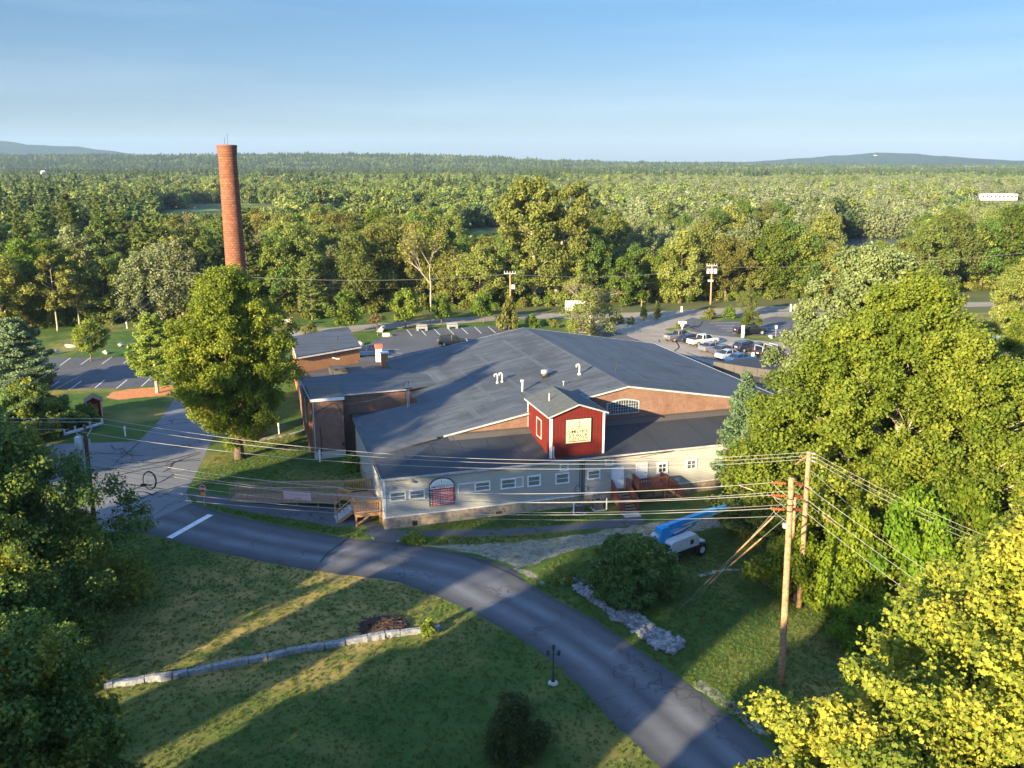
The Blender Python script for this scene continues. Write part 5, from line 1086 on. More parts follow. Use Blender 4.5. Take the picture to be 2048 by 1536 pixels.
ln([(.2, 6.76), (.2, 7.12), (.45, 7.12), (.45, 6.76)]); ln([(.45, 6.9), (.88, 6.9), (.88, 6.76)]); ln([(.5, 7.1), (.72, 7.16), (.88, 7.06), (.88, 6.9)]); ln([(-.1, 6.85), (.03, 7.0)])
mb.build('skyline_drawing', M['dark'], bbx)
# directory sign
ds = empty('directory_sign', W(4.6, 0), AN, 'arched red and white directory sign reading SMOKESTACK on the siding wall', 'sign')
def archpts(hw, z0, z1, zt, n=12): return [(-hw, z0), (hw, z0), (hw, z1), (hw-.12, z1)]+[((hw-.12)*math.cos(math.pi*i/n), z1+(zt-z1)*math.sin(math.pi*i/n)) for i in range(1, n)]+[(-hw+.12, z1), (-hw, z1)]
wall_poly(archpts(1.02, 1.52, 3.40, 3.84), -.12, -.03).build('frame', M['dark'], ds)
wall_poly(archpts(.96, 2.96, 3.36, 3.78), -.132, -.122).build('header_panel', M['white'], ds)
MB().box(-.80, .96, -.132, -.122, 1.58, 2.955).build('listing_panel', M['red_paint'], ds)
text_obj('SMOKESTACK', 'lettering', .24, M['dark'], ds, wall_mx(0, -.137, 3.13), 1.18, .002, .001)
text_obj('CENTER', 'lettering', .11, M['dark'], ds, wall_mx(0, -.137, 2.99), 1.3, .002)
mb = MB(); cx = 0; ln([(-.5, 3.28), (-.2, 3.42), (0, 3.3)], .012) if False else None
for a, b in (((-.5, 3.27), (-.5, 3.42)), ((-.5, 3.42), (-.2, 3.42)), ((-.2, 3.42), (-.2, 3.27)), ((-.02, 3.27), (0, 3.68)), ((0, 3.68), (.03, 3.27)), ((.2, 3.27), (.2, 3.5)), ((.2, 3.5), (.5, 3.45)), ((.5, 3.45), (.5, 3.27)), ((-.55, 3.26), (.55, 3.26))):
    mb.bar((a[0], -.135, a[1]), (b[0], -.135, b[1]), .014, .004, (0, -1, 0))
mb.build('skyline_drawing', M['dark'], ds)
mb = MB(); m2 = MB(); rr = random.Random(5)
for k in range(9):
    z = 2.86-k*.15; mb.box(-.78, .94, -.137, -.133, z-.10, z+.005)
    for j in range(int(rr.uniform(5, 9))):
        x = -.7+j*.2+rr.uniform(0, .05); m2.box(x, x+rr.uniform(.06, .15), -.141, -.1375, z-.075, z-.03)
mb.build('listing_row', mat('pale_row', (.55, .10, .09), (.60, .26, .24), 6), ds); m2.build('listing_text', M['white'], ds)
mb = MB()
for k in range(9): mb.box(-.93, -.84, -.137, -.133, 2.79-k*.15, 2.86-k*.15)
mb.build('unit_number', M['white'], ds)

# ------------------------------------------------------------------ decks, ramp, stairs
def railing(mb, a, b, h=1.0, post=1.6, bal=.14, pw=.09):
    a = Vector(a); b = Vector(b); n = max(1, round((b-a).length/post)); up_ = Vector((0, 0, 1))
    for i in range(n+1): p = a.lerp(b, i/n); mb.bar(p-up_*.15, p+up_*h, pw)
    mb.bar(a+up_*h, b+up_*h, .12, .05); mb.bar(a+up_*.12, b+up_*.12, .05, .08); mb.bar(a+up_*(h-.1), b+up_*(h-.1), .05, .08)
    k = int((b-a).length/bal)
    for i in range(k): p = a.lerp(b, (i+.5)/k); mb.bar(p+up_*.12, p+up_*(h-.08), .045)
def boards(mb, a, b, c, d_, th=.1): mb.slab([a, b, c, d_], th)
rp = empty('wheelchair_ramp', W(0, 0), AN, 'long weathered timber ramp with railings leading up to the corner deck', 'ramp')
mb = MB(); boards(mb, (-11.8, 9.95, .12), (-3.2, 5.0, 1.0), (-2.6, 6.4, 1.0), (-11.2, 11.3, .12)); mb.build('ramp_floor', M['wood_grey'], rp)
mb = MB(); railing(mb, (-11.8, 9.95, .1), (-3.2, 5.0, 1.0), 1.05); mb.bar((-11.8, 9.9, .0), (-3.2, 4.95, .8), .05, .25); mb.build('front_railing', M['wood_grey'], rp)
mb = MB(); railing(mb, (-11.25, 11.3, .1), (-2.3, 6.3, 1.0), 1.05); mb.build('back_railing', M['wood_grey'], rp)
mb = MB(); railing(mb, (-2.3, 6.3, 1.0), (-.1, 6.3, 1.0), 1.05); mb.build('end_railing', M['wood'], rp)
mb = MB()
for i in range(6):
    t = i/5; mb.bar((-11.4+8.4*t, 10-4.9*t, -.1), (-11.4+8.4*t, 10-4.9*t, .2+.75*t), .1)
mb.build('support_post', M['wood_grey'], rp)
dk = empty('corner_deck', W(0, 0), AN, 'new orange timber deck with steps at the left corner of the mill', 'deck')
mb = MB(); mb.poly([(-2.2, 1.25), (-.08, 1.25), (-.08, 6.2), (-3.1, 6.2), (-3.1, 5.1), (-2.2, 4.6)], .9, 1.0); mb.build('floor', M['wood_grey'], dk)
mb = MB(); railing(mb, (-2.15, 1.3, 1.0), (-.15, 1.3, 1.0), 1.0, 1.0); mb.bar((-2.2, 1.22, .88), (-.08, 1.22, .88), .06, .26); mb.build('front_railing', M['wood'], dk)
mb = MB(); railing(mb, (-2.15, 1.3, 1.0), (-2.15, 2.3, 1.0), 1.0, 1.0); railing(mb, (-2.15, 3.9, 1.0), (-3.05, 5.0, 1.0), 1.0, 1.0); mb.build('side_railing', M['wood'], dk)
mb = MB()
for x, y in ((-2.1, 1.3), (-.2, 1.3), (-2.1, 3.9)): mb.bar((x, y, -.1), (x, y, .9), .12)
mb.bar((-2.1, 1.3, .1), (-.9, 1.3, .85), .06, .12); mb.build('support_post', M['wood'], dk)
mb = MB()
for i in range(5): mb.box(-2.5-.27*i, -2.2-.27*i, 2.4, 3.8, .78-.19*i, .84-.19*i)
mb.build('tread', M['trim'], dk)
mb = MB(); 
for y in (2.35, 3.85): mb.bar((-2.2, y, .85), (-3.6, y, -.1), .06, .28); mb.bar((-2.2, y, 1.95), (-3.55, y, 1.0), .07, .07); mb.bar((-3.5, y, 0), (-3.5, y, 1.05), .09)
mb.build('stringer', M['wood'], dk)
bn = empty('banner', W(-6.3, 6.66), AN+math.atan2(-4.95, 8.6), 'pale pink vinyl banner tied to the ramp railing', 'banner')
mb = MB().box(-1.25, 1.25, -.03, -.01, .72, 1.38); mb.build('sheet', mat('faded_banner', (.66, .42, .38), (.60, .36, .33), 3), bn)
mb = MB()
for k in range(16): x = -1.0+k*.12; mb.bar((x, -.035, 1.15), (x+rr.uniform(.02, .09), -.035, 1.15+rr.uniform(-.08, .1)), .02, .004, (0, -1, 0))
for k in range(10): x = -.35+k*.07; mb.bar((x, -.035, .86+.05*math.sin(k*2)), (x+.08, -.035, .86+.05*math.sin(k*2+2)), .03, .004, (0, -1, 0))
mb.build('lettering', M['dark'], bn)
st = empty('entrance_steps', W(20, 0), AN, 'dark red wooden steps with solid sides at the left white door', 'stairs')
mb = MB().box(-.62, .68, -.75, -.1, 1.02, 1.12); mb.build('landing', M['wood_red'], st)
mb = MB()
for i in range(7): mb.box(-.55, .6, -1.03-.29*i, -.74-.29*i, .9-.145*i, .95-.145*i)
mb.build('tread', M['wood_grey'], st)
mb = MB()
for x in (-.66, .70):
    mb.add([(x-.03, -.1, .4), (x-.03, -.1, 2.05), (x-.03, -2.75, .95), (x-.03, -2.75, 0), (x+.03, -.1, .4), (x+.03, -.1, 2.05), (x+.03, -2.75, .95), (x+.03, -2.75, 0)], [(0, 1, 2, 3), (7, 6, 5, 4), (0, 4, 5, 1), (1, 5, 6, 2), (2, 6, 7, 3), (3, 7, 4, 0)])
    mb.bar((x, -2.8, -.05), (x, -2.8, 1.1), .10); mb.bar((x, -.1, 2.08), (x, -2.8, .98), .12, .05)
mb.build('side_panel', M['wood_red'], st)
s2 = empty('entrance_platform', W(23, 0), AN, 'dark red wooden platform with slatted railing at the right white door', 'stairs')
mb = MB().box(-1.7, .9, -1.5, -.1, 1.32, 1.42); mb.build('floor', M['wood_red'], s2)
mb = MB(); railing(mb, (-1.65, -1.45, 1.42), (.85, -1.45, 1.42), .95, 1.2); railing(mb, (-1.68, -1.45, 1.42), (-1.68, -.15, 1.42), .95, 1.2); mb.box(-1.72, -1.66, -1.45, -.1, 1.0, 2.3); mb.build('railing', M['wood_red'], s2)
mb = MB()
for i in range(6): mb.box(.9+.27*i, 1.19+.27*i, -1.45, -.3, 1.16-.2*i, 1.21-.2*i)
mb.build('tread', M['wood_grey'], s2)
mb = MB(); railing(mb, (.9, -1.48, 1.35), (2.5, -1.48, .15), .95, .9); railing(mb, (.9, -.2, 1.35), (2.5, -.2, .15), .95, .9); mb.build('stair_railing', M['wood_red'], s2)
mb = MB()
for x in (-1.6, -.3, .8): mb.bar((x, -1.4, -.1), (x, -1.4, 1.35), .1)
mb.build('support_post', M['wood_red'], s2)
# air conditioners, bollards
for (px_, py_), lb in (((1157, 1026), 'dark air conditioner unit left of its lighter neighbour by the foundation'), ((1195, 1018), 'air conditioner unit with pale rim nearer the red steps')):
    q = G(px_, py_); e = empty('air_conditioner', (q.x, q.y, 0), AN, lb, 'air conditioner', 'air conditioner units by the foundation')
    MB().box(-.38, .38, -.38, .38, .06, .78).build('housing', mat('grille', (.06, .06, .065), (.10, .10, .10), 30, .5), e, bev=.05)
    mb = MB(); mb.tube([(0, 0, .782), (0, 0, .83)], [.33, .33], 16); rim = mb.build('fan_rim', M['trim'] if px_ > 1180 else M['metal'], e); MB().tube([(0, 0, .832), (0, 0, .84)], [.27, .27], 16).build('fan_grille', M['dark'], rim)
    MB().box(-.5, .5, -.5, .5, -.02, .06).build('pad', M['concrete'], e)
for (px_, b, t, lb) in ((1147, 1031, 1006, 'white guard post left of the air conditioners'), (1213, 1019, 996, 'white guard post right of the air conditioners')):
    q = G(px_, b); h = D(px_, t, q.y).z; mb = MB(); mb.tube([(0, 0, -.1), (0, 0, h*.96), (0, 0, h)], [.055, .055, .02], 8); mb.tube([(0, 0, h*.5), (0, 0, h*.53)], .06, 8)
    tag(mb.build('guard_post', M['white'], loc=q), lb, 'post', 'guard posts by the air conditioners')

# ------------------------------------------------------------------ smokestack
cb = G(498, 873); sk = empty('smokestack', cb, 0, 'tall tapering orange brick smokestack rising behind the round maple', 'chimney'); HS = 29.9
me = MB(); K = 30; me.tube([(0, 0, 1.2+(HS-1.2)*i/K) for i in range(K+1)], [1.22-.36*(i/K)**.9 for i in range(K+1)], 36); me.build('shaft', M['brick_c'], sk, True)
mb = MB(); mb.tube([(0, 0, HS-1.05), (0, 0, HS-.8), (0, 0, HS-.25), (0, 0, HS-.2), (0, 0, HS+.02)], [.88, .93, .95, .99, .97], 36, False)
mb.tube([(0, 0, HS+.02), (0, 0, HS+.021), (0, 0, HS-.6)], [.97, .72, .7], 36, True); mb.build('crown', brick_mat('dark_chimney_brick', (.26, .10, .06), (.20, .08, .05), (.1, .07, .05), True), sk)
mb = MB(); mb.tube([(0, 0, -.1), (0, 0, 1.1), (0, 0, 1.25)], [1.65, 1.62, 1.2], 36); mb.build('plinth', M['brick_c'], sk)
for x in (-.18, .12): MB().tube([(x, 0, HS-.1), (x, 0, HS+.95+x)], .02, 5).build('lightning_rod', M['dark'], sk)
mb = MB()
for k in range(1, 14): z = 2+k*2.05; r = 1.225-.36*((z-1.2)/(HS-1.2))**.9; mb.tube([(0, 0, z), (0, 0, z+.07)], r+.004, 36, False)
mb.build('iron_band', mat('rusty_band', (.30, .12, .06), (.22, .09, .05), 3), sk)

# ------------------------------------------------------------------ small red shed, kiosk, trailer, distant buildings
q = G(190, 831); sh = empty('garden_shed', q, R(26), 'small red shed with cream trim at the edge of the street lawn', 'shed')
MB().box(-.8, .8, -.9, .9, 0, 1.9).build('wall', M['red_board'], sh)
mb = MB(); mb.slab([(-1.0, -1.05, 1.85), (0, -1.05, 2.45), (0, 1.05, 2.45), (-1.0, 1.05, 1.85)], .08); mb.slab([(.002, -1.05, 2.45), (1.0, -1.05, 1.85), (1.0, 1.05, 1.85), (.002, 1.05, 2.45)], .08); mb.build('roof', mat('brown_shingles', (.20, .13, .08), (.15, .10, .06), 5), sh)
wall_poly([(-.79, 1.9), (0, 2.36), (.79, 1.9)], -.88, .88).build('gable', M['red_board'], sh)
mb = MB()
for x in (-.83, .71): mb.box(x, x+.14, -.93, -.903, 0, 1.9)
mb.box(-.4, .4, -.93, -.903, .08, .18); mb.bar((-.95, -.97, 1.83), (0, -.97, 2.4), .04, .12); mb.bar((0, -.97, 2.4), (.95, -.97, 1.83), .04, .12); mb.build('trim', mat('cream_trim', (.62, .50, .30), (.55, .44, .27), 3), sh)
MB().box(-.36, .36, -.918, -.902, .2, 1.6).build('door', mat('dull_red_door', (.30, .07, .05)), sh)
q = G(576, 656); kk = empty('notice_kiosk', q, R(20), 'brown roofed notice kiosk with a white board behind the maple', 'kiosk')
mb = MB(); mb.bar((-.6, 0, 0), (-.6, 0, 1.8), .12); mb.bar((.6, 0, 0), (.6, 0, 1.8), .12); mb.build('post', M['wood'], kk); MB().box(-.5, .5, -.05, .05, .6, 1.6).build('board', M['white'], kk); MB().box(-.9, .9, -.4, .4, 1.8, 1.95).build('roof', M['wood_grey'], kk)
q = G(1150, 625); tl = empty('box_trailer', q, R(15), 'white box trailer parked among the trees across the far road', 'trailer')
MB().box(-1.8, 1.8, -.9, .9, .45, 2.3).build('body', M['white'], tl, bev=.08); MB().box(-.5, .6, -.93, -.902, 1.4, 1.9).build('window', M['glass'], tl)
for x in (-.5, .4): MB().tube([(x, -.95, .3), (x, -.75, .3)], .3, 12).build('wheel', M['rubber'], tl)
MB().bar((1.8, 0, .5), (2.7, 0, .45), .12).build('hitch', M['dark'], tl)
# brick house on the right
q = G(1925, 705); hs = empty('brick_house', (58, 113, 0), R(-8), 'brick house with blue grey roof and solar panels behind trees on the right', 'house')
MB().box(-9, 9, -5, 5, 0, 4.0).build('wall', brick_mat('house_brick', (.42, .13, .07), (.35, .11, .06), (.35, .28, .22)), hs)
mb = MB(); mb.slab([(-9.8, -6, 3.8), (9.8, -6, 3.8), (9.8, 0, 6.4), (-9.8, 0, 6.4)], .2); mb.slab([(-9.8, .002, 6.4), (9.8, .002, 6.4), (9.8, 6, 3.8), (-9.8, 6, 3.8)], .2); mb.build('roof', mat('blue_grey_shingles', (.13, .16, .21), (.16, .19, .24), 2), hs)
for k in range(3): mb = MB().slab([(-4+k*3, -5.2, 4.26), (-1.4+k*3, -5.2, 4.26), (-1.4+k*3, -2.4, 5.47), (-4+k*3, -2.4, 5.47)], .05); mb.build('solar_panel', mat('solar_blue', (.02, .05, .16), (.03, .07, .22), 4, .2, spec=.7), hs)
for k in range(5): x = -7+k*3.4; f = MB().box(x, x+1.3, -5.06, -5.004, 1.3, 2.7).build('window', M['white'], hs); MB().box(x+.12, x+1.18, -5.075, -5.062, 1.42, 2.58).build('pane', M['glass'], f)
MB().box(-9.9, 9.9, -6.1, -6.004, 3.5, 3.8).build('gutter', M['white'], hs)
def far_house(name, px0, px1, ytop, ybot, Y, lb, cat='building', zb=0):
    a = D(px0, ytop, Y); b = D(px1, ybot, Y); e = empty(name, ((a.x+b.x)/2, Y, 0), 0, lb, cat); w_ = (b.x-a.x)/2; h = a.z
    MB().box(-w_, w_, 0, 14, zb, h*.93).build('wall', M['trim'] if Y > 1000 else M['white'], e); MB().box(-w_*.75, w_*.75, 1, 12, h*.932, h).build('roof', M['trim'], e)
    mb = MB(); n = 9
    for k in range(n): x = -w_+2*w_*(k+.3)/n; mb.box(x, x+w_*.11, -.1, -.01, h*.45, h*.7)
    mb.build('window_row', M['glass'], e)
far_house('white_warehouse', 1963, 2035, 387, 398, 735, 'long white flat building in the far woodland at the right', 'building')
far_house('white_farmhouse', 80, 90, 341, 346, 1500, 'tiny white house in the far woodland at the upper left', 'house')
far_house('grey_farm_building', 346, 362, 409, 416, 600, 'small pale building by the field left of the smokestack', 'building')
far_house('pale_shed', 420, 440, 432, 438, 545, 'low pale shed at the foot of the smokestack meadow', 'shed')
far_house('white_barn', 1455, 1468, 387, 393, 900, 'small pale barn in the silvery woodland', 'barn')
for x, y, w_, lb in ((1640, 319.5, 3, 'left white building on the distant east hill'), (1752, 311, 2.4, 'right white building near the top of the east hill')):
    a = D(x-w_, y-.8, 6150); b = D(x+w_, y+.6, 6150); e = empty('hillside_building', ((a.x+b.x)/2, 6150, 0), 0, lb, 'building', 'buildings on the east hill'); MB().box(-(b.x-a.x)/2, (b.x-a.x)/2, 0, 20, b.z-6, a.z).build('wall', M['white'], e)

# ------------------------------------------------------------------ poles and wires
def wire(name, a, b, sag, r, m, lb, group, cat='cable', n=22):
    a = Vector(a); b = Vector(b); pts = [a.lerp(b, i/n)-Vector((0, 0, 4*sag*(i/n)*(1-i/n))) for i in range(n+1)]
    mb = MB().tube(pts, r, 5); o = mb.build(name, M[m]); return tag(o, lb, cat, group)
def pole(loc, top, r0, r1, m='pole', name='utility_pole', lb='', group=None, lean=None):
    e = empty(name, loc, 0, lb, 'utility pole', group); t = Vector(top)-Vector(loc); n = 8; pts = [t*(i/n)-Vector((0, 0, .2 if i == 0 else 0)) for i in range(n+1)]
    MB().tube(pts, [r0+(r1-r0)*i/n for i in range(n+1)], 10).build('shaft', M[m], e, True); return e
def insul(mb, a, b, r=.09, k=6):
    a = Vector(a); b = Vector(b); pts, rs = [], []
    for i in range(k*2+1): pts.append(a.lerp(b, i/(2*k))); rs.append(r if i % 2 else r*.45)
    mb.tube(pts, rs, 8)
P1b, P1t = G(1562, 1370), D(1583, 955, G(1562, 1370).y); P2b, P2t = G(1598, 1215), D(1618, 903, G(1598, 1215).y); P3b, P3t = G(1579, 1184), D(1590, 990, G(1579, 1184).y)
P1 = pole(P1b, P1t, .20, .155, lb='front wooden utility pole with lit top and dark foot on the right lawn'); P2 = pole(P2b, P2t, .19, .15, lb='rear right utility pole with the crossarm nearest the huge maple'); P3 = pole(P3b, P3t, .15, .12, 'pole', lb='thinner brown pole half hidden behind the front pole')
def onP1(y): return D(1562+(1370-y)*.0506, y, P1b.y)
def onP2(y): return D(1598+(1215-y)*.064, y, P2b.y)
def rel(p, b): return Vector(p)-Vector(b)
for k, y in enumerate((968, 993, 1020)):
    p = onP1(y); lf = p+Vector((-.95, .2, 0)); mb = MB(); insul(mb, rel(p+Vector((-.25, .05, 0)), P1b), rel(lf, P1b), .085, 6); mb.build('insulator', M['rust'], P1)
    mb = MB(); insul(mb, rel(p+Vector((.2, .1, 0)), P1b), rel(p+Vector((.95, .8, -.32)), P1b), .085, 6); mb.build('insulator', M['rust'], P1)
mb = MB(); p = rel(onP1(1052), P1b); mb.box(p.x-.32, p.x-.12, p.y-.1, p.y+.1, p.z-.1, p.z+.15); mb.build('clamp_box', M['trim'], P1)
mb = MB(); p = rel(onP1(1010), P1b)
for z in (0, .35, -.35): mb.tube([p+Vector((0, 0, z)), p+Vector((0, 0, z+.06))], .19, 10)
mb.build('steel_band', M['dark'], P1)
mb = MB()
for y in (965, 990, 1016):
    a = rel(onP1(y), P1b); mb.tube([a+Vector((-.95, .2, 0)), a+Vector((-.7, .1, -.35)), a+Vector((-.15, 0, -.75)), a+Vector((.35, .1, -.6)), a+Vector((.95, .8, -.35))], .018, 5)
mb.build('jumper_wire', M['cable'], P1)
mb = MB(); t = rel(P2t, P2b); mb.bar(t+Vector((-.9, -.3, -.75)), t+Vector((.25, .1, -.1)), .07); mb.bar(t+Vector((-.55, -.1, -.2)), t+Vector((-.05, 0, -.9)), .05); mb.build('brace', M['pole'], P2)
mb = MB(); 
for dz in (-.1, -.35, -.6): insul(mb, t+Vector((.12, 0, dz)), t+Vector((.42, -.05, dz-.06)), .07, 3)
mb.build('insulator', M['metal'], P2)
mb = MB()
for z in (-2.3, -3.2, -4.2): insul(mb, t+Vector((-.1, -.1, z)), t+Vector((.05, -.3, z-.1)), .06, 2)
mb.build('clamp', M['dark'], P2)
LPt = D(168, 850, 57.0); LPb = Vector((LPt.x-.15, 57.0, 0)); LPt.x -= 0
LP = pole(LPb, LPt, .17, .12, 'pole_dark', lb='dark utility pole with crossarm and transformer at the left intersection')
am = rel(D(168, 857, 57), LPb); av = Vector((.62, 1.15, .0))*1.1
mb = MB(); mb.bar(am-av+Vector((0, -.1, 0)), am+av+Vector((0, -.1, 0)), .10, .12); mb.bar(am-av+Vector((0, .14, 0)), am+av+Vector((0, .14, 0)), .10, .12); mb.build('crossarm', M['trim'], LP)
mb = MB(); ends = []
for s_ in (-1, -.45, .35, 1):
    p = am+av*s_; insul(mb, p+Vector((0, 0, .06)), p+Vector((0, 0, .34)), .08, 3); ends.append(LPb+p+Vector((0, 0, .34)))
mb.build('insulator', M['trim'], LP)
mb = MB(); mb.bar(am-av*.5, am+Vector((0, 0, -.75)), .04); mb.bar(am+av*.5, am+Vector((0, 0, -.75)), .04); mb.build('brace', M['metal'], LP)
mb = MB(); p = am+Vector((-.42, -.1, -1.5)); mb.tube([p, p+Vector((0, 0, .05)), p+Vector((0, 0, .9)), p+Vector((0, 0, .98))], [.22, .26, .26, .16], 14); mb.tube([p+Vector((0, 0, .98)), p+Vector((-.05, 0, 1.2))], .04, 6); tr_ = mb.build('transformer', M['lift_white'], LP, True)
mb = MB(); mb.tube([am+Vector((.25, 0, -.75)), am+Vector((.28, 0, -1.3))], .07, 8); mb.build('cutout_switch', M['trim'], LP)
T = [Vector(ends[3]), Vector(ends[2]), Vector(ends[0])]
top3 = [P2t+Vector((-.1, 0, -.05)), P2t+Vector((-.1, 0, -.28)), P2t+Vector((-.15, 0, -.5))]
nmw = ['uppermost of the three high wires crossing the whole view', 'middle of the three high wires crossing the view', 'lowest of the three high wires crossing the view']
for a, b, lb in zip(T, top3, nmw): wire('power_line', a, b, 1.55, .016, 'cable', lb, 'overhead wires between the left pole and the right poles')
for i, (y0, yb, s_, r, lb) in enumerate(((905, 968, 1.6, .0165, 'upper of the middle wires, ending on the top brown insulator'), (926, 993, 1.4, .016, 'wire ending on the second brown insulator of the front pole'), (962, 1020, 1.2, .0165, 'wire ending on the lowest brown insulator of the front pole'),
        (915, 985, 1.7, .012, 'thin wire just under the upper middle wire'), (940, 1012, 1.5, .010, 'thin slack wire under the second insulator wire'), (978, 1035, 1.0, .010, 'lowest thin wire crossing the white siding'))):
    a = D(170, y0, 57.0); a.x = LPb.x+.2; b = onP1(yb)+Vector((-.95 if r > .014 else -.15, .2, 0)); wire('power_line', a, b, s_, r, 'cable', lb, 'overhead wires between the left pole and the right poles')
for p, lb in ((ends[3], 'wire leaving the far end of the left crossarm to the left'), (ends[2], 'wire leaving the middle of the left crossarm to the left'), (ends[0], 'wire leaving the near end of the left crossarm to the left')):
    wire('power_line', p, Vector(p)+Vector((-32, 4, .8)), .6, .020, 'cable', lb, 'wires leaving the left pole')
for k, (y, lb) in enumerate(((907, 'uppermost wire running from the rear pole over the huge maple'), (912, 'second wire running from the rear pole over the huge maple'), (917, 'third wire running from the rear pole over the huge maple'))):
    a = P2t+Vector((.42, -.05, -.15-.25*k)); b = D(2330, 1195+k*16, 43.0); wire('power_line', a, b, .7, .013, 'cable', lb, 'wires running right from the poles')
for k, (y, lb) in enumerate(((968, 'upper wire from the front pole to the right'), (993, 'middle wire from the front pole to the right'), (1020, 'lower wire from the front pole to the right'))):
    a = onP1(y)+Vector((.95, .8, -.32)); b = D(2300, 1390+k*50, 36.0); wire('power_line', a, b, .6, .013, 'cable', lb, 'wires running right from the poles')
def guy(a, b, m='cable', lb='', rod=None):
    e = empty('guy_wire', a, 0, lb, 'guy wire', 'guy wires of the right poles'); a = Vector(a); b = Vector(b); MB().tube([(0, 0, 0), b-a], .012, 5).build('strand', M['cable_dark' if m != 'cable' else 'cable'], e)
    if rod: MB().tube([(b-a)*rod[0], (b-a)*(rod[0]+.01), (b-a)*(rod[1]-.01), (b-a)*rod[1]], [.02, .05, .05, .02], 7).build('strain_rod', M['pole'], e)
guy(onP1(1000), G(1350, 1226), lb='left guy wire with a pale wooden strain rod', rod=(.12, .42)); guy(onP1(1028), G(1362, 1216), lb='lower left guy wire beside the one with the strain rod', rod=(.22, .5)); guy(onP1(985), G(1395, 1196), lb='thin upper left guy wire', rod=None)
guy(onP2(1005), (28.5, 50, 0), lb='right guy wire with strain rod running into the vines', rod=(.10, .62)); guy(onP2(935), (29.5, 48.2, 0), lb='long upper guy wire on the right of the rear pole')
# cable coil hanging on a wire
cpos = D(299, 961, 56.6); e = empty('cable_coil', cpos, 0, 'black coil of spare cable hanging from a wire over the intersection', 'cable coil')
mb = MB()
for k in range(4): mb.tube([((.42+.015*k)*math.cos(t), .02*k-.03, (.62+.015*k)*math.sin(t)) for t in [i*math.pi/14 for i in range(29)]], .024, 6)
mb.build('coil', M['dark'], e); mb = MB().box(-.62, -.28, -.06, .06, -.38, -.24); mb.tube([(-.3, 0, -.3), (.1, 0, -.35)], .05, 6); mb.build('splice_case', M['dark'], e)
wire('power_line', D(170, 930, 57.0)*1.0, W(-.1, 3.0, 3.9), 1.1, .014, 'cable_dark', 'dark service cable from the left pole to the mill corner', 'service cables')
wire('service_drop', W(-.5, 19.2, 5.3), W(0, 0)+Vector((0, 0, 0))+Vector(roofpt(815, 816)).x*Vector((math.cos(AN), math.sin(AN), 0))+Vector(roofpt(815, 816)).y*Vector((-math.sin(AN), math.cos(AN), 0))+Vector((0, 0, 7.2)), .3, .014, 'cable', 'pale service cable from the stair tower to the roof mast', 'service cables')
# background poles
for (b_, t_, lb, kind) in (((1022, 642), (1020, 543), 'tall pale utility pole behind the north lot', 1), ((1421, 609), (1424, 528), 'utility pole with three transformers behind the east lot', 2), ((1283, 613), (1284, 573), 'short pole with a lamp at the woodland edge', 0)):
    q = G(*b_); tq_ = D(*t_, q.y); e = pole(q, tq_, .2 if kind else .13, .15 if kind else .1, 'pole', 'utility_pole', lb); t = rel(tq_, q)
    if kind:
        mb = MB().bar(t+Vector((-1.1, 0, -.35)), t+Vector((1.1, 0, -.35)), .14, .16); mb.build('crossarm', M['trim'], e)
        mb = MB(); [insul(mb, t+Vector((x, 0, -.3)), t+Vector((x, 0, .1)), .1, 2) for x in (-1, -.5, .5, 1)]; mb.build('insulator', M['trim'], e)
    if kind == 2:
        for x in (-.75, 0, .75): MB().tube([t+Vector((x, -.35, -1.9)), t+Vector((x, -.35, -.9))], .36, 10).build('transformer', M['trim'], e)
        MB().box(t.x-.7, t.x+.4, t.y-.3, t.y, t.z-3.6, t.z-3.2).build('bracket', M['trim'], e)
    if kind == 1: mb = MB(); mb.box(t.x+.2, t.x+.9, -.2, .2, t.z-3.2, t.z-2.4); mb.build('junction_box', M['trim'], e)
    if kind == 0: mb = MB(); mb.bar(t+Vector((-.3, 0, 0)), t+Vector((.4, 0, .1)), .08); mb.box(t.x+.2, t.x+.7, t.y-.15, t.y+.15, t.z, t.z+.2); mb.build('lamp_head', M['trim'], e)
A_, B_ = D(1020, 548, 160.7), D(1424, 534, 179.3)
for k, (a, b, s_, lb) in enumerate(((D(300, 640, 150)+Vector((0, 0, 9)), A_, 1.6, 'upper wire strung in front of the woodland, left span'), (D(300, 640, 150)+Vector((0, 0, 7.6)), A_-Vector((0, 0, 1.8)), 1.4, 'lower wire strung in front of the woodland, left span'),
        (A_, B_, 1.2, 'upper wire strung in front of the woodland, right span'), (A_-Vector((0, 0, 1.8)), B_-Vector((0, 0, 1.6)), 1.2, 'lower wire strung in front of the woodland, right span'), (B_, B_+Vector((70, 10, 2)), 1.0, 'wire leaving the transformer pole to the right'))):
    wire('power_line', a, b, s_, .022, 'cable_dark' if k in (1, 3) else 'cable', lb, 'wires along the far road')
for k, (a, b, lb) in enumerate(((D(2, 770, 66), D(330, 560, 118), 'upper thin wire crossing the west parking lot'), (D(2, 800, 64), D(330, 575, 116), 'second thin wire crossing the west parking lot'), (D(2, 830, 62), D(300, 650, 112), 'lowest thin wire crossing the west parking lot'))):
    wire('power_line', a, b, .8, .014, 'cable', lb, 'thin wires over the west parking lot')

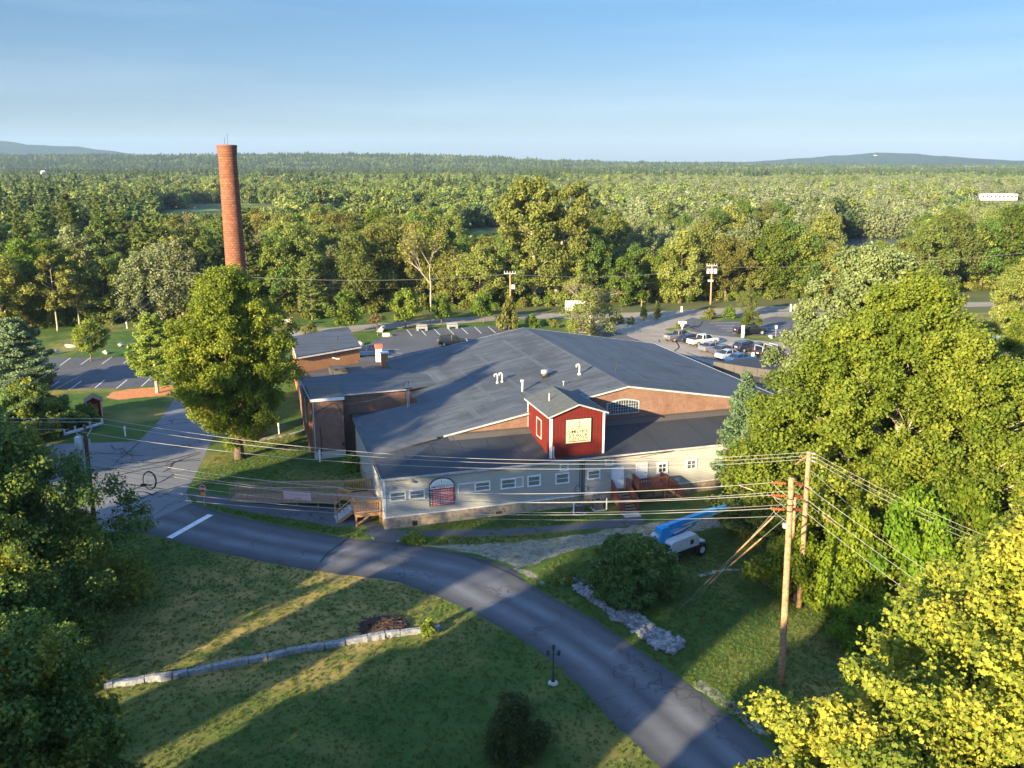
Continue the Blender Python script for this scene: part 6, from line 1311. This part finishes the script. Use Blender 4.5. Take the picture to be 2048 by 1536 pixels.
# ------------------------------------------------------------------ lamp post, signs, posts
q = G(1106, 1368); lp = empty('lamp_post', q, 0, 'black cast iron lamp post with three lanterns beside the driveway', 'lamp post')
MB().tube([(0, 0, -.05), (0, 0, .10), (0, 0, .18)], [.30, .28, .16], 14).build('base', M['concrete'], lp)
MB().tube([(0, 0, .15), (0, 0, .3), (0, 0, .34), (0, 0, .6), (0, 0, .62), (0, 0, 2.0), (0, 0, 2.1)], [.12, .10, .06, .055, .04, .032, .05], 10).build('shaft', M['dark'], lp, True)
mb = MB(); mb.tube([(-.3, 0, 1.92), (-.16, 0, 1.8), (0, 0, 1.86), (.16, 0, 1.8), (.3, 0, 1.92)], .018, 6); mb.build('arms', M['dark'], lp)
for x, z in ((-.3, 1.78), (.3, 1.78), (0, 2.1)):
    mb = MB().tube([(x, 0, z), (x, 0, z+.03), (x, 0, z+.22), (x, 0, z+.24), (x, 0, z+.34)], [.05, .055, .10, .12, .02], 8); ln_ = mb.build('lantern', M['dark'], lp); MB().tube([(x, 0, z+.05), (x, 0, z+.2)], [.065, .10], 8).build('glass', M['glass'], ln_)
q = G(409, 1013); ss = empty('stop_sign', q, R(-22), 'red octagonal STOP sign with yellow plate at the street corner', 'sign')
MB().bar((0, .03, -.1), (0, .03, 1.9), .05).build('post', M['metal'], ss)
oc = [(.36*math.cos(math.pi/8+i*math.pi/4), 1.60+.36*math.sin(math.pi/8+i*math.pi/4)) for i in range(8)]; oc2 = [(.33*math.cos(math.pi/8+i*math.pi/4), 1.60+.33*math.sin(math.pi/8+i*math.pi/4)) for i in range(8)]
wall_poly(oc, -.02, -.005).build('border', M['white'], ss); wall_poly(oc2, -.03, -.021).build('plate', M['red_paint'], ss); text_obj('STOP', 'lettering', .24, M['white'], ss, wall_mx(0, -.035, 1.60), 1, .002, .004)
MB().box(-.24, .24, -.03, -.005, .86, 1.2).build('yellow_plate', M['yellow'], ss)
mb = MB(); mb.bar((-.12, -.035, 1.02), (.12, -.035, 1.06), .05, .004, (0, -1, 0)); mb.bar((-.1, -.035, .95), (.1, -.035, .95), .03, .004, (0, -1, 0)); mb.build('marking', M['dark'], ss)
for (b_, t_, w_, lb, gm) in (((251, 873), (250, 853), .13, 'white utility marker on the grass left of the lane', None), ((558, 868), (558, 846), .09, 'white post on the lawn below the stair tower path', None), ((640, 924), (639, 900), .12, 'white post at the foot of the brick stair tower', None), ((254, 657), (254, 644), .12, 'thin white post on the far left grass', None), ((1363, 624), (1363, 613), .3, 'white post by the far road in front of the woodland', None)):
    q = G(*b_); h = D(*t_, q.y).z; mb = MB(); mb.box(-w_/2, w_/2, -.04, .04, -.1, h*.75); mb.box(-w_/2-.03, w_/2+.03, -.07, .07, h*.75, h); tag(mb.build('marker_post', M['white'], loc=q), lb, 'post')
q = G(1364, 661); e = empty('parking_sign', q, R(10), 'white T shaped sign on the small grass island', 'sign'); mb = MB().bar((0, 0, 0), (0, 0, 1.5), .12); mb.build('post', M['white'], e); MB().box(-.75, .75, -.05, .05, 1.2, 1.6).build('board', M['white'], e); MB().box(-.3, .3, -.05, .05, .75, 1.17).build('board', M['white'], e)
for (b_, t_, lb) in (((1551, 674), (1551, 651), 'blue and white parking sign at the edge of the dark lot'), ((1505, 723), (1505, 705), 'parking sign between the blue sedan and the black pickup with the rack'), ((1571, 722), (1571, 712), 'short white parking sign beside the magenta car')):
    q = G(*b_); h = D(*t_, q.y).z; e = empty('parking_sign', q, 0, lb, 'sign', 'parking signs'); MB().bar((0, .03, 0), (0, .03, h), .07).build('post', M['metal'], e); MB().box(-.2, .2, -.02, 0, h-.55, h).build('plate', mat('sign_plate', (.45, .55, .68)), e)
q = G(1485, 675); e = empty('white_post', q, 0, 'thick white post in front of the young tree on the island', 'post'); MB().box(-.22, .22, -.1, .1, -.1, 2.0).build('board', M['white'], e); MB().box(-.26, .26, -.13, .13, 2.0, 2.08).build('cap', M['trim'], e)
q = G(1627, 0, 0) if False else G(1585, 623); e = empty('gate_posts', q, 0, 'pale wooden posts at the woodland edge behind the dark lot', 'post'); mb = MB(); mb.bar((-.4, 0, 0), (-.4, 0, 1.5), .3); mb.bar((.3, 0, 0), (.3, 0, 1.3), .25); mb.build('post', M['trim'], e)

# ------------------------------------------------------------------ stones
def rock(rng, c, s, flat=.7):
    bm = bmesh.new(); 
    for _ in range(11):
        v = Vector((rng.gauss(0, 1), rng.gauss(0, 1), rng.gauss(0, 1))).normalized(); bm.verts.new((v.x*s[0], v.y*s[1], v.z*s[2]))
    r_ = bmesh.ops.convex_hull(bm, input=bm.verts); bmesh.ops.delete(bm, geom=[g for g in r_['geom_interior'] if isinstance(g, bmesh.types.BMVert)], context='VERTS')
    bm.verts.index_update(); a = rng.random()*6.28; ca, sa = math.cos(a), math.sin(a)
    vs = [(c[0]+v.co.x*ca-v.co.y*sa, c[1]+v.co.x*sa+v.co.y*ca, c[2]+v.co.z) for v in bm.verts]; fs = [tuple(v.index for v in f.verts) for f in bm.faces]; bm.free(); return vs, fs
RZ = lambda *s: [G(680+x/2.926, 1011+y/2.926) for x, y in s]
def inside(p, P_):
    c = False; j = len(P_)-1
    for i in range(len(P_)):
        if (P_[i].y > p[1]) != (P_[j].y > p[1]) and p[0] < (P_[j].x-P_[i].x)*(p[1]-P_[i].y)/(P_[j].y-P_[i].y)+P_[i].x: c = not c
        j = i
    return c
rg = random.Random(21)
RP = RZ((1365, 480), (1400, 455), (1450, 500), (1520, 570), (1590, 625), (1640, 640), (1700, 598), (1760, 660), (1830, 720), (1930, 770), (2010, 800), (2010, 835), (1945, 880), (1850, 845), (1760, 780), (1680, 710), (1600, 675), (1520, 600), (1400, 520))
mb = MB(); x0, x1 = min(p.x for p in RP), max(p.x for p in RP); y0, y1 = min(p.y for p in RP), max(p.y for p in RP); n = 0
while n < 850:
    x, y = rg.uniform(x0, x1), rg.uniform(y0, y1)
    if not inside((x, y), RP): continue
    s = rg.uniform(.08, .22); mb.add(*rock(rg, (x, y, rg.uniform(.05, .25)), (s*1.2, s, s*.7))); n += 1
for k in range(26): q = G(1148+rg.uniform(-10, 60), 1165+rg.uniform(-12, 12)); s = rg.uniform(.07, .14); mb.add(*rock(rg, (q.x, q.y, .05), (s, s, s)))
o = mb.build('riprap', mat('pale_riprap', (.27, .275, .285), (.10, .105, .115), 2.2, .9, .01, 12)); tag(o, 'strip of pale broken rocks running from the large bush beside the driveway', 'rocks', None, 'stuff')
sw = empty('stone_wall', G(500, 1328), 0, 'low curving wall of long pale granite blocks across the lawn', 'stone wall'); o0 = G(500, 1328)
wp = [(205, 1376), (227, 1373), (290, 1364), (345, 1357), (376, 1350), (424, 1340), (497, 1326), (535, 1319), (574, 1309), (613, 1302), (649, 1297), (690, 1289), (735, 1281), (770, 1275), (800, 1271), (849, 1265), (880, 1262)]
for i, (a, b) in enumerate(zip(wp[:-1], wp[1:])):
    a, b = G(*a)-o0, G(*b)-o0; t = (b-a).normalized(); q = Vector((-t.y, t.x, 0)); hw = rg.uniform(.13, .19); h = rg.uniform(.30, .38); g_ = t*.025; nseg = 5
    vs = []
    for k in range(nseg+1):
        p = (a+g_).lerp(b-g_, k/nseg); j = lambda s_: rg.uniform(-s_, s_); w1, w2 = hw+j(.035), hw+j(.05)
        vs += [tuple(p-q*w2+Vector((0, 0, -.1))), tuple(p-q*w2+Vector((0, 0, h-.04+j(.02)))), tuple(p-q*(w2-.05)+Vector((0, 0, h+j(.015)))), tuple(p+q*w1+Vector((0, 0, h+j(.015)))), tuple(p+q*w1+Vector((0, 0, -.1)))]
    fs = [(k*5+m_, (k+1)*5+m_, (k+1)*5+(m_+1) % 5, k*5+(m_+1) % 5) for k in range(nseg) for m_ in range(5)]+[(0, 1, 2, 3, 4), (nseg*5+4, nseg*5+3, nseg*5+2, nseg*5+1, nseg*5)]
    m_ = MB().add(vs, fs); o = m_.build('stone_block', M['granite'], sw)
    bm = bmesh.new(); bm.from_mesh(o.data); bmesh.ops.recalc_face_normals(bm, faces=bm.faces); bm.to_mesh(o.data); bm.free()
for (a, s, lb) in (((362, 1354), (.3, .22, .18), 'rounded field stone leaning on the stone wall'), ((876, 1258), (.28, .2, .2), 'upright stone at the right end of the stone wall'), ((879, 1307), (.09, .07, .06), 'small pale stone alone on the lawn right of the stone wall'), ((745, 1078), (.25, .2, .14), 'white stone where the walkway leaves the driveway'), ((797, 1084), (.22, .18, .12), 'white stone beside the ornamental grass tuft')):
    q = G(*a); vs, fs = rock(rg, (0, 0, s[2]*.5), s); o = MB().add(vs, fs).build('boulder', M['granite'], loc=q); tag(o, lb, 'boulder')
for (a, s, lb) in (((145, 694), (1.5, .6, .5), 'long flat boulder above the west parking lot'), ((113, 708), (.8, .6, .5), 'pale boulder at the left end of the west parking lot'), ((213, 707), (.75, .6, .6), 'rounded white boulder right of the small lot tree'), ((243, 693), (.9, .6, .5), 'brown squared stone on the grass above the west parking lot'),
                   ((720, 690), (1.3, .7, .5), 'flat stone beside the orange brick annex'), ((763, 662), (1.8, .9, .9), 'large tan boulder behind the brownish shrub'), ((778, 672), (1.3, .8, .8), 'tan boulder right of the brownish shrub'), ((1541, 676), (.9, .5, .4), 'tan boulder on the grass island by the black pickup'), ((1618, 637), (1, .6, .5), 'pale rock on the far grass island')):
    q = G(*a); vs, fs = rock(rg, (0, 0, s[2]*.4), s); o = MB().add(vs, fs).build('boulder', mat('tan_stone', (.50, .44, .34), (.38, .33, .26), 1.5, .9, .05, 5), loc=q); tag(o, lb, 'boulder')
for (a, lb) in (((844, 661), 'left stone bench between the round trees'), ((905, 657), 'right stone bench by the north lot')):
    q = G(*a); e = empty('stone_bench', q, R(8), lb, 'bench', 'stone benches by the north lot'); mb = MB(); mb.box(-1.0, 1.0, -.4, .4, .35, .75); mb.build('seat', M['granite'], e, bev=.06)
    for x in (-.75, .75): MB().box(x-.2, x+.2, -.3, .3, -.05, .348).build('support', M['granite'], e)
    MB().box(-.95, .95, .2, .45, .752, 1.0).build('back_stone', M['granite'], e, bev=.05)
q = G(768, 1256); mb = MB(); n = 0
while n < 900:
    a = rg.random()*6.28; r = 1.55*math.sqrt(rg.random()); z = .42*(1-(r/1.6)**2)*rg.uniform(.3, 1.1)+.02; p = Vector((r*math.cos(a), r*math.sin(a)*.85, z)); d = Vector((rg.gauss(0, 1), rg.gauss(0, 1), rg.gauss(0, .22))).normalized()*rg.uniform(.12, .38)
    mb.bar(p-d, p+d, rg.uniform(.012, .03)); n += 1
tag(mb.build('brush_pile', M['brush'], loc=q), 'round pile of dark cut brush behind the stone wall', 'brush pile')

# ------------------------------------------------------------------ boom lift
bl = empty('boom_lift', G(1352, 1112)+Vector((0, .0, 0)), R(36), 'blue and white boom lift parked behind the large dark bush', 'boom lift')
MB().box(-1.5, 1.9, -.55, .55, .45, .85).build('chassis', M['dark'], bl, bev=.04)
for x in (-1.25, 1.55):
    for y in (-.95, .95):
        s_ = 1 if y > 0 else -1; wh = MB().tube([(x, y-.2, .5), (x, y-.17, .5), (x, y+.17, .5), (x, y+.2, .5)], [.42, .5, .5, .42], 20).build('wheel', M['rubber'], bl)
        MB().tube([(x, y+s_*.14, .5), (x, y+s_*.215, .5)], [.27, .24], 14).build('rim', M['lift_white'], wh)
for y0, y1 in ((-1.1, -.36), (.36, 1.1)):
    s_ = 1 if y0 > 0 else -1
    vs = []; prof = [(-1.7, .95), (1.25, .95), (1.25, 1.55), (.85, 1.95), (-1.4, 1.9), (-1.7, 1.75)]
    k = len(prof); vs = [(a, y0, b) for a, b in prof]+[(a, y1, b) for a, b in prof]; fs = [tuple(range(k)), tuple(range(2*k-1, k-1, -1))]+[((i+1) % k, i, i+k, (i+1) % k+k) for i in range(k)]
    hd = MB().add(vs, fs).build('engine_cover' if s_ < 0 else 'tank_cover', M['lift_white'], bl, bev=.06)
    yo = y0 if s_ < 0 else y1
    MB().box(.25, .6, min(yo, yo+s_*.012), max(yo, yo+s_*.012), 1.25, 1.6).build('hatch', M['dark'], hd); MB().box(-1.72, -1.702, y0+.1, y1-.1, 1.45, 1.62).build('louvre', M['dark'], hd)
MB().box(-1.2, 1.3, -.5, .5, .86, 1.1).build('turntable', M['dark'], bl); MB().box(1.3, 2.2, -.8, .8, .85, .98).build('deck_plate', M['lift_white'], bl)
cw = MB().add([(a, y, b) for y in (-.34, .34) for a, b in ((-2.05, .9), (-1.2, .9), (-1.0, 2.2), (-1.15, 2.75), (-1.95, 2.75), (-2.1, 1.6))], [(0, 1, 2, 3, 4, 5), (11, 10, 9, 8, 7, 6)]+[((i+1) % 6, i, i+6, (i+1) % 6+6) for i in range(6)]).build('counterweight_tower', M['blue'], bl, bev=.03)
text_obj('551', 'lettering', .42, M['white'], cw, Matrix.Translation((-2.08, 0, 2.15)) @ Matrix.Rotation(-math.pi/2, 4, 'Z') @ Matrix.Rotation(R(84), 4, 'X'), .9, .006, .012)
bm_ = MB().bar((-1.7, 0, 2.55), (4.1, 0, 2.62), .42, .5).build('main_boom', M['blue'], bl, bev=.02)
MB().bar((4.1, 0, 2.62), (5.2, 0, 2.63), .32, .36).build('inner_boom', M['blue'], bm_, bev=.02)
MB().bar((-.9, -.02, 1.75), (1.9, -.02, 2.25), .26, .3).build('lower_boom', M['blue'], bl, bev=.02)
mb = MB().tube([(-.6, -.26, 2.0), (1.2, -.26, 2.28)], .07, 8); mb.build('lift_cylinder', M['metal'], bl)
mb = MB().tube([(.3, -.27, 2.44), (5.4, -.27, 2.5)], .045, 7); mb.tube([(5.2, -.1, 2.6), (5.75, -.1, 2.6)], .03, 6); mb.build('hydraulic_line', M['metal'], bl)

# ------------------------------------------------------------------ vehicles
def loft(stations, sect):   # stations: (x, halfwidth, z0, z1); sect: list of (fy, fz)
    mb = MB(); k = len(sect); vs = []
    for x, hw, z0, z1 in stations: vs += [(x, hw*fy, z0+(z1-z0)*fz) for fy, fz in sect]
    n = len(stations); fs = [(i*k+j, i*k+(j+1) % k, (i+1)*k+(j+1) % k, (i+1)*k+j) for i in range(n-1) for j in range(k)]
    return mb.add(vs, fs+[tuple(range(k-1, -1, -1)), tuple(range((n-1)*k, n*k))])
SEC = [(.80, 0), (.98, .12), (1, .45), (.97, .8), (.86, 1), (-.86, 1), (-.97, .8), (-1, .45), (-.98, .12), (-.80, 0)]
CAB = [(1, 0), (.97, .5), (.80, 1), (-.80, 1), (-.97, .5), (-1, 0)]
def paint(name, c, metal=.3): return mat(name, c, tuple(x*.9 for x in c), 1, .28, metal=metal, spec=.6, coat=.6)
def vehicle(kind, loc, hd, col, lb, name=None, rack=False):
    e = empty(name or {'sedan': 'parked_car', 'suv': 'parked_suv', 'pickup': 'pickup_truck'}[kind], loc, hd, lb, {'sedan': 'car', 'suv': 'suv', 'pickup': 'pickup truck'}[kind], 'vehicles parked around the lots')
    P_ = paint('car_paint_'+kind, col)
    if kind == 'sedan':
        b = loft([(-2.35, .75, .42, .80), (-2.28, .86, .32, .95), (-1.7, .90, .25, 1.0), (-.9, .91, .22, .98), (1.0, .91, .22, .95), (1.8, .89, .24, .86), (2.2, .82, .30, .74), (2.34, .68, .38, .62)], SEC); r, wx = .33, (-1.4, 1.38)
        g_ = loft([(-1.85, .72, .92, .96), (-1.1, .78, .93, 1.36), (-.3, .80, .93, 1.44), (.35, .79, .93, 1.40), (1.15, .76, .90, .97)], CAB); rf_ = [(-1.05, .60, 1.375), (-.3, .635, 1.455), (.3, .625, 1.42)]
    elif kind == 'suv':
        b = loft([(-2.3, .80, .45, .95), (-2.25, .90, .35, 1.10), (-1.0, .93, .28, 1.10), (1.0, .93, .28, 1.06), (1.9, .91, .30, .98), (2.25, .84, .36, .85), (2.38, .7, .42, .7)], SEC); r, wx = .37, (-1.4, 1.42)
        g_ = loft([(-2.2, .76, 1.05, 1.12), (-1.85, .80, 1.05, 1.58), (-.3, .82, 1.05, 1.68), (.5, .80, 1.05, 1.60), (1.25, .78, 1.02, 1.08)], CAB); rf_ = [(-1.85, .635, 1.60), (-.3, .655, 1.695), (.45, .64, 1.625)]
    else:
        b = loft([(-2.8, .88, .55, 1.15), (-2.75, .92, .48, 1.22), (-.72, .93, .42, 1.22), (-.7, .94, .38, 1.16), (1.4, .94, .38, 1.16), (2.3, .92, .42, 1.10), (2.65, .86, .48, .98), (2.78, .74, .5, .8)], SEC); r, wx = .42, (-1.75, 1.75)
        g_ = loft([(-.72, .78, 1.12, 1.2), (-.66, .80, 1.12, 1.72), (.3, .82, 1.12, 1.80), (.75, .80, 1.12, 1.74), (1.35, .78, 1.1, 1.18)], CAB); rf_ = [(-.68, .64, 1.74), (.3, .655, 1.815), (.75, .64, 1.765)]
    b.build('body', P_, e, bev=.03)
    gl = g_.build('windows', M['car_glass'], e); m2 = MB(); vs = [(x, s_*w_, z) for x, w_, z in rf_ for s_ in (-1, 1)]+[(x, s_*w_, z-.05) for x, w_, z in rf_ for s_ in (-1, 1)]
    n2 = len(rf_); m2.add(vs, [(2*i, 2*i+2, 2*i+3, 2*i+1) for i in range(n2-1)]+[(2*n2+2*i, 2*n2+2*i+1, 2*n2+2*i+3, 2*n2+2*i+2) for i in range(n2-1)]+[(2*i, 2*n2+2*i, 2*n2+2*i+2, 2*i+2) for i in range(n2-1)]+[(2*i+1, 2*i+3, 2*n2+2*i+3, 2*n2+2*i+1) for i in range(n2-1)]+[(0, 1, 2*n2+1, 2*n2), (2*n2-2, 4*n2-2, 4*n2-1, 2*n2-1)])
    bz = .95 if kind == 'sedan' else (1.08 if kind == 'suv' else 1.15)
    for s_ in (-1, 1):
        m2.bar((rf_[0][0], s_*rf_[0][1]*1.03, rf_[0][2]), (rf_[0][0]-(.55 if kind == 'sedan' else .12), s_*.77, bz), .06); m2.bar((rf_[-1][0], s_*rf_[-1][1]*1.03, rf_[-1][2]), (rf_[-1][0]+.75, s_*.77, bz), .05); m2.bar((-.15, s_*.665, rf_[1][2]-.02), (-.2, s_*.82, bz), .07)
    m2.build('roof_panel', P_, e)
    for x in wx:
        for s_ in (-1, 1):
            wh = MB().tube([(x, s_*.70, r), (x, s_*.73, r), (x, s_*.92, r), (x, s_*.95, r)], [r*.9, r, r, r*.88], 18).build('wheel', M['rubber'], e); MB().tube([(x, s_*.94, r), (x, s_*.965, r)], [r*.62, r*.5], 12).build('rim', M['metal'], wh)
    xr = {'sedan': -2.3, 'suv': -2.27, 'pickup': -2.79}[kind]; xf = {'sedan': 2.27, 'suv': 2.33, 'pickup': 2.74}[kind]; zz = {'sedan': .78, 'suv': .95, 'pickup': 1.0}[kind]
    for s_ in (-1, 1):
        MB().box(xr-.03, xr+.25, s_*.74-.09, s_*.74+.09, zz-.05, zz+.07).build('taillight', M['red_paint'], e); MB().box(xf-.2, xf+.03, s_*.6-.12, s_*.6+.12, zz-.16, zz-.04).build('headlight', M['metal'], e)
    MB().box(xr-.04, xr+.02, -.25, .25, zz-.1, zz+.04).build('number_plate', M['white'], e)
    if kind == 'pickup': MB().box(-2.62, -.82, -.72, .72, 1.21, 1.226).build('bed_floor', M['dark'], e)
    if rack:
        mb = MB()
        for x in (-2.6, -.85, .2):
            for s_ in (-1, 1): mb.bar((x, s_*.85, 1.2), (x, s_*.85, 2.05), .07)
            mb.bar((x, -.85, 2.05), (x, .85, 2.05), .07)
        mb.build('ladder_rack', M['trim'], e)
    return e
H36 = R(30)
vehicle('pickup', G(1358, 681), H36, (.16, .17, .19), 'grey pickup at the left end of the parked row')
vehicle('sedan', G(1380, 684), H36, (.02, .03, .07), 'dark navy car between the grey and the white pickups')
vehicle('pickup', G(1406, 690), H36, (.62, .62, .63), 'white pickup in the parked row')
vehicle('sedan', G(1425, 702), H36, (.20, .21, .24), 'grey sedan right of the white pickup')
vehicle('sedan', G(1447, 708), H36, (.09, .10, .12), 'dark grey sedan half hidden behind the silver sedan')
vehicle('sedan', G(1459, 717), H36, (.42, .46, .50), 'silver sedan beside the blue sedan')
vehicle('sedan', G(1480, 725), H36, (.02, .08, .22), 'blue sedan at the near end of the parked row')
vehicle('suv', G(1493, 702), H36, (.012, .02, .07), 'navy hatchback behind the silver sedan')
vehicle('sedan', G(1520, 704), H36, (.02, .02, .025), 'black car behind the black pickup with the rack')
vehicle('pickup', G(1543, 715), R(26), (.02, .018, .017), 'black pickup with a white ladder rack', rack=True)
vehicle('sedan', G(1580, 722), R(28), (.30, .02, .20), 'magenta car partly behind the flat roofed annex')
vehicle('pickup', G(1500, 669), R(12), (.012, .012, .014), 'black pickup parked alone in the dark lot')
vehicle('suv', G(905, 691), R(8), (.012, .015, .02), 'black car parked in the shade behind the mill roof')
vehicle('sedan', G(735, 712), R(15), (.02, .05, .15), 'blue car beside the low chimneys in the north lot')

# ------------------------------------------------------------------ haze
HZ = MB().box(-8800, 8800, -380, 13800, -30, 420)
hz = HZ.build('haze', None); hz['kind'] = 'stuff'; tag(hz, 'thin blue air haze over the whole valley', 'haze')
hm = bpy.data.materials.new('haze_air'); hm.use_nodes = True; hn = hm.node_tree.nodes; hl = hm.node_tree.links
hn.remove(hn['Principled BSDF']); pv = hn.new('ShaderNodeVolumePrincipled'); pv.inputs['Color'].default_value = (.45, .68, 1, 1); pv.inputs['Density'].default_value = .00006; pv.inputs['Anisotropy'].default_value = 0
hl.new(pv.outputs[0], hn['Material Output'].inputs['Volume']); hz.data.materials.clear(); hz.data.materials.append(hm)

# strips of patched membrane on the west roof, each a part of its own
for u0, u1, d0, d1, mm in ((9.6, 10.2, 8, 21.5, 'roof_east'), (15.2, 15.7, 7, 30, 'roof_east'), (12.2, 12.6, 12, 25, 'roof_east'), (19.5, 19.9, 17, 33, 'roof_east')):
    MB().slab([(u0, d0, zW(u0)+.008), (u1, d0, zW(u1)+.008), (u1, d1, zW(u1)+.008), (u0, d1, zW(u0)+.008)], .006).build('roof_strip', M[mm], mill)
for u0, u1, d0, d1 in ((27.5, 28.0, 8, 34), (33.0, 33.4, 8, 32), (36.5, 38.8, 20, 24)):
    MB().slab([(u0, d0, zE(u0)+.008), (u1, d0, zE(u1)+.008), (u1, d1, zE(u1)+.008), (u0, d1, zE(u0)+.008)], .006).build('roof_strip', M['roof_main'], mill)
